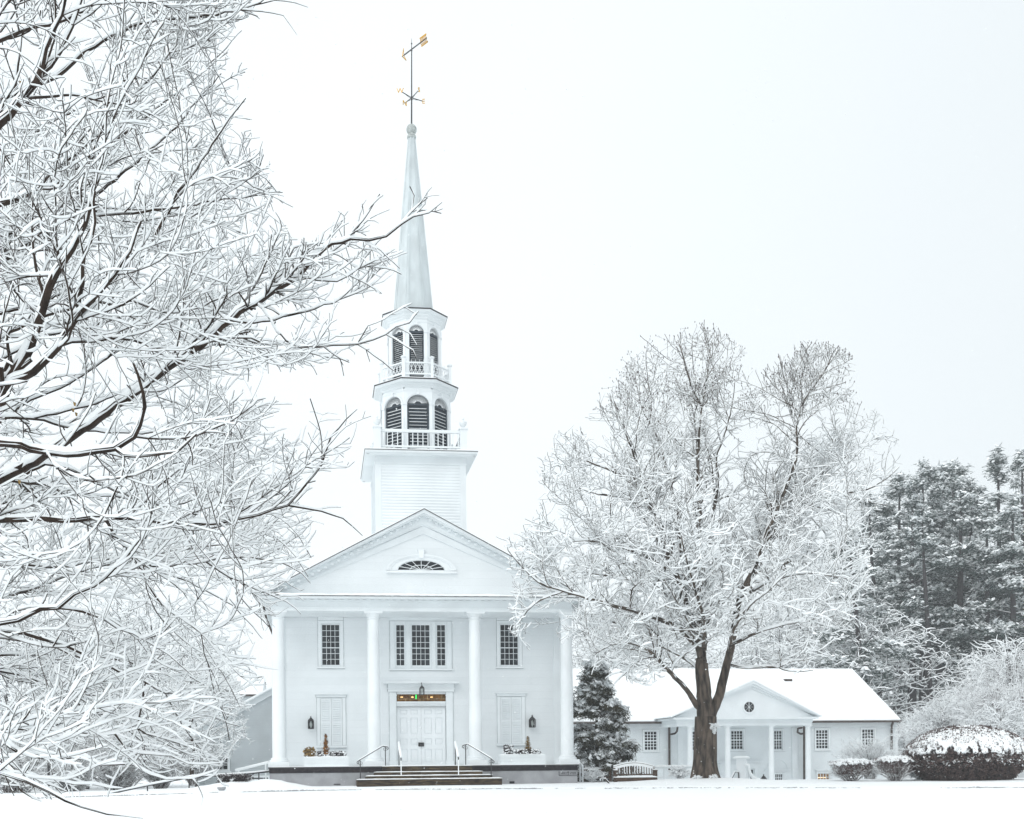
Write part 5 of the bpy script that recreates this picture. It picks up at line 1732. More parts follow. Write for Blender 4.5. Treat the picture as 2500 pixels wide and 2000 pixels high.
def colonize(P, par, A, step, infl, kill, iters, bias=(0, 0, 0), maxn=60000, jit=.12, inertia=.0, radial=None, rk=.0):
    """space colonisation: grow P (n,3)/par towards attractors A"""
    P = [np.array(P, np.float32)]; par = [np.array(par, np.int64)]
    allP = P[0].copy(); A = A.astype(np.float32)
    def near(A, Q):
        bi = np.zeros(len(A), np.int64); bd = np.full(len(A), 1e9, np.float32)
        a2 = (A ** 2).sum(1)
        for s in range(0, len(Q), 1500):
            q = Q[s:s + 1500]
            d = a2[:, None] + (q ** 2).sum(1)[None] - 2 * A @ q.T
            i = d.argmin(1); dd = d[np.arange(len(A)), i]
            m = dd < bd; bd[m] = dd[m]; bi[m] = i[m] + s
        return bi, np.sqrt(np.maximum(bd, 0))
    bi, bd = near(A, allP)
    N = len(allP)
    parl = list(par[0])
    alive = bd > kill
    A, bi, bd = A[alive], bi[alive], bd[alive]
    cnt = np.zeros(400000, np.int32)
    bias = np.array(bias, np.float32)
    for it in range(iters):
        act = bd < infl
        if not act.any() or N > maxn: break
        idx = bi[act]
        d = A[act] - allP[idx]; d /= np.linalg.norm(d, axis=1)[:, None] + 1e-6
        u, inv = np.unique(idx, return_inverse=True)
        S_ = np.zeros((len(u), 3), np.float32); np.add.at(S_, inv, d)
        S_ /= np.linalg.norm(S_, axis=1)[:, None] + 1e-6
        if inertia:
            pp = np.array([parl[k] for k in u]); pd = allP[u] - allP[np.maximum(pp, 0)]
            S_ += inertia * pd / (np.linalg.norm(pd, axis=1)[:, None] + 1e-6)
        if radial is not None:
            rd = allP[u] - radial; S_ += rk * rd / (np.linalg.norm(rd, axis=1)[:, None] + 1e-6)
        S_ += bias + rng.normal(0, jit, S_.shape).astype(np.float32)
        S_ /= np.linalg.norm(S_, axis=1)[:, None] + 1e-6
        ok = cnt[u] < 3
        cnt[u] += 1
        # attractors held by exhausted nodes are dropped
        bad = ~ok[inv]
        u, S_ = u[ok], S_[ok]
        keep = np.ones(len(A), bool); ai = np.where(act)[0]; keep[ai[bad]] = False
        newP = allP[u] + S_ * step
        allP = np.concatenate([allP, newP]); parl += list(u)
        A, bi, bd = A[keep], bi[keep], bd[keep]
        if len(newP) and len(A):
            ni, nd = near(A, newP)
            m = nd < bd; bd[m] = nd[m]; bi[m] = ni[m] + N
        N = len(allP)
        k = bd > kill
        A, bi, bd = A[k], bi[k], bd[k]
        if not len(A): break
    return allP.astype(np.float64), np.array(parl, np.int64)

def pipe_radii(P, par, rtip, expo, rfix=None, rmax=1.0):
    n = len(P)
    acc = np.zeros(n)
    kids = np.zeros(n, int)
    np.add.at(kids, par[par >= 0], 1)
    # children always come after their parents
    for i in range(n - 1, -1, -1):
        if kids[i] == 0: acc[i] = rtip ** expo
        if par[i] >= 0: acc[par[i]] += acc[i]
    r = np.minimum(acc ** (1 / expo), rmax)
    if rfix is not None:
        m = rfix > 0
        r[:len(rfix)][m] = rfix[m]
        # nothing thicker than its parent
    for i in range(n):
        if par[i] >= 0 and not (rfix is not None and i < len(rfix) and rfix[i] > 0):
            r[i] = min(r[i], r[par[i]] * .92)
    return r

def add_twigs(P, par, r, thr, length, prob, bend, segs=2, spread=.9, rt=.003, flat=.5, up=.35):
    """short side twigs on thin wood"""
    n = len(P)
    ids = np.where((r < thr) & (par >= 0) & (rng.random(n) < prob))[0]
    if not len(ids): return P, par, r
    d = P[ids] - P[par[ids]]; d /= np.linalg.norm(d, axis=1)[:, None] + 1e-6
    rd = rng.normal(0, 1, d.shape); rd[:, 2] *= flat
    rd -= (rd * d).sum(1)[:, None] * d; rd /= np.linalg.norm(rd, axis=1)[:, None] + 1e-6
    dirs = d * (1 - .45 * spread) + rd * spread
    dirs[:, 2] += up * rng.random(len(ids))
    dirs /= np.linalg.norm(dirs, axis=1)[:, None]
    L = length * (.4 + .9 * rng.random(len(ids)))
    cur = ids; base = P[ids]; newP, newpar, newr = [], [], []
    N = n
    for k in range(segs):
        q = base + dirs * (L / segs)[:, None]
        newP.append(q); newpar.append(cur); newr.append(np.full(len(ids), rt * (1 - .25 * k / segs)))
        cur = np.arange(N, N + len(ids)); N += len(ids); base = q
        dirs = dirs + rng.normal(0, .25, dirs.shape) + np.array([0, 0, bend]); dirs /= np.linalg.norm(dirs, axis=1)[:, None]
    return np.concatenate([P] + newP), np.concatenate([par] + newpar), np.concatenate([r] + newr)


def grow(P, par, r, ids, step, K, length, ang, rel, rtip, keepfn=None, up=.05, wob=.07, pair=True, flat=.75, lenvar=.45, taper=None, Rg=None, pull=None, pk=0.0):
    """a batch of side branches, one (or an opposite pair) at every node in ids; K steps each, ragged lengths"""
    Rg = Rg or rng
    d = P[ids] - P[par[ids]]; d /= np.linalg.norm(d, axis=1)[:, None] + 1e-9
    rd = Rg.normal(0, 1, d.shape); rd[:, 2] *= flat
    rd -= (rd * d).sum(1)[:, None] * d; rd /= np.linalg.norm(rd, axis=1)[:, None] + 1e-9
    if pair:
        second = Rg.random(len(ids)) < pair
        ids = np.concatenate([ids, ids[second]]); rd = np.concatenate([rd, -rd[second] + Rg.normal(0, .25, (second.sum(), 3))]); d = np.concatenate([d, d[second]])
        rd /= np.linalg.norm(rd, axis=1)[:, None] + 1e-9
    th = np.radians(Rg.uniform(ang[0], ang[1], len(ids)))[:, None]
    dirs = np.cos(th) * d + np.sin(th) * rd
    L = length if np.isscalar(length) else length[ids]
    L = L * np.clip(Rg.normal(1, lenvar, len(ids)), .25, 1.9)
    n = len(P); N = n
    cur, base = ids.copy(), P[ids].copy()
    curl = Rg.normal(0, wob * .75, (len(ids), 3)); curl[:, 2] += wob * .2
    r0 = np.clip(r[ids] * rel, rtip * 1.15, None)
    aliveL = L.copy(); act = np.ones(len(ids), bool)
    newP, newpar, newr, news = [], [], [], []
    k = 0
    while act.any() and k < K:
        w = np.where(act)[0]
        dd = dirs[w] + Rg.normal(0, wob * .75, (len(w), 3)) + curl[w]; dd[:, 2] += up
        if pull is not None:
            q = base[w] - pull; q /= np.linalg.norm(q, axis=1)[:, None]; dd += pk * q
        dd /= np.linalg.norm(dd, axis=1)[:, None]; dirs[w] = dd
        st = np.minimum(step, np.maximum(aliveL[w], step * .45))[:, None]
        q = base[w] + dd * st
        ok = aliveL[w] > step * .3
        if keepfn is not None: ok &= keepfn(q)
        act[w[~ok]] = False
        w, q = w[ok], q[ok]
        if not len(w): break
        newP.append(q); newpar.append(cur[w].copy())
        f = 1 - (k * step) / np.maximum(L[w], 1e-3)
        newr.append(rtip + (r0[w] - rtip) * np.clip(f, 0, 1))
        cur[w] = np.arange(N, N + len(w)); N += len(w); base[w] = q; aliveL[w] -= step
        k += 1
    if not newP: return P, par, r, np.array([], int)
    return np.concatenate([P] + newP), np.concatenate([par] + newpar), np.concatenate([r] + newr), np.arange(n, N)
def tube_arrays(P, par, r, nsel, sides, off=None, rw=None, rh=None, mask=None):
    """tube rings for every segment parent->node; optional elliptical snow section"""
    n = len(P)
    idx = np.where(par >= 0)[0] if mask is None else np.where((par >= 0) & mask)[0]
    kids_main = np.full(n, -1)
    order = np.argsort(r)
    ok = order[par[order] >= 0]
    kids_main[par[ok]] = ok           # thickest child wins
    a, b = par[idx], idx
    d = P[b] - P[a]; L = np.linalg.norm(d, axis=1)[:, None] + 1e-9; d = d / L
    dn = np.zeros((n, 3)); dn[b] = d
    # tangent at a node: mean of own direction and main child's
    tan = dn.copy()
    has = kids_main >= 0
    tan[has] += dn[kids_main[has]]
    tn = np.linalg.norm(tan, axis=1)[:, None]; tan = np.where(tn > 1e-6, tan / np.maximum(tn, 1e-6), dn)
    is_main = kids_main[a] == b
    ta = np.where(is_main[:, None], tan[a], d); tb = tan[b]
    return idx, a, b, ta, tb, is_main
REF = np.array([0.13, 0.21, 0.969]); REF /= np.linalg.norm(REF)
def frames(t):
    s = np.cross(t, REF); sn = np.linalg.norm(s, axis=1)[:, None]
    s = np.where(sn > 1e-3, s / np.maximum(sn, 1e-3), np.array([1.0, 0, 0]))
    u = np.cross(s, t)
    return s, u
def bark_mesh(name, P, par, r, sides, material, parent=None, mask=None, origin=(0, 0, 0), smooth=True):
    idx, a, b, ta, tb, mn = tube_arrays(P, par, r, None, sides, mask=mask)
    ra = np.where(mn, r[a], np.minimum(r[b] * 1.1, r[a])); rb = r[b]
    V = []
    ang = np.linspace(0, 2 * np.pi, sides, endpoint=False)
    for c, t, rr in ((P[a], ta, ra), (P[b], tb, rb)):
        s, u = frames(t)
        V.append(c[:, None] + rr[:, None, None] * (np.cos(ang)[None, :, None] * s[:, None] + np.sin(ang)[None, :, None] * u[:, None]))
    m = len(idx)
    V = np.stack(V, 1).reshape(-1, 3) - np.array(origin)
    base = np.arange(m)[:, None] * 2 * sides
    k = np.arange(sides); k2 = (k + 1) % sides
    Fq = np.stack([base + k, base + k2, base + sides + k2, base + sides + k], 2).reshape(-1, 4)
    return mesh_np(name, V, Fq, material, parent, smooth)
WIND = np.array([-.32, -.12, 1.0]); WIND /= np.linalg.norm(WIND)
def snow_mesh(name, P, par, r, parent, h_thin, h_thick, wmin, sides=5, mask=None, origin=(0, 0, 0), gap=.08, vert=.25, seed=0, amount=None):
    """a rounded ridge of snow on the upper side of every branch"""
    idx, a, b, ta, tb, mn = tube_arrays(P, par, r, None, sides, mask=mask)
    n = len(P)
    nz = rng.random(n)
    lump = .65 + .6 * nz
    lump[rng.random(n) < gap] = .15
    if amount is not None: lump = lump * amount
    def section(c, t, rr, lp):
        s = np.cross(t, WIND); hz = np.linalg.norm(s, axis=1)[:, None]
        s = s / np.maximum(hz, 1e-3)
        u = np.cross(s, t)
        hzf = np.clip((hz[:, 0] - vert) / (1 - vert), 0, 1) ** .6
        k = np.clip(rr / .05, 0, 1)
        h = (h_thin * (1 - k) + h_thick * k) * hzf * lp
        w = np.maximum(rr * .98, wmin) * (.5 + .5 * hzf) * (.6 + .4 * lp)
        low = -rr * .15
        V = []
        ang = np.linspace(np.pi, 0, sides)
        C = c + u * low[:, None]
        pts = [C[:, None] + (w[:, None] * np.cos(ang)[None])[..., None] * s[:, None] + ((h + rr * 1.0)[:, None] * np.sin(ang)[None])[..., None] * u[:, None]]
        return pts[0]
    la, lb = lump[a], lump[b]
    ra = np.where(mn, r[a], np.minimum(r[b] * 1.1, r[a]))
    end = np.ones(n, bool); end[a] = False
    lb = np.where(end[b], lb * .45, lb)
    V = np.stack([section(P[a], ta, ra, la), section(P[b], tb, r[b], lb)], 1).reshape(-1, 3) - np.array(origin)
    m = len(idx)
    base = np.arange(m)[:, None] * 2 * sides
    k = np.arange(sides); k2 = (k + 1) % sides
    Fq = np.stack([base + k, base + k2, base + sides + k2, base + sides + k], 2).reshape(-1, 4)
    return mesh_np(name, V, Fq, M_SNOW, parent, True)

# ------------------------------------------------------------------ big maple on the mound
YM = 41.0
mo = at(1722, 1903, YM)
SC = YM / F
sk = Skel()
def ML(pts, r0, r1, start=None, wob=.015, step=.18):
    """traced limb: (px, py, depth offset)"""
    P = [at(p[0], p[1], YM + (p[2] if len(p) > 2 else 0)) for p in pts]
    if start is None: start = nearest(sk, P[0])
    return sk.limb(P, (r0 * SC, (min(r1, .9) if r1 < 3 else r1) * SC), start, step, wob)
tr = ML([(1722, 1908), (1721, 1880), (1722, 1830), (1722.5, 1790), (1723, 1750)], 30, 26, -1, 0)
for i, k in enumerate(tr):
    if i < 5: sk.r[k] *= (1.4, 1.22, 1.1, 1.04, 1.0)[i]
ls = ML([(1722.5, 1790), (1721, 1750), (1719, 1700), (1715, 1650), (1712, 1612)], 21, 15)
rs_ = ML([(1728, 1790), (1737, 1745), (1755, 1700), (1766, 1660), (1776, 1620), (1784, 1585)], 13, 9)
a_ = ML([(1712, 1612), (1700, 1560, -.3), (1680, 1480, -.6), (1648, 1395, -.8), (1621, 1333, -1), (1604, 1284, -1.2), (1588, 1236, -1.3), (1567, 1174, -1.4), (1545, 1105, -1.5), (1520, 1040, -1.6), (1500, 980, -1.7)], 8, 2)
b_l = ML([(1716, 1612), (1712, 1530, .2), (1710, 1415, .3), (1714, 1346, .3), (1707, 1243, .2), (1703, 1146, 0), (1707, 1050, -.2), (1714, 995, -.2), (1725, 930, -.2), (1735, 850, -.1)], 9, 2)
ML([(1714, 995, -.2), (1690, 950, -.4), (1670, 880, -.8), (1655, 830, -1)], 3, 1.2)
c_l = ML([(1718, 1600), (1724, 1400, .8), (1736, 1312, 1), (1745, 1229, 1.2), (1752, 1174, 1.3), (1748, 1119, 1.4), (1766, 1070, 1.5), (1785, 1000, 1.6), (1795, 930, 1.6)], 7, 2)
d_l = ML([(1690, 1530, -.5), (1665, 1400, .6), (1650, 1240, 1), (1630, 1160, 1.2), (1614, 1091, 1.4), (1596, 1050, 1.5), (1565, 990, 1.6), (1550, 910, 1.7)], 6, 1.8)
e_l = ML([(1784, 1585), (1795, 1520, .2), (1807, 1457, .3), (1840, 1390, .4), (1868, 1310, .6), (1890, 1257, .7), (1940, 1215, .8), (1990, 1175, .8), (2040, 1130, .9), (2085, 1060, 1)], 9, 2)
f_l = ML([(1868, 1310, .6), (1915, 1200, .2), (1945, 1110, -.2), (1945, 1036, -.3), (1960, 988, -.3), (1955, 932, -.3), (1975, 870, -.3)], 5, 2)
ML([(1945, 1050, -.3), (1925, 990, .2), (1905, 930, .5), (1900, 890, .6)], 3, 1.2)
ML([(1960, 985, -.3), (1995, 930, -.5), (2030, 880, -.6), (2050, 850, -.6)], 3, 1.2)
ML([(1786, 1574), (1825, 1555, -1), (1862, 1540, -1.6), (1945, 1519, -2.4), (2028, 1505, -3), (2080, 1490, -3.2)], 5, 1.5)
ML([(1788, 1622), (1820, 1631, -.4), (1867, 1628, -.9), (1901, 1630, -1.2), (1929, 1615, -1.5), (1960, 1612, -1.8), (2000, 1600, -2)], 5, 1.6)
ML([(1901, 1630, -1.2), (1930, 1640, -1.4), (1985, 1637, -1.5)], 2, 1)
lw = ML([(1706, 1735), (1692, 1708, -.2), (1676, 1684, -.4), (1646, 1652, -.8), (1618, 1622, -1.1), (1600, 1603, -1.3), (1572, 1581, -1.7), (1530, 1570, -2.2), (1490, 1575, -2.6), (1450, 1600, -2.8)], 7.5, 2)
ML([(1600, 1603, -1.3), (1560, 1612, -1), (1530, 1640, -.8), (1500, 1670, -.6)], 2.5, 1)
ML([(1700, 1580, -.3), (1650, 1530, -1.2), (1560, 1495, -2.2), (1500, 1480, -2.8), (1440, 1462, -3.2), (1376, 1443, -3.5), (1324, 1426, -3.7), (1283, 1395, -3.8), (1241, 1345, -3.9)], 6, 1.6)
ML([(1376, 1443, -3.5), (1320, 1465, -3.2), (1280, 1500, -3), (1262, 1530, -3)], 2.4, 1)
ML([(1610, 1290, -1), (1570, 1215, -1.5), (1530, 1170, -2), (1448, 1132, -2.6), (1400, 1118, -2.8)], 4, 1.5)
ML([(1600, 1260, -1), (1531, 1215, .5), (1462, 1207, 1.2), (1407, 1190, 1.8), (1338, 1174, 2.2)], 4, 1.5)
ML([(1860, 1320, .5), (1931, 1250, 1.8), (2055, 1208, 3), (2117, 1195, 3.4), (2166, 1167, 3.6), (2195, 1140, 3.7)], 5, 1.5)
ML([(1650, 1400, -.8), (1580, 1360, -2), (1500, 1330, -3), (1430, 1320, -3.6), (1360, 1330, -4)], 4.5, 1.5)
ML([(1650, 1410, -.7), (1560, 1420, .8), (1450, 1400, 2.2), (1350, 1390, 3), (1290, 1360, 3.3)], 4, 1.5)
ML([(1805, 1460, .3), (1880, 1420, -1.4), (1960, 1400, -2.6), (2050, 1410, -3.4), (2100, 1420, -3.8)], 4.5, 1.5)
ML([(1840, 1400, .4), (1930, 1370, 1.6), (2030, 1330, 2.6), (2120, 1310, 3.2)], 4.5, 1.5)
ML([(1720, 1560, .2), (1725, 1500, 2), (1760, 1430, 3.6), (1800, 1380, 4.6), (1850, 1330, 5.2)], 6, 1.5)
ML([(1715, 1580, -.2), (1720, 1520, -2), (1700, 1450, -3.4), (1680, 1380, -4.4), (1660, 1300, -5)], 5.5, 1.5)
ML([(1780, 1600, .1), (1790, 1540, -1.8), (1830, 1480, -3.2), (1880, 1440, -4.2), (1920, 1400, -4.8)], 4.5, 1.5)
ML([(1716, 1640), (1660, 1600, 1), (1580, 1560, 2.2), (1500, 1520, 3.2), (1420, 1500, 4), (1340, 1500, 4.4)], 5, 1.5)
CROWN = [(1697, 790), (1628, 822), (1566, 828), (1524, 884), (1476, 940), (1434, 1015), (1365, 1063), (1324, 1119), (1314, 1160), (1324, 1229), (1262, 1298), (1221, 1325), (1241, 1450), (1241, 1540), (1303, 1612), (1386, 1660), (1497, 1655), (1600, 1690), (1660, 1640), (1720, 1600), (1790, 1640), (1883, 1668), (2028, 1625), (2090, 1553), (2117, 1450), (2145, 1346), (2159, 1243), (2215, 1119), (2159, 1022), (2090, 988), (2085, 877), (2028, 840), (1966, 835), (1895, 885), (1850, 930), (1821, 857), (1752, 805)]
P, par, r = np.array(sk.p), np.array(sk.par), np.array(sk.r)
def maple_keep(q):
    px = CX + q[:, 0] / q[:, 1] * F + ROLL * (CY - (CY - (q[:, 2] - EYE) / q[:, 1] * F)) * -1; py = CY - (q[:, 2] - EYE) / q[:, 1] * F
    j = rng.normal(0, 14, len(q))
    return poly_in(CROWN, px + j, py + j) & (np.abs(q[:, 1] - YM) < 6.6) & (q[:, 2] > 3.0)
hub_ = np.array(at(1722, 1700, YM))
isl = (par >= 0) & (r < 9.5 * SC) & (P[:, 2] > 3.6)
ids = np.where(isl & (rng.random(len(P)) < np.where(r > 3.6 * SC, .20, .44)))[0]
Lb = np.full(len(P), 2.6)
P, par, r, n1 = grow(P, par, r, ids, .17, 24, 2.4, (32, 70), .42, .010, maple_keep, .025, .13, .35, .9, .5, None, None, hub_, .05)
ids = n1[rng.random(len(n1)) < .42]
P, par, r, n2 = grow(P, par, r, ids, .13, 12, .95, (35, 70), .6, .008, maple_keep, .02, .15, .45, .8, .4, None, None, hub_, .04)
ids = np.concatenate([n1[rng.random(len(n1)) < .35], n2[rng.random(len(n2)) < .42]])
P, par, r, n3 = grow(P, par, r, ids, .11, 4, .34, (35, 75), .7, .0065, maple_keep, .05, .18, .4, .7, .4)
print('maple nodes', len(P))
maple = thing('maple_tree', 'big bare maple laden with snow on the mound right of the church', 'tree', tuple(mo))
org = np.array(mo)
thick = r > .10
big = bark_mesh('trunk', P, par, r, 20, M_BARK_M, maple, thick, org)
bm_ = big.modifiers.new('d', 'DISPLACE') if False else None
crown = bark_mesh('crown', P, par, r, 5, MATS['maple_bark'], maple, ~thick, org)
# the wind has cleared part of the crown top, so its twigs show dark
pyy = CY - (P[:, 2] - EYE) / P[:, 1] * F
am = np.interp(pyy, [830, 1020, 1250, 1500], [.06, .35, 1.0, 1.15]) * np.clip(.95 + .5 * vnoise(P, .9), .45, 1.3)
sn = snow_mesh('snow', P, par, r, maple, .044, .06, .018, 5, ~thick, org, .12, .15, amount=am)

# leaf buds and keys left on the topmost twigs
tips = np.ones(len(P), bool); tips[par[par >= 0]] = False
ids = np.where(tips & (pyy < 1010) & (rng.random(len(P)) < .55))[0]
V, Fc = [], []
for i in ids:
    c = P[i] - org
    o = len(V)
    for k in range(4):
        a = k * 1.57 + rnd.random(); V.append((c[0] + .02 * math.cos(a), c[1] + .02 * math.sin(a), c[2] + rnd.uniform(-.02, .02)))
    V.append((c[0], c[1], c[2] + .05)); V.append((c[0], c[1], c[2] - .035))
    Fc += [(o, o + 1, o + 4), (o + 1, o + 2, o + 4), (o + 2, o + 3, o + 4), (o + 3, o, o + 4), (o + 1, o, o + 5), (o + 2, o + 1, o + 5), (o + 3, o + 2, o + 5), (o, o + 3, o + 5)]
mesh_np('seed_clusters', np.array(V), np.array(Fc), M_BROWNTWIG, maple)
# ------------------------------------------------------------------ the near tree whose boughs fill the left side
YN = 11.0
NS = YN / F
nk = Skel()
TX = -560
tb = at(TX, 1990, YN)
trunk_base = Vector((tb.x, YN, gz(tb.x, YN) - .1))
zt_ = at(TX, 500, YN).z
nk.limb([trunk_base, (tb.x + .05, YN, 1.6), (tb.x - .05, YN + .1, 4.2), (tb.x + .1, YN, 7.0), (tb.x, YN, 10.5), (tb.x + .1, YN, 13)], (.36, .05), -1, .15)
for i, k in enumerate(range(0, 8)): nk.r[k] *= (1.6, 1.35, 1.2, 1.1, 1.05, 1.02, 1, 1)[i]
NTR = len(nk.p)
def NL(pts, r0, r1, d0=0.0, d1=0.0, trunk=True, wob=.012):
    """traced bough, pixel path from left to right, depth offset running d0 -> d1"""
    n = len(pts)
    P = []
    if trunk:
        x0, y0 = pts[0]; x1, y1 = pts[min(2, n - 1)]
        sl_ = (y1 - y0) / max(20.0, x1 - x0)
        sl_ = max(-1.3, min(.35, sl_))
        yy = y0 - sl_ * (x0 - TX) * .75
        yy = max(-500, min(1760, yy))
        st = at(TX, yy, YN); st = Vector((tb.x, YN, max(.9, st.z)))
        s_id = int(np.argmin(((np.array(nk.p[:NTR]) - np.array(st)) ** 2).sum(1)))
        P.append(Vector(nk.p[s_id]))
        mid = at((TX + x0) / 2, (y0 + CY - (nk.p[s_id][2] - EYE) / YN * F) / 2 + 12, YN + d0 * .6)
        P.append(mid)
    for i, (x, y) in enumerate(pts):
        P.append(at(x, y, YN + d0 + (d1 - d0) * i / max(1, n - 1)))
    if not trunk:
        s_id = nearest(nk, P[0])
        P[0] = Vector(nk.p[s_id])
    nk.limb(P, (r0 * NS * (1.1 if trunk else .85), min(r1, 1.2 + .45 * r1) * NS * .75), s_id, .10, wob)
B = NL
# boughs (photo pixels)
B([(0, 980), (19, 934), (70, 850), (97, 776), (125, 702), (153, 646), (183, 605), (207, 548), (227, 479), (236, 434)], 13, 5, -1.6, -2.0)
B([(32, 934), (83, 906), (139, 846), (185, 785), (199, 693), (203, 625), (227, 580), (232, 467)], 10, 4, -1.7, -2.2, False)
B([(185, 785), (223, 734), (278, 670), (320, 610), (345, 540)], 7, 3, -2.0, -2.2, False)
B([(0, 1166), (83, 1124), (172, 1068), (241, 1017), (306, 971), (385, 915), (468, 860), (524, 813), (584, 762), (649, 725), (700, 690), (728, 674), (755, 645), (788, 609), (812, 597), (858, 583), (900, 588), (940, 575), (981, 547), (1010, 531), (1050, 519), (1079, 494)], 13, 1.2, .3, -.6)
B([(728, 674), (775, 684), (820, 688), (850, 672), (880, 655), (915, 640), (940, 632)], 3.5, 1.0, -.2, -.1, False)
B([(858, 583), (880, 545), (905, 505), (925, 480), (935, 478)], 2.0, .8, -.3, -.5, False)
B([(981, 547), (1008, 520), (1012, 480), (1008, 463)], 2.0, .8, -.5, -.5, False)
B([(1020, 530), (1035, 500), (1045, 462)], 1.6, .8, -.5, -.6, False)
B([(584, 790), (640, 785), (714, 767), (790, 745), (850, 725), (900, 700), (960, 655)], 5, 1.0, .2, .8, False)
B([(0, 1082), (70, 1094), (116, 1101), (162, 1108), (232, 1105), (278, 1098), (325, 1068), (343, 1040), (352, 994), (350, 962), (335, 915), (325, 887)], 9, 3, -2.6, -3.2)
B([(278, 1098), (306, 1108), (340, 1113), (380, 1112), (430, 1100), (480, 1060)], 5, 2, -2.9, -3.0, False)
B([(0, 1268), (93, 1268), (185, 1268), (278, 1263), (343, 1268), (417, 1275), (510, 1279), (594, 1263), (663, 1247), (700, 1235), (733, 1198), (784, 1133), (807, 1068), (844, 1027), (872, 999)], 8, 1.3, -1.2, -1.0)
B([(700, 1235), (740, 1243), (784, 1249), (835, 1268), (862, 1290), (885, 1308)], 3.5, 1.0, -1.0, -.6, False)
B([(640, 838), (710, 839), (811, 841), (870, 839), (915, 829), (943, 815), (970, 800), (1000, 791), (1015, 773), (1022, 760)], 4, 1.2, -.6, -.8, False)
B([(970, 803), (1000, 815), (1018, 843)], 1.6, .7, -.7, -.7, False)
B([(139, 846), (153, 839), (209, 832), (297, 827), (352, 841), (394, 850), (464, 846), (570, 822), (640, 838)], 5.5, 3.5, -1.8, -.6, False)
B([(0, 1180), (111, 1133), (185, 1152), (260, 1189), (343, 1221), (394, 1235), (450, 1230), (520, 1200)], 7, 2, 1.2, 1.6)
B([(0, 1230), (50, 1205), (111, 1180), (200, 1172), (300, 1160), (400, 1140), (500, 1110), (600, 1080)], 7, 1.5, 2.2, 3.4)
B([(0, 1020), (46, 1020), (107, 1027), (153, 1040), (209, 1050), (287, 1057), (371, 1054), (450, 1030), (540, 990)], 7, 2, .8, 1.8)
B([(0, 1031), (28, 1008), (93, 966), (167, 938), (260, 874), (297, 846), (350, 800), (420, 740), (500, 690)], 7, 2, 2.0, 3.2)
B([(70, 1015), (185, 999), (260, 975), (334, 943), (417, 887), (500, 850), (580, 840), (660, 860), (720, 880)], 6, 1.2, 1.0, 2.6, False)
B([(0, 762), (83, 748), (153, 716), (230, 690), (300, 640), (380, 560), (440, 500)], 7, 2, 1.8, 2.8)
B([(0, 818), (83, 781), (167, 753), (232, 734), (287, 744), (320, 734), (394, 762), (450, 760), (540, 730), (620, 700)], 6.5, 1.6, -.4, .6)
B([(0, 878), (93, 823), (162, 809), (240, 790), (330, 760), (420, 700), (520, 640), (600, 600)], 7, 1.6, 2.6, 3.6)
B([(5, 609), (28, 683), (60, 739), (97, 772)], 3.5, 4, -1.7, -1.7, False)
B([(0, 576), (89, 540), (203, 528), (325, 519), (430, 507), (520, 490), (600, 480), (690, 470)], 6, 1.5, .8, 1.6)
B([(0, 640), (60, 600), (126, 560), (200, 500), (280, 440), (350, 380), (420, 320), (480, 250), (540, 180)], 9, 1.8, 1.0, 2.2)
B([(0, 500), (40, 490), (93, 460), (122, 425), (170, 385), (240, 330), (300, 260), (345, 215), (400, 150), (440, 100)], 8, 2, .0, .8)
B([(0, 560), (100, 480), (200, 400), (300, 330), (400, 250), (450, 215), (500, 170), (540, 130), (590, 75)], 7, 1.5, 2.6, 3.4)
B([(280, 700), (340, 640), (377, 584), (422, 491), (450, 446), (479, 410), (520, 350), (560, 290), (600, 240)], 6, 1.5, .6, .2, False)
B([(422, 491), (480, 440), (540, 430), (600, 440), (660, 400)], 3.5, 1.2, .5, 0, False)
B([(0, 300), (24, 276), (61, 231), (87, 199), (105, 162), (112, 122), (134, 69), (158, 0), (175, -60)], 10, 5, -1.4, -1.8)
B([(87, 199), (122, 160), (150, 126), (178, 61), (195, 15), (210, -40)], 7, 4, -1.5, -1.4, False)
B([(0, 245), (60, 215), (140, 185), (230, 102), (284, 85), (345, 45), (400, 20), (460, -20)], 9, 3, .6, 1.2)
B([(0, 97), (49, 73), (118, 61), (162, 45), (227, 12), (280, -20)], 7, 3, -.4, -.8)
B([(200, 130), (296, 77), (390, 47), (499, 39), (588, 22), (633, 4), (660, -15)], 6, 1.2, .8, .6, False)
B([(588, 22), (640, 30), (690, 40), (725, 85)], 2.2, .7, .6, .7, False)
B([(620, 12), (670, 0), (720, 5), (752, 18)], 2.0, .7, .6, .9, False)
B([(0, 20), (40, -10), (90, -50)], 8, 5, 1.5, 2)
B([(0, 400), (60, 350), (120, 300), (200, 260), (290, 200), (360, 190), (430, 200)], 6, 1.5, 3.0, 3.6)
B([(0, 1375), (61, 1379), (85, 1379), (150, 1385), (230, 1370), (330, 1360), (450, 1340), (560, 1330), (660, 1325), (740, 1310)], 6, 1.2, 1.2, 2.4)
B([(0, 1525), (49, 1511), (97, 1487), (142, 1481), (183, 1454), (227, 1430), (280, 1385), (325, 1337), (360, 1290)], 7, 2, -1.6, -1.8)
B([(142, 1481), (203, 1491), (252, 1515), (292, 1535), (353, 1564), (410, 1600), (470, 1650)], 4, 1.2, -1.6, -1.2, False)
B([(353, 1564), (400, 1545), (430, 1511), (470, 1480)], 2.5, 1.0, -1.4, -1.2, False)
B([(0, 1539), (53, 1543), (101, 1560), (162, 1576), (199, 1596), (243, 1617), (292, 1641), (357, 1669), (406, 1694), (463, 1688), (511, 1681), (570, 1690)], 6, 1.2, -.6, .4)
B([(0, 1556), (73, 1568), (138, 1584), (220, 1620), (290, 1680), (350, 1740)], 5, 1.2, .8, 1.4)
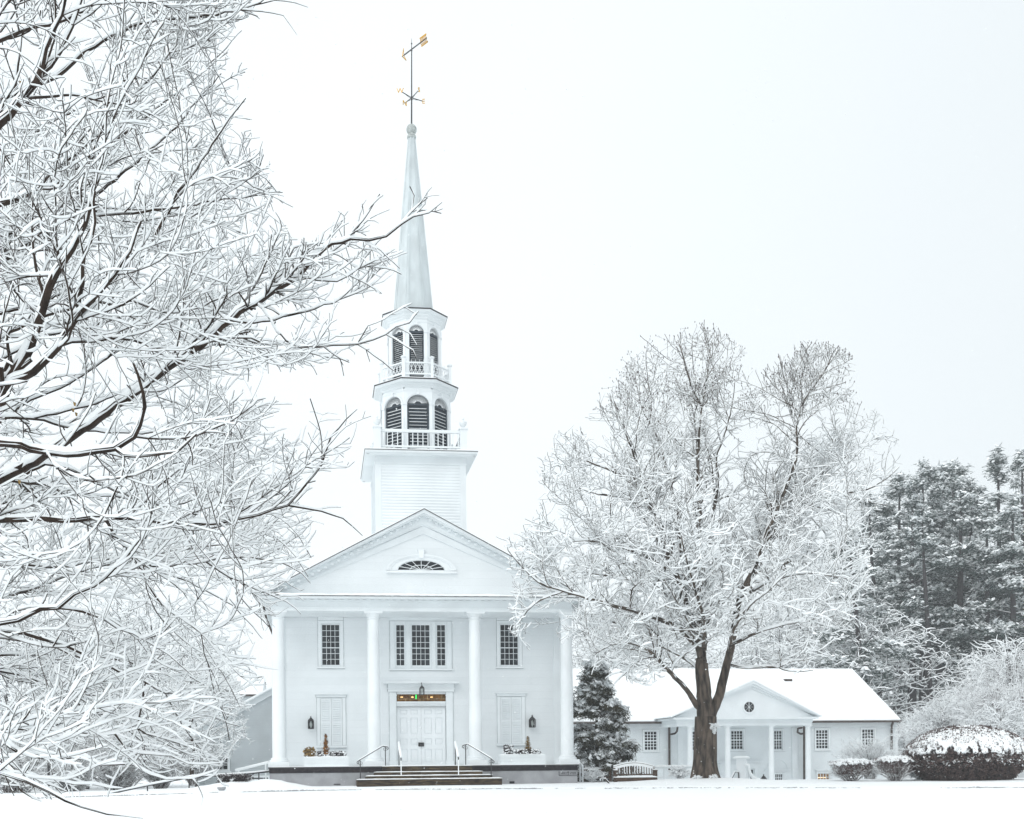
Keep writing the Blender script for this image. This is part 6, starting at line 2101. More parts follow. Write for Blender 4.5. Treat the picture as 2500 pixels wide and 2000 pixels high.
B([(284, 1328), (317, 1357), (349, 1393), (377, 1454), (422, 1495), (471, 1531), (511, 1568), (552, 1617), (588, 1649), (630, 1690)], 4.5, 1.0, -.6, -.9, False)
B([(552, 1617), (590, 1622), (625, 1629), (678, 1635)], 2, .8, -.8, -.8, False)
B([(400, 1395), (450, 1381), (528, 1365), (633, 1363), (706, 1381), (735, 1400), (758, 1424)], 4, 1.0, .4, .8, False)
B([(380, 1400), (442, 1377), (479, 1357), (528, 1300), (560, 1250)], 4, 1.2, .2, .4, False)
B([(500, 1400), (580, 1420), (650, 1450), (700, 1470), (735, 1500)], 3, .9, .6, 1.0, False)
B([(0, 1781), (73, 1781), (142, 1787), (200, 1787), (250, 1794), (300, 1780), (340, 1767), (410, 1765), (470, 1750), (520, 1745), (560, 1730)], 4.5, 1.0, -.8, -.2)
B([(0, 1807), (41, 1832), (85, 1844), (142, 1852), (203, 1848), (243, 1868), (305, 1866)], 6, 2.2, -2.6, -2.4)
B([(300, 1760), (337, 1777), (385, 1799), (438, 1817), (487, 1815), (540, 1799), (556, 1790)], 3.2, .9, .2, .6, False)
B([(280, 1815), (308, 1828), (373, 1844), (414, 1846), (459, 1864), (515, 1868), (545, 1862)], 3.0, .9, -.5, -.2, False)
B([(305, 1866), (335, 1870), (365, 1888), (406, 1901), (467, 1903), (503, 1893), (530, 1880)], 3.0, .9, -1.0, -1.0, False)
B([(467, 1903), (483, 1915), (490, 1935), (493, 1949), (490, 1970)], 1.4, .6, -1.0, -1.0, False)
B([(0, 1884), (61, 1909), (122, 1937), (203, 1966), (260, 1986), (300, 1994), (349, 1998)], 4.5, 1.0, -3.4, -3.2)
B([(0, 1824), (24, 1868), (81, 1901), (142, 1909), (227, 1917), (300, 1925)], 3.5, 1.0, -2.0, -1.6)
B([(0, 1890), (53, 1931), (80, 1950), (101, 1957)], 2.8, .9, -1.6, -1.5)
B([(0, 1640), (60, 1650), (130, 1680), (210, 1730), (280, 1760), (360, 1820), (430, 1870)], 6, 1.4, 1.6, 2.6)
B([(0, 1460), (80, 1440), (180, 1400), (280, 1380), (400, 1400), (500, 1440), (580, 1490), (640, 1560)], 6, 1.2, 2.6, 3.4)
B([(0, 1600), (100, 1600), (220, 1600), (330, 1620), (440, 1640), (540, 1700), (600, 1720)], 6, 1.0, 2.8, 3.4)
NCROWN = [(-420, -160), (640, -160), (660, 40), (600, 130), (615, 250), (640, 330), (660, 420), (715, 480), (700, 560), (760, 590), (850, 520), (900, 455), (960, 470), (1000, 440), (1065, 445), (1095, 500), (1060, 560), (960, 600), (985, 640), (945, 700), (880, 745), (850, 790), (940, 780), (1000, 730), (1050, 760), (1040, 860), (940, 900), (880, 880), (830, 930), (880, 960), (900, 1000), (885, 1090), (850, 1160), (800, 1220), (860, 1250), (860, 1310), (760, 1310), (760, 1370), (735, 1440), (680, 1500), (640, 1560), (600, 1620), (660, 1640), (600, 1700), (570, 1760), (550, 1830), (530, 1890), (430, 1890), (300, 1880), (200, 1930), (60, 1940), (-300, 1900)]
GAPS = ((690, 775, 80, 35, .03), (250, 885, 80, 35, .3), (60, 860, 60, 40, .3), (330, 430, 60, 50, .5), (40, 1130, 60, 25, .3), (150, 1130, 90, 25, .3), (620, 950, 60, 40, .5), (770, 1200, 50, 60, .3), (300, 1480, 60, 30, .5), (470, 950, 60, 30, .6), (760, 950, 80, 60, .3), (230, 70, 60, 30, .4), (560, 150, 40, 60, .5))
def near_keep(q):
    ok = (q[:, 1] > 6.2) & (q[:, 1] < 16.5) & (q[:, 2] > .5)
    Yq = np.maximum(q[:, 1], 1.0)
    px = CX + q[:, 0] / Yq * F; py = CY - (q[:, 2] - EYE) / Yq * F
    j = rng.normal(0, 20, len(q))
    ok &= poly_in(NCROWN, px + j, py + j) | ((px < -100) & (py > -500))
    for gx, gy, gw, gh_, f in GAPS:
        m_ = ((px - gx) / gw) ** 2 + ((py - gy) / gh_) ** 2 < 1
        ok &= ~(m_ & (rng.random(len(q)) > .45 + f * .5))
    return ok
P, par, r = np.array(nk.p), np.array(nk.par), np.array(nk.r)
pxa = CX + P[:, 0] / P[:, 1] * F; pya = CY - (P[:, 2] - EYE) / P[:, 1] * F
hub_ = np.array(at(-560, 1500, YN))
okl = (np.arange(len(P)) >= NTR) & (par >= 0) & (pxa > -420)
ids = np.where(okl & (rng.random(len(P)) < np.where(pxa < -60, .10, np.where(pxa > 840, .42, np.where(pxa > 560, .35, .24))) * np.where(pya > 1800, .6, 1)))[0]
Lr = np.where(pxa > 840, .42, np.where(pxa > 600, .95, np.where(pya > 1800, .8, 1.4)))
LL = np.zeros(len(P)); LL[:] = Lr
P, par, r, n1 = grow(P, par, r, ids, .10, 24, LL, (24, 56), .42, .0046, near_keep, .014, .11, .25, .8, .4, None, None, hub_, .05)
ids = n1[rng.random(len(n1)) < .40]
P, par, r, n2 = grow(P, par, r, ids, .085, 11, .55, (28, 55), .55, .0034, near_keep, .018, .13, .45, .75, .45, None, None, hub_, .03)
ids = np.concatenate([n1[rng.random(len(n1)) < .35], n2[rng.random(len(n2)) < .48]])
P, par, r, n3 = grow(P, par, r, ids, .075, 3, .16, (30, 65), .7, .0023, near_keep, .06, .20, .45, .7, .45)
print('near nodes', len(P))
near_t = thing('snowy_tree', 'nearest tree, its bare snow-laden boughs reaching in from the left edge', 'tree', tuple(trunk_base))
org = np.array(trunk_base)
thick = r > .09
bark_mesh('trunk', P, par, r, 18, M_BARK, near_t, thick, org)
bark_mesh('crown', P, par, r, 5, M_BARK, near_t, ~thick, org)
am = np.clip(1.0 + .35 * vnoise(P, 1.2), .6, 1.3)
am[n3[rng.random(len(n3)) < .3]] = .1
snow_mesh('snow', P, par, r, near_t, .0160, .042, .0058, 5, None, org, .07, .15, amount=am)
# a few dead leaves caught on the twigs
m = MB()
for (x, y) in ((182, 985), (178, 1000), (186, 1010), (47, 1175), (50, 200)):
    c = at(x, y, YN - 1.2) - trunk_base
    m.add([c + Vector((-.014, 0, .014)), c + Vector((.01, .01, .01)), c + Vector((.014, -.01, -.028)), c + Vector((-.008, .01, -.02))], [(0, 1, 2, 3)])
m.build('dead_leaves', M_FROND, near_t)
# ------------------------------------------------------------------ evergreens, shrubs and hedges
def tri_soup(C, n, lmin, lmax, w, dirfn, seed=0, off=(0, 0, 0), jitter=.1):
    """n thin triangles at every centre; dirfn(m) gives m directions"""
    R = np.random.default_rng(seed)
    m = len(C) * n
    c = np.repeat(C, n, 0) + R.normal(0, jitter, (m, 3)) + np.array(off)
    d = dirfn(R, m)
    d /= np.linalg.norm(d, axis=1)[:, None] + 1e-9
    s = np.cross(d, R.normal(0, 1, (m, 3))); s /= np.linalg.norm(s, axis=1)[:, None] + 1e-9
    L = R.uniform(lmin, lmax, m)[:, None]
    V = np.stack([c - s * w, c + s * w, c + d * L], 1).reshape(-1, 3)
    return V, np.arange(m * 3).reshape(-1, 3)
def snow_flakes(C, n, size, seed=0, off=(0, 0, 0), jitter=(.1, .1, .03), tilt=.35, sunk=.0):
    """small tilted snow pads: quads facing mostly up, joined as little tents"""
    R = np.random.default_rng(seed)
    m = len(C) * n
    c = np.repeat(C, n, 0) + R.normal(0, 1, (m, 3)) * np.array(jitter) + np.array(off)
    s = R.uniform(.55, 1.25, m)[:, None] * size
    a = R.uniform(0, 6.283, m)
    ex = np.stack([np.cos(a), np.sin(a), R.normal(0, tilt, m)], 1) * s
    ey = np.stack([-np.sin(a), np.cos(a), R.normal(0, tilt, m)], 1) * s * .7
    up = np.zeros((m, 3)); up[:, 2] = (s[:, 0] * .45)
    V = np.stack([c - ex, c - ey, c + ex, c + ey, c + up], 1).reshape(-1, 3)
    o = np.arange(m)[:, None] * 5
    Fc = np.concatenate([o + np.array([0, 1, 4]), o + np.array([1, 2, 4]), o + np.array([2, 3, 4]), o + np.array([3, 0, 4])])
    return V, Fc
def cat_mesh(name, parts, material, parent=None, smooth=False):
    V, Fc, o = [], [], 0
    for v, f in parts:
        V.append(v); Fc.append(f + o); o += len(v)
    return mesh_np(name, np.concatenate(V), np.concatenate(Fc), material, parent, smooth)

def pine(name, label, base, height, r0, crown_from, width, lean=(0, 0), seed=1, group=None, dens=1.0, clump=.34, droop=0.0, snowy=1.0, pointed=1.0):
    R = random.Random(seed)
    T = thing(name, label, 'pine tree', tuple(base), 0, group)
    sk = Skel()
    top = Vector((lean[0], lean[1], height))
    pts = [Vector((0, 0, -.6)), Vector((lean[0] * .25 + R.uniform(-.1, .1), lean[1] * .25, height * .25)), Vector((lean[0] * .55 + R.uniform(-.15, .15), 0, height * .55)), Vector((lean[0] * .8, 0, height * .8)), top]
    tid = sk.limb(pts, (r0, .04), -1, height / 36)
    C = []
    n = len(tid)
    z = .12
    while z < .985:
        base_i = tid[min(n - 1, int(z * (n - 1)))]
        bp_ = Vector(sk.p[base_i]); t_ = (z - crown_from) / (1 - crown_from)
        if z < crown_from:
            nb, ln, leafy = (R.random() < .55) * 1, R.uniform(.25, .7) * width, R.random() < .25
        else:
            t = (z - crown_from) / (1 - crown_from)
            nb = R.choice((2, 3, 3, 4)); ln = width * ((1 - t) ** pointed * .95 + .10) * (.7 + .3 * min(1, t * 5 + .3)) * R.uniform(.7, 1.25) ; leafy = True
        for b in range(nb):
            a = R.uniform(0, 6.283)
            L = ln * R.uniform(.55, 1.15)
            up = R.uniform(-.15, .45) - droop
            mid = bp_ + Vector((math.cos(a) * L * .5, math.sin(a) * L * .5, L * up * .6))
            end = bp_ + Vector((math.cos(a) * L, math.sin(a) * L, L * (up - .10 - droop * .5)))
            ids = sk.limb([bp_, mid, end], (max(.02, r0 * .16 * (1 - z * .5)), .012), base_i, .5)
            if leafy:
                m = max(8, int(15 * L / 2 * dens))
                tip_ = t_ > .8
                sp = L * (.17 if not tip_ else .12)
                f0 = .15 if tip_ else .42
                for k in range(m):
                    f = f0 + (1.05 - f0) * R.random() ** .8
                    q = bp_.lerp(mid, f * 2) if f < .5 else mid.lerp(end, f * 2 - 1)
                    C.append((q.x + R.gauss(0, sp), q.y + R.gauss(0, sp), q.z + R.gauss(0.05, .13 + .03 * L) - .06 * L * (f - .7)))
        z += (R.uniform(.85, 1.7) / height) if z > crown_from else (1.3 / height)
    for k in range(26): C.append(tuple(top + Vector((R.gauss(0, .06 + .02 * k), R.gauss(0, .06 + .02 * k), -k * .09 + .1))))
    C = np.array(C)
    P, par, r = np.array(sk.p), np.array(sk.par), np.array(sk.r)
    bark_mesh('trunk', P, par, r, 7, M_PBARK, T)
    snow_mesh('branch_snow', P, par, r, T, .05, .06, .02, 4, r < .12, (0, 0, 0), .2, .3)
    def dn(Rg, m):
        d = Rg.normal(0, 1, (m, 3)); d[:, 2] = np.abs(d[:, 2]) * .5 - .45 - droop; return d
    cat_mesh('crown', [tri_soup(C, int(11), clump * .6, clump * 1.35, clump * .085, dn, seed, jitter=clump * .45)], M_NEEDLE, T)
    keep = np.random.default_rng(seed).random(len(C)) < .78
    cat_mesh('snow', [snow_flakes(C[keep], 5, clump * .44, seed, (0, -.06, clump * .42), (clump * .45, clump * .45, clump * .14), .4)], M_SNOW, T)
    return T
PD = [ # px, top y, Y, trunk px width, crown_from, width m, lean px, seed, pointed, label
 (2118, 1290, 78, 17, .40, 3.6, -1.2, 1, .7, 'leaning pine nearest the gable end of the long house, its trunk slanting up left'),
 (2150, 1215, 92, 15, .45, 4.5, -.8, 2, .6, 'pine with a broad flat top just right of the maple crown'),
 (2190, 1165, 96, 18, .38, 5.0, .5, 3, .6, 'broad bushy pine behind, between the maple and the double trunks'),
 (2229, 1185, 88, 20, .42, 4.2, .2, 4, .6, 'pine with a thick dark trunk, left one of the close pair of pines'),
 (2252, 1133, 90, 17, .40, 4.5, .3, 5, .75, 'slim-trunked pine, right one of the close pair, with a pointed top'),
 (2275, 1240, 84, 15, .46, 3.4, -.6, 6, .6, 'slender pine whose trunk curves beside the ivy-clad trunk'),
 (2300, 1145, 93, 30, .38, 4.6, .4, 7, .6, 'stout pine with a shaggy wide trunk in the middle of the grove'),
 (2330, 1135, 97, 20, .36, 4.6, .2, 8, .7, 'tall pine with a forked feathery tip, in the middle of the skyline'),
 (2346, 1210, 86, 24, .44, 3.8, .2, 9, .6, 'pine with a thick trunk just left of the arching shrubs'),
 (2376, 1172, 92, 18, .36, 4.6, .0, 10, .7, 'dense snowy pine left of the tallest pointed pine'),
 (2410, 1235, 84, 16, .34, 4.0, .2, 11, .6, 'lower snowy pine in front of the tallest pointed pine'),
 (2442, 1098, 90, 17, .30, 3.6, .1, 12, 1.0, 'tallest pine, slim and pointed above the skyline at the right'),
 (2470, 1220, 82, 20, .34, 4.2, .3, 13, .7, 'snow-heavy pine between the tallest one and the picture edge'),
 (2503, 1108, 88, 19, .30, 3.6, .0, 14, 1.0, 'pointed pine cut off by the right edge of the picture'),
]
PINES = []
for px_, ty, Yp, tw_, cf, wd, ln_, sd_, pt, lab in PD:
    g_ = at(px_, 1900, Yp); zb_g = gz(g_.x, Yp) - .1
    topz = at(px_, ty, Yp).z
    PINES.append(pine('pine_tree', lab, (g_.x, Yp, zb_g), topz - zb_g, tw_ / F * Yp / 2 * 1.3, cf, wd, (ln_, 0), sd_, 'pines behind the long house', 1.25, .42, .0, 1.0, pt))

# back row, seen only through the gaps of the grove
for k, (src, px_, Yp, s_, rz_, lab) in enumerate(((1, 2135, 108, .80, 2.0, 'hazy pine in the back row behind the leaning pines'), (3, 2205, 110, .85, 4.0, 'hazy pine in the back row between the leaning and the paired pines'),
    (6, 2262, 111, .80, 1.0, 'hazy pine in the back row behind the paired pines'), (8, 2320, 109, .82, 3.0, 'hazy pine in the back row behind the forked-tip pine'), (9, 2372, 112, .8, 5.0, 'hazy pine in the back row behind the arching shrubs'),
    (10, 2425, 110, .9, .5, 'hazy pine in the back row beneath the tallest pine'), (12, 2485, 108, .8, 2.6, 'hazy pine in the back row near the right edge'), (5, 2160, 104, .62, 5.5, 'short pine filling the grove low down behind the roof end'),
    (10, 2235, 103, .60, 3.3, 'short pine low down between the trunks of the pair'), (3, 2300, 104, .58, .3, 'short pine low down left of the stout shaggy trunk'), (9, 2350, 103, .60, 2.2, 'short pine low down right of the stout shaggy trunk'))):
    o = copy_tree(PINES[src]); g_ = at(px_, 1900, Yp)
    o.location = (g_.x, Yp, gz(g_.x, Yp) - .2 - (3.0 if s_ < .7 else 0)); o.rotation_euler = (0, 0, rz_); o.scale = (s_ * (1.25 if s_ < .7 else 1), s_ * (1.25 if s_ < .7 else 1), s_)
    o['label'] = lab

def conifer_small(label, px_, ypx0, ypx1, Yc, prof, seed, mat_=None, name='conifer', clump=.16, n=900, snowy=1.1, droop=.6):
    """prof: list of (t height fraction, left px, right px)"""
    R = np.random.default_rng(seed)
    b = at(px_, ypx0, Yc); hgt = at(px_, ypx1, Yc).z - b.z
    T = thing(name, label, 'conifer', tuple(b))
    t = R.random(n * 3) ** .9
    Lp = np.interp(t, [p[0] for p in prof], [p[1] for p in prof]) - px_
    Rp = np.interp(t, [p[0] for p in prof], [p[2] for p in prof]) - px_
    wL, wR = Lp / F * Yc, Rp / F * Yc
    a = R.uniform(0, 6.283, n * 3); q = np.sqrt(R.uniform(.12, 1, n * 3))
    x = np.where(np.cos(a) < 0, -wL * np.cos(a), wR * np.cos(a)) * q
    y = np.sin(a) * q * (wR - wL) / 2 * .9
    C = np.stack([x, y, t * hgt], 1)
    surf = q > .62
    G = C[surf][:max(60, n // 16)]
    C = np.repeat(G, 26, 0) + R.normal(0, 1, (len(G) * 26, 3)) * np.array([.20, .20, .10])
    C[:, 2] -= np.repeat(.0 * G[:, 2], 26)
    out = (C - np.repeat(G, 26, 0)); C[:, 2] -= np.abs(out[:, 0]) * .35
    sk = Skel(); sk.limb([(0, 0, -.4), (0, 0, hgt * .5), (0, 0, hgt * .96)], (.12, .02), -1, .2)
    for i in range(26):
        tt = .08 + .85 * i / 26; aa = R.uniform(0, 6.283); w = np.interp(tt, [p[0] for p in prof], [(p[2] - p[1]) / 2 / F * Yc for p in prof]) * .8
        p0 = Vector((0, 0, tt * hgt)); s = nearest(sk, p0)
        sk.limb([Vector(sk.p[s]), p0 + Vector((math.cos(aa) * w * .6, math.sin(aa) * w * .6, .05)), p0 + Vector((math.cos(aa) * w, math.sin(aa) * w, -.15 * droop))], (.025, .008), s, .15)
    bark_mesh('trunk', np.array(sk.p), np.array(sk.par), np.array(sk.r), 6, M_BARK, T)
    def dn(Rg, m):
        d = Rg.normal(0, 1, (m, 3)); d[:, 2] = -np.abs(d[:, 2]) * droop - .3; return d
    cat_mesh('foliage', [tri_soup(C, 12, clump * .8, clump * 1.9, clump * .10, dn, seed, jitter=clump * .4)], mat_ or M_YEW, T)
    kk = (R.random(len(C)) < .75) & (out[:, 2] > -.05)
    cat_mesh('snow', [snow_flakes(C[kk], 6, clump * .68, seed, (0, -.03, clump * .42), (clump * .45, clump * .45, clump * .15), .5)], M_SNOW, T)
    return T
conifer_small('dark drooping conifer heaped with snow beside the right end of the church', 1458, 1908, 1624, 47.5,
    [(0, 1385, 1535), (.12, 1385, 1556), (.2, 1388, 1530), (.28, 1386, 1558), (.36, 1390, 1522), (.45, 1390, 1545), (.55, 1388, 1528), (.66, 1392, 1530), (.70, 1440, 1482), (.76, 1428, 1487), (.84, 1430, 1480), (.9, 1440, 1470), (1, 1446, 1458)], 21, n=1500)

def shrub(name, label, px_, py_, Ys, wpx, hpx, nst, seed, mat_=None, arch=.0, r0=.012, snow=.02, twig=.12, group=None, thr=1.0, vase=.35, subs=3, cat='shrub', depth=.8, prob=.8, lean=0.0, snow_amt=1.0):
    """multi-stemmed snowy shrub: stems from one base, arching outwards"""
    R = random.Random(seed)
    b = at(px_, py_, Ys); sc = Ys / F
    T = thing(name, label, cat, (b.x, b.y, b.z), 0, group)
    w, h = wpx * sc / 2, hpx * sc
    sk = Skel()
    for i in range(nst):
        a = R.uniform(0, 6.283); q = math.sqrt(R.random())
        e = Vector((math.cos(a) * q * w, math.sin(a) * q * w * depth, h * math.sqrt(max(.05, 1 - (q * .9) ** 2)) * R.uniform(.72, 1.0)))
        e.x += lean * e.z
        s0 = Vector((R.uniform(-.12, .12) * w, R.uniform(-.1, .1) * w, -.15))
        mid = Vector((e.x * vase, e.y * vase, e.z * (.55 + arch * .35)))
        pts = [s0, mid, e]
        if arch > 0: pts.append(e + Vector((math.cos(a) * .3 * w * arch, math.sin(a) * .2 * w * arch, -h * .25 * arch)))
        ids = sk.limb(pts, (r0, r0 * .3), -1, h / 9, h * .015, R)
        for s in range(subs):
            k = ids[R.randrange(len(ids) // 3, len(ids))]
            p0 = Vector(sk.p[k]); d = Vector((R.uniform(-1, 1), R.uniform(-1, 1), R.uniform(-.1, 1) - arch * .6)).normalized() * h * R.uniform(.12, .3)
            sk.limb([p0, p0 + d * .5 + Vector((0, 0, .03 * h)), p0 + d], (r0 * .45, r0 * .25), k, h / 12, h * .01, R)
    P, par, r = np.array(sk.p), np.array(sk.par), np.array(sk.r)
    P, par, r = add_twigs(P, par, r, r0 * thr, twig, prob, .05 - arch * .15, 2, .9, r0 * .28)
    bark_mesh('stems', P, par, r, 4, mat_ or M_BROWNTWIG, T)
    if snow: snow_mesh('snow', P, par, r, T, snow, snow * 1.4, snow * .55, 4, None, (0, 0, 0), .12, .15, amount=np.full(len(P), snow_amt))
    return T
def leaves_on(T, w, h, zlo, zhi, n, size, mat_, seed, shape=None, name='leaves'):
    R = np.random.default_rng(seed)
    a = R.uniform(0, 6.283, n); q = R.uniform(0, 1, n) ** .5
    t = R.random(n)
    z = zlo + (zhi - zlo) * t
    ww = w * (shape(t) if shape else 1)
    C = np.stack([np.cos(a) * q * ww, np.sin(a) * q * ww * .8, z], 1)
    def dn(Rg, m): return Rg.normal(0, 1, (m, 3))
    cat_mesh(name, [tri_soup(C, 2, size * .6, size * 1.4, size * .3, dn, seed, jitter=size * .5)], mat_, T)
def snow_cap(T, w, d, zf, res, thr, seed, size=.0, name='snow', thick=.08, cx=0.0, lump=.06, fq=7.0):
    """lumpy broken snow sheet over a dome z=zf(u) with u = radius 0..1"""
    V, Fc, ids = [], [], {}
    n = res
    for i in range(n + 1):
        for j in range(n + 1):
            x, y = -1 + 2 * i / n, -1 + 2 * j / n
            rr = math.hypot(x, y)
            if rr > 1.0: continue
            z = zf(rr) + lump * mnoise.noise(Vector((x * w * fq, y * d * fq, seed))) + lump * .5 * mnoise.noise(Vector((x * w * fq * 2.3, y * d * fq * 2.3, seed + 5)))
            ids[i, j] = len(V); V.append((cx + x * w, y * d, z + thick))
    for (i, j), a in ids.items():
        q = [(i, j), (i + 1, j), (i + 1, j + 1), (i, j + 1)]
        if not all(k in ids for k in q): continue
        x, y = -1 + 2 * (i + .5) / n, -1 + 2 * (j + .5) / n
        rr = math.hypot(x, y)
        nn = mnoise.noise(Vector((x * w * 5.5, y * d * 5.5, seed + 9))) + .5 * mnoise.noise(Vector((x * w * 13, y * d * 13, seed + 3)))
        if nn < thr(rr): continue
        Fc.append([ids[k] for k in q])
    o = mesh_np(name, np.array(V), np.array(Fc), M_SNOW, T, True)
    s = o.modifiers.new('thickness', 'SOLIDIFY'); s.thickness = thick; s.offset = -1
    return o

# two little vase-shaped hedge bushes and the stub between them
def vase_hedge(label, px_, wpx, y0, y1, Yh, seed):
    T = shrub('hedge_bush', label, px_, y1, Yh, wpx, (y1 - y0), 46, seed, M_BROWNTWIG, 0, .014, .012, .10, 'small clipped hedge bushes', 1.1, .45, 4, 'hedge', 1.0, .9, 0, .6)
    w = wpx / F * Yh / 2; h = (y1 - y0) / F * Yh
    leaves_on(T, w * 1.0, h, h * .38, h * .93, 3800, .032, M_REDHEDGE, seed, lambda t: .6 + .42 * np.sqrt(t))
    leaves_on(T, w * 1.0, h, h * .62, h * .95, 700, .034, M_RED, seed + 50, lambda t: .8 + .2 * t, 'red_buds')
    snow_cap(T, w * 1.04, w * .85, lambda r_: h * (.96 - .18 * r_ ** 3), 56, lambda r_: -.30 + .8 * max(0, r_ - .7) * 2, seed, thick=.05, lump=.09)
    return T
vase_hedge('small clipped hedge bush with a flat snow cap, left of the pair', 2082, 114, 1855, 1914, 44.2, 31)
vase_hedge('small clipped hedge bush with a snow cap, right one of the pair beside the dome', 2188, 104, 1847, 1913, 43.6, 33)
shrub('snowy_bush', 'low snow-laden bush between the small hedge bushes and the big dome hedge', 2248, 1913, 44.5, 70, 55, 40, 35, M_BARK, .4, .02, .04, .16)
T = shrub('snowy_bush', 'spiky snow-frosted bush in front of the half-hidden windows of the long house', 2125, 1902, 47.0, 170, 100, 130, 36, M_BROWNTWIG, .0, .011, .016, .22, None, 1.2, .3, 5, 'shrub', .7, .9)
# big dome hedge
Yd = 43.6; kd = Yd / F
bd_ = at(2362, 1913, Yd)
dome = thing('dome_hedge', 'big dome-shaped hedge, its crown under thick snow and its skirt dark', 'hedge', tuple(bd_))
wD, hD = 150 * kd, 138 * kd
R = np.random.default_rng(77)
n = 26000
a = R.uniform(0, 6.283, n); t = R.random(n); q = 1 - .22 * R.random(n) ** 2
def dshape(t): return np.where(t < .42, .50 + .50 * (t / .42) ** .75, np.sqrt(np.clip(1 - ((t - .42) / .60) ** 2, 0, 1)))
C = np.stack([np.cos(a) * q * wD * dshape(t), np.sin(a) * q * wD * .8 * dshape(t), t * hD], 1)
def dn(Rg, m): return Rg.normal(0, 1, (m, 3))
cat_mesh('leaves', [tri_soup(C, 2, .04, .10, .022, dn, 5, jitter=.03)], M_HEDGE, dome)
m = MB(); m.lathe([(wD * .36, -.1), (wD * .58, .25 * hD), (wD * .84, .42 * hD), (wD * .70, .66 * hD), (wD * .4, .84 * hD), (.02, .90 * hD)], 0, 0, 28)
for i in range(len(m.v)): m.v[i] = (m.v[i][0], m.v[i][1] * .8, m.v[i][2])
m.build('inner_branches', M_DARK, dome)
snow_cap(dome, wD * .985, wD * .8, lambda r_: hD * (.40 + .59 * math.sqrt(max(0, 1 - r_ ** 2 * .98))), 190, lambda r_: -.60 if r_ < .84 else -.60 + (r_ - .84) * 3.6, 11, thick=.07, lump=.06, fq=4.0)
sel = (R.random(n) < .035) & (t > .3) & (t < .62)
cat_mesh('snow_tufts', [snow_flakes(C[sel], 5, .055, 9, (0, -.02, .03), (.07, .05, .04), .5)], M_SNOW, dome)
m = Skel()
for i in range(30):
    aa = rnd.uniform(2.6, 4.2)
    m.limb([(math.cos(aa) * .4 * wD, math.sin(aa) * .3 * wD, -.1), (math.cos(aa) * .75 * wD, math.sin(aa) * .5 * wD, hD * .28), (math.cos(aa) * .93 * wD, math.sin(aa) * .7 * wD, hD * .5)], (.02, .008), -1, .2, .02)
bark_mesh('stems', np.array(m.p), np.array(m.par), np.array(m.r), 5, M_BARK, dome)

# shrub bank on the right behind the hedge
SH = [
 ('arching_shrub', 'tall arching willow-like shrub white with snow at the far right', 2475, 1800, 58, 260, 240, 150, 41, M_BROWNTWIG, .75, .016, .017, .3),
 ('arching_shrub', 'second arching snow-white shrub, below the stout pine trunks', 2385, 1800, 62, 150, 140, 100, 42, M_BROWNTWIG, .6, .014, .016, .26),
 ('red_twig_shrub', 'dark red-stemmed shrub between the arching shrub and the big dome hedge', 2440, 1790, 54, 190, 125, 130, 43, M_RED, .2, .014, .016, .2),
 ('red_twig_shrub', 'red-tinged shrub right beside the picture edge above the dome hedge', 2500, 1800, 53, 120, 150, 90, 44, M_RED, .2, .014, .018, .2),
 ('snowy_bush', 'broad snow-covered bush behind the dome hedge, by the house corner', 2262, 1850, 58, 130, 130, 130, 45, M_BROWNTWIG, .35, .013, .017, .22),
 ('snowy_bush', 'snow-covered bush spreading above the middle of the dome hedge', 2310, 1845, 54, 190, 145, 150, 46, M_BROWNTWIG, .3, .013, .020, .22),
 ('snowy_bush', 'coarse-branched snowy bush above the right shoulder of the dome hedge', 2450, 1870, 50, 190, 165, 110, 47, M_BARK, .2, .018, .026, .24),
 ('snowy_bush', 'small snowy bush at the gable corner of the long house', 2215, 1850, 70, 80, 90, 80, 48, M_BROWNTWIG, .3, .012, .026, .2),
]
for nm, lab, a0, a1, a2, a3, a4, a5, a6, a7, a8, a9, a10, a11 in SH:
    shrub(nm, lab, a0, a1, a2, a3, a4, a5, a6, a7, a8, a9, a10, a11, None, 1.2, .35, 5, 'shrub', .7, .9)
# bushes near the bench, and left of the church
shrub('snowy_bush', 'small snowy bush with dark leaves in front of the white porch railing', 1662, 1906, 45.5, 58, 34, 46, 51, M_DKFROND, .4, .014, .032, .12)
shrub('snowy_bush', 'snowy bush at the foot of the drooping conifer by the church corner', 1446, 1910, 45.2, 52, 34, 46, 52, M_DKFROND, .4, .014, .032, .12)
T = shrub('snowy_bush', 'low dark evergreen bush dusted with snow left of the church foundation', 575, 1914, 41.8, 84, 26, 60, 53, M_DARK, .3, .014, .012, .1)
leaves_on(T, 84 / F * 41.8 / 2, .4, .0, .34, 2600, .06, M_DKFROND, 8)
for k, (x_, y_, lab) in enumerate(((1702, 1906, 'clump of dark leaves and snow at the left foot of the maple'), (1742, 1905, 'clump of dark leaves and snow at the right foot of the maple'))):
    T = shrub('ivy_clump', lab, x_, y_, 40.4, 24, 12, 24, 60 + k, M_DARK, .5, .010, .022, .08, 'clumps at the foot of the maple', 1.2, .4, 2, 'plant')
shrub('ivy_clump', 'snowy tuft of ivy growing on the maple trunk below the fork', 1744, 1783, 40.45, 20, 18, 22, 63, M_DARK, .8, .008, .018, .09, None, 1.2, .4, 2, 'plant')

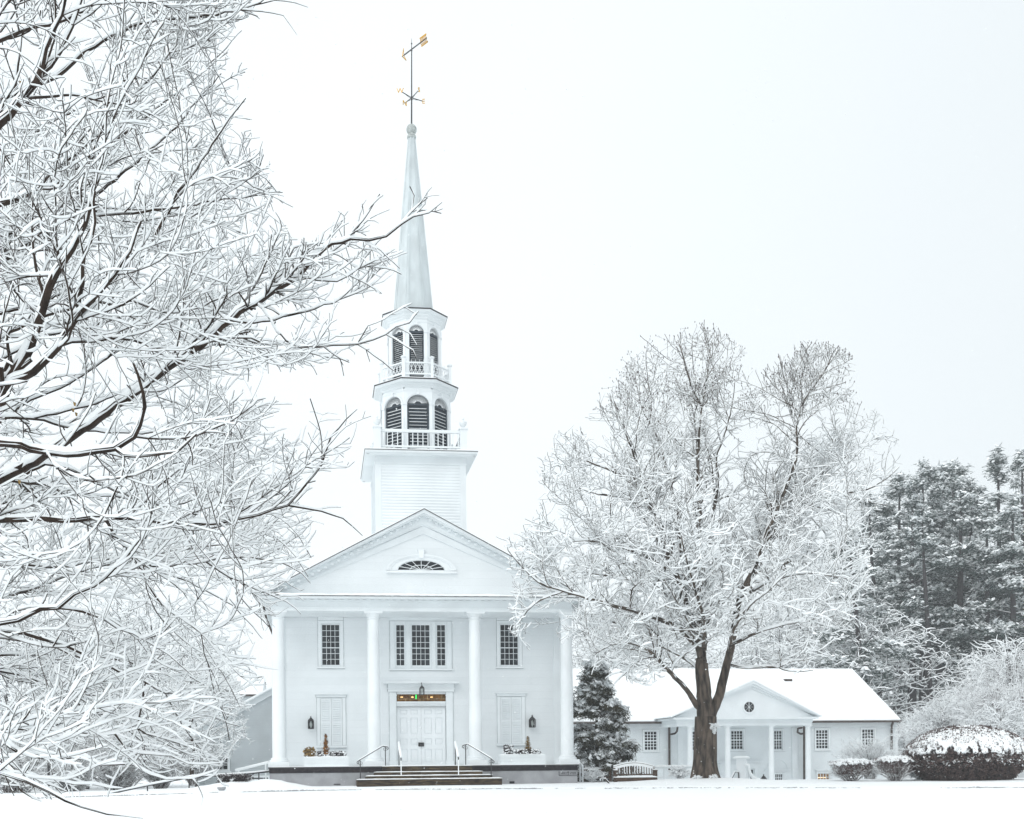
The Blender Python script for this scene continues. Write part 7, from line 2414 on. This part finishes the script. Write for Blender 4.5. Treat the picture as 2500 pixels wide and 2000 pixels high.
# ------------------------------------------------------------------ bare background trees and brush
def bare_proto(seed, hgt, wid, natt, rt=.02):
    R = np.random.default_rng(seed)
    sk = Skel()
    sk.limb([(0, 0, -.5), (R.uniform(-.2, .2), 0, hgt * .22), (R.uniform(-.5, .5), 0, hgt * .5), (R.uniform(-.6, .6), 0, hgt * .8)], (hgt * .016, .04), -1, .35)
    n = natt * 3
    a = R.uniform(0, 6.283, n); t = R.random(n) ** .8; q = np.sqrt(R.random(n))
    ww = wid * np.sqrt(np.clip(1 - ((t - .42) / .6) ** 2, .02, 1))
    A = np.stack([np.cos(a) * q * ww, np.sin(a) * q * ww, hgt * (.12 + .88 * t)], 1)
    A = A[vnoise(A, .9) > -.4][:natt]
    P, par = colonize(np.array(sk.p), np.array(sk.par), A, .34, 4.5, .45, 70, (0, 0, .12), 14000, .12, .5)
    r = pipe_radii(P, par, .016, 2.3, np.array(sk.r), .3)
    P, par, r = add_twigs(P, par, r, .045, .5, .8, .08, 2, .9, .013)
    return P, par, r
protos = []
for sd_, hh, ww in ((5, 11, 4.2), (6, 9.5, 5.0), (8, 12.5, 4.0)):
    P, par, r = bare_proto(sd_, hh, ww, 2600)
    T = thing('bare_tree', 'x', 'tree', (0, 0, 0), 0, 'snowy bare trees in the background')
    bark_mesh('crown', P, par, r, 4, M_PBARK, T)
    snow_mesh('snow', P, par, r, T, .055, .06, .028, 4, None, (0, 0, 0), .1, .2)
    protos.append([T, hh, False])
def place_bare(k, px_, ytop, Yp, rz, lab, zb=None):
    T, hh, used = protos[k]
    b = at(px_, 1900, Yp); zb = gz(b.x, Yp) - .1 if zb is None else zb
    s = (at(px_, ytop, Yp).z - zb) / hh
    o = copy_tree(T) if used else T
    protos[k][2] = True
    o.location = (b.x, Yp, zb); o.rotation_euler = (0, 0, rz); o.scale = (s, s, s)
    o['label'] = lab
BT = [
 (0, 1905, 1470, 82, .4, 'hazy snow-covered bare tree behind the roof ridge, right of the maple trunk'),
 (1, 1985, 1440, 86, 1.4, 'hazy bare tree above the roof ridge, second to the right of the maple trunk'),
 (2, 2060, 1400, 88, 2.4, 'hazy bare tree between the maple crown and the first leaning pine trunk'),
 (1, 2110, 1490, 80, 3.3, 'low bare tree at the foot of the leaning pine, above the roof end'),
 (2, 1835, 1500, 90, .9, 'hazy bare tree seen above the roof just right of the forked maple stem'),
 (0, 1640, 1490, 88, 2.1, 'hazy bare tree above the roof just left of the maple trunk'),
 (1, 1560, 1480, 90, .2, 'hazy bare tree above the roof between the maple and the church conifer'),
 (2, 1480, 1500, 92, 4.0, 'hazy bare tree behind the top of the drooping conifer'),
 (0, 480, 1590, 60, 5.0, 'snow-frosted bare tree beside the shaded gable, behind the near boughs'),
 (1, 400, 1480, 66, .7, 'grey bare tree behind the near boughs, just left of the rear wing'),
 (2, 310, 1440, 70, 1.9, 'grey bare tree behind the near boughs, third from the church'),
 (0, 215, 1500, 64, 2.9, 'grey bare tree behind the near boughs above the curved bough'),
 (1, 120, 1520, 60, 3.6, 'grey bare tree behind the sign pole at the far left'),
 (2, 30, 1480, 66, 4.4, 'grey bare tree at the left picture edge behind the sign pole'),
 (1, 2480, 1560, 75, 2.0, 'snowy bare tree behind the arching shrub at the right edge'),
 (0, 2400, 1600, 78, 1.1, 'low snowy bare tree among the stout pine trunks'),
]
for a0, a1, a2, a3, a4, a5 in BT: place_bare(a0, a1, a2, a3, a4, a5)
# brush bank at the left
for k, (x_, y_, Yb_, w_, h_) in enumerate(((40, 1945, 44, 260, 150), (170, 1945, 46, 260, 170), (290, 1938, 48, 240, 160), (390, 1925, 50, 200, 150), (470, 1910, 47, 130, 110))):
    shrub('brush_thicket', ('dense grey thicket of snowy twigs %s' % ('at the left picture edge', 'right behind the sign pole', 'below the long curved bough', 'left of the small dark-trunked tree', 'at the foot of the small dark-trunked tree')[k]), x_, y_, Yb_, w_, h_, 210, 70 + k, M_BROWNTWIG, .25, .014, .013, .3, 'thickets behind the lawn', 1.2, .5, 6, 'shrub', .6, .95)
# small dark-trunked tree left of the church
ys_ = 46.0
sb = at(466, 1900, ys_)
st_ = thing('small_tree', 'small tree with a dark brown trunk and snowy twigs left of the shaded gable', 'tree', tuple(sb))
sk = Skel()
def SL(pts, r0, r1, start=None):
    Pp = [at(x, y, ys_ + d) - sb for x, y, d in pts]
    if start is None: start = nearest(sk, Pp[0])
    return sk.limb(Pp, (r0, r1), start, .12, .01)
SL([(468, 1905, 0), (469, 1860, 0), (471, 1830, 0), (466, 1790, 0), (463, 1770, 0), (470, 1700, .2), (462, 1640, .3)], .10, .03, -1)
SL([(471, 1830, 0), (490, 1812, -.3), (515, 1795, -.6), (545, 1775, -.9)], .04, .01)
SL([(466, 1790, 0), (440, 1760, .3), (410, 1740, .6)], .035, .01)
SL([(463, 1770, 0), (500, 1720, -.5), (545, 1760, -.9), (560, 1740, -1.2), (580, 1725, -1.4), (620, 1722, -1.5)], .035, .009)
SL([(555, 1765, -1), (575, 1790, -1.2), (600, 1800, -1.4), (612, 1812, -1.5)], .014, .006)
SL([(470, 1700, .2), (510, 1650, -.3), (560, 1640, -.6)], .03, .01)
R = np.random.default_rng(5)
n = 9000
qx, qy = R.uniform(380, 610, n), R.uniform(1610, 1880, n)
ok = ((qx - 490) / 115) ** 2 + ((qy - 1745) / 135) ** 2 < 1
A = at_np(qx[ok], qy[ok], ys_ + R.uniform(-1.8, 1.8, ok.sum())) - np.array(sb)
P, par = colonize(np.array(sk.p), np.array(sk.par), A[:3000], .12, 1.5, .17, 70, (0, 0, .05), 9000, .12, .5)
r = pipe_radii(P, par, .006, 2.3, np.array(sk.r), .04)
P, par, r = add_twigs(P, par, r, .02, .2, .8, .05, 2, .9, .005)
bark_mesh('trunk', P, par, r, 8, M_BARK, st_, r > .03); bark_mesh('crown', P, par, r, 4, M_BARK, st_, r <= .03)
snow_mesh('snow', P, par, r, st_, .03, .04, .012, 4, None, (0, 0, 0), .1, .2)
# ------------------------------------------------------------------ falling snow and the air itself
n = 9000
R = np.random.default_rng(99)
Y = R.uniform(9, 60, n)
px_, py_ = R.uniform(-60, 2560, n), R.uniform(-60, 2010, n)
C = at_np(px_, py_, Y); C = C[C[:, 2] > -.3]
s = R.uniform(.004, .0085, len(C))[:, None, None]
base_ = np.array([[1, 0, 0], [-1, 0, 0], [0, 1, 0], [0, -1, 0], [0, 0, 1], [0, 0, -1]], float)
V = (C[:, None] + base_[None] * s).reshape(-1, 3)
fo = np.array([[0, 2, 4], [2, 1, 4], [1, 3, 4], [3, 0, 4], [2, 0, 5], [1, 2, 5], [3, 1, 5], [0, 3, 5]])
Fc = (np.arange(len(C))[:, None, None] * 6 + fo[None]).reshape(-1, 3)
tag(mesh_np('falling_snow', V, Fc, M_SNOW), kind='stuff')
hz = MB(); hz.box(-75, 75, -12, 118, -3.2, 34.0)
mh = bpy.data.materials.new('haze_air'); mh.use_nodes = True
nh = mh.node_tree; nh.nodes.clear()
oh_ = nh.nodes.new('ShaderNodeOutputMaterial'); pv = nh.nodes.new('ShaderNodeVolumePrincipled')
pv.inputs['Color'].default_value = (.97, .985, 1.0, 1); pv.inputs['Density'].default_value = HAZE
pv.inputs['Anisotropy'].default_value = 0.2
nh.links.new(pv.outputs['Volume'], oh_.inputs['Volume'])
MATS['haze'] = mh
tag(hz.build('haze', mh), kind='stuff')
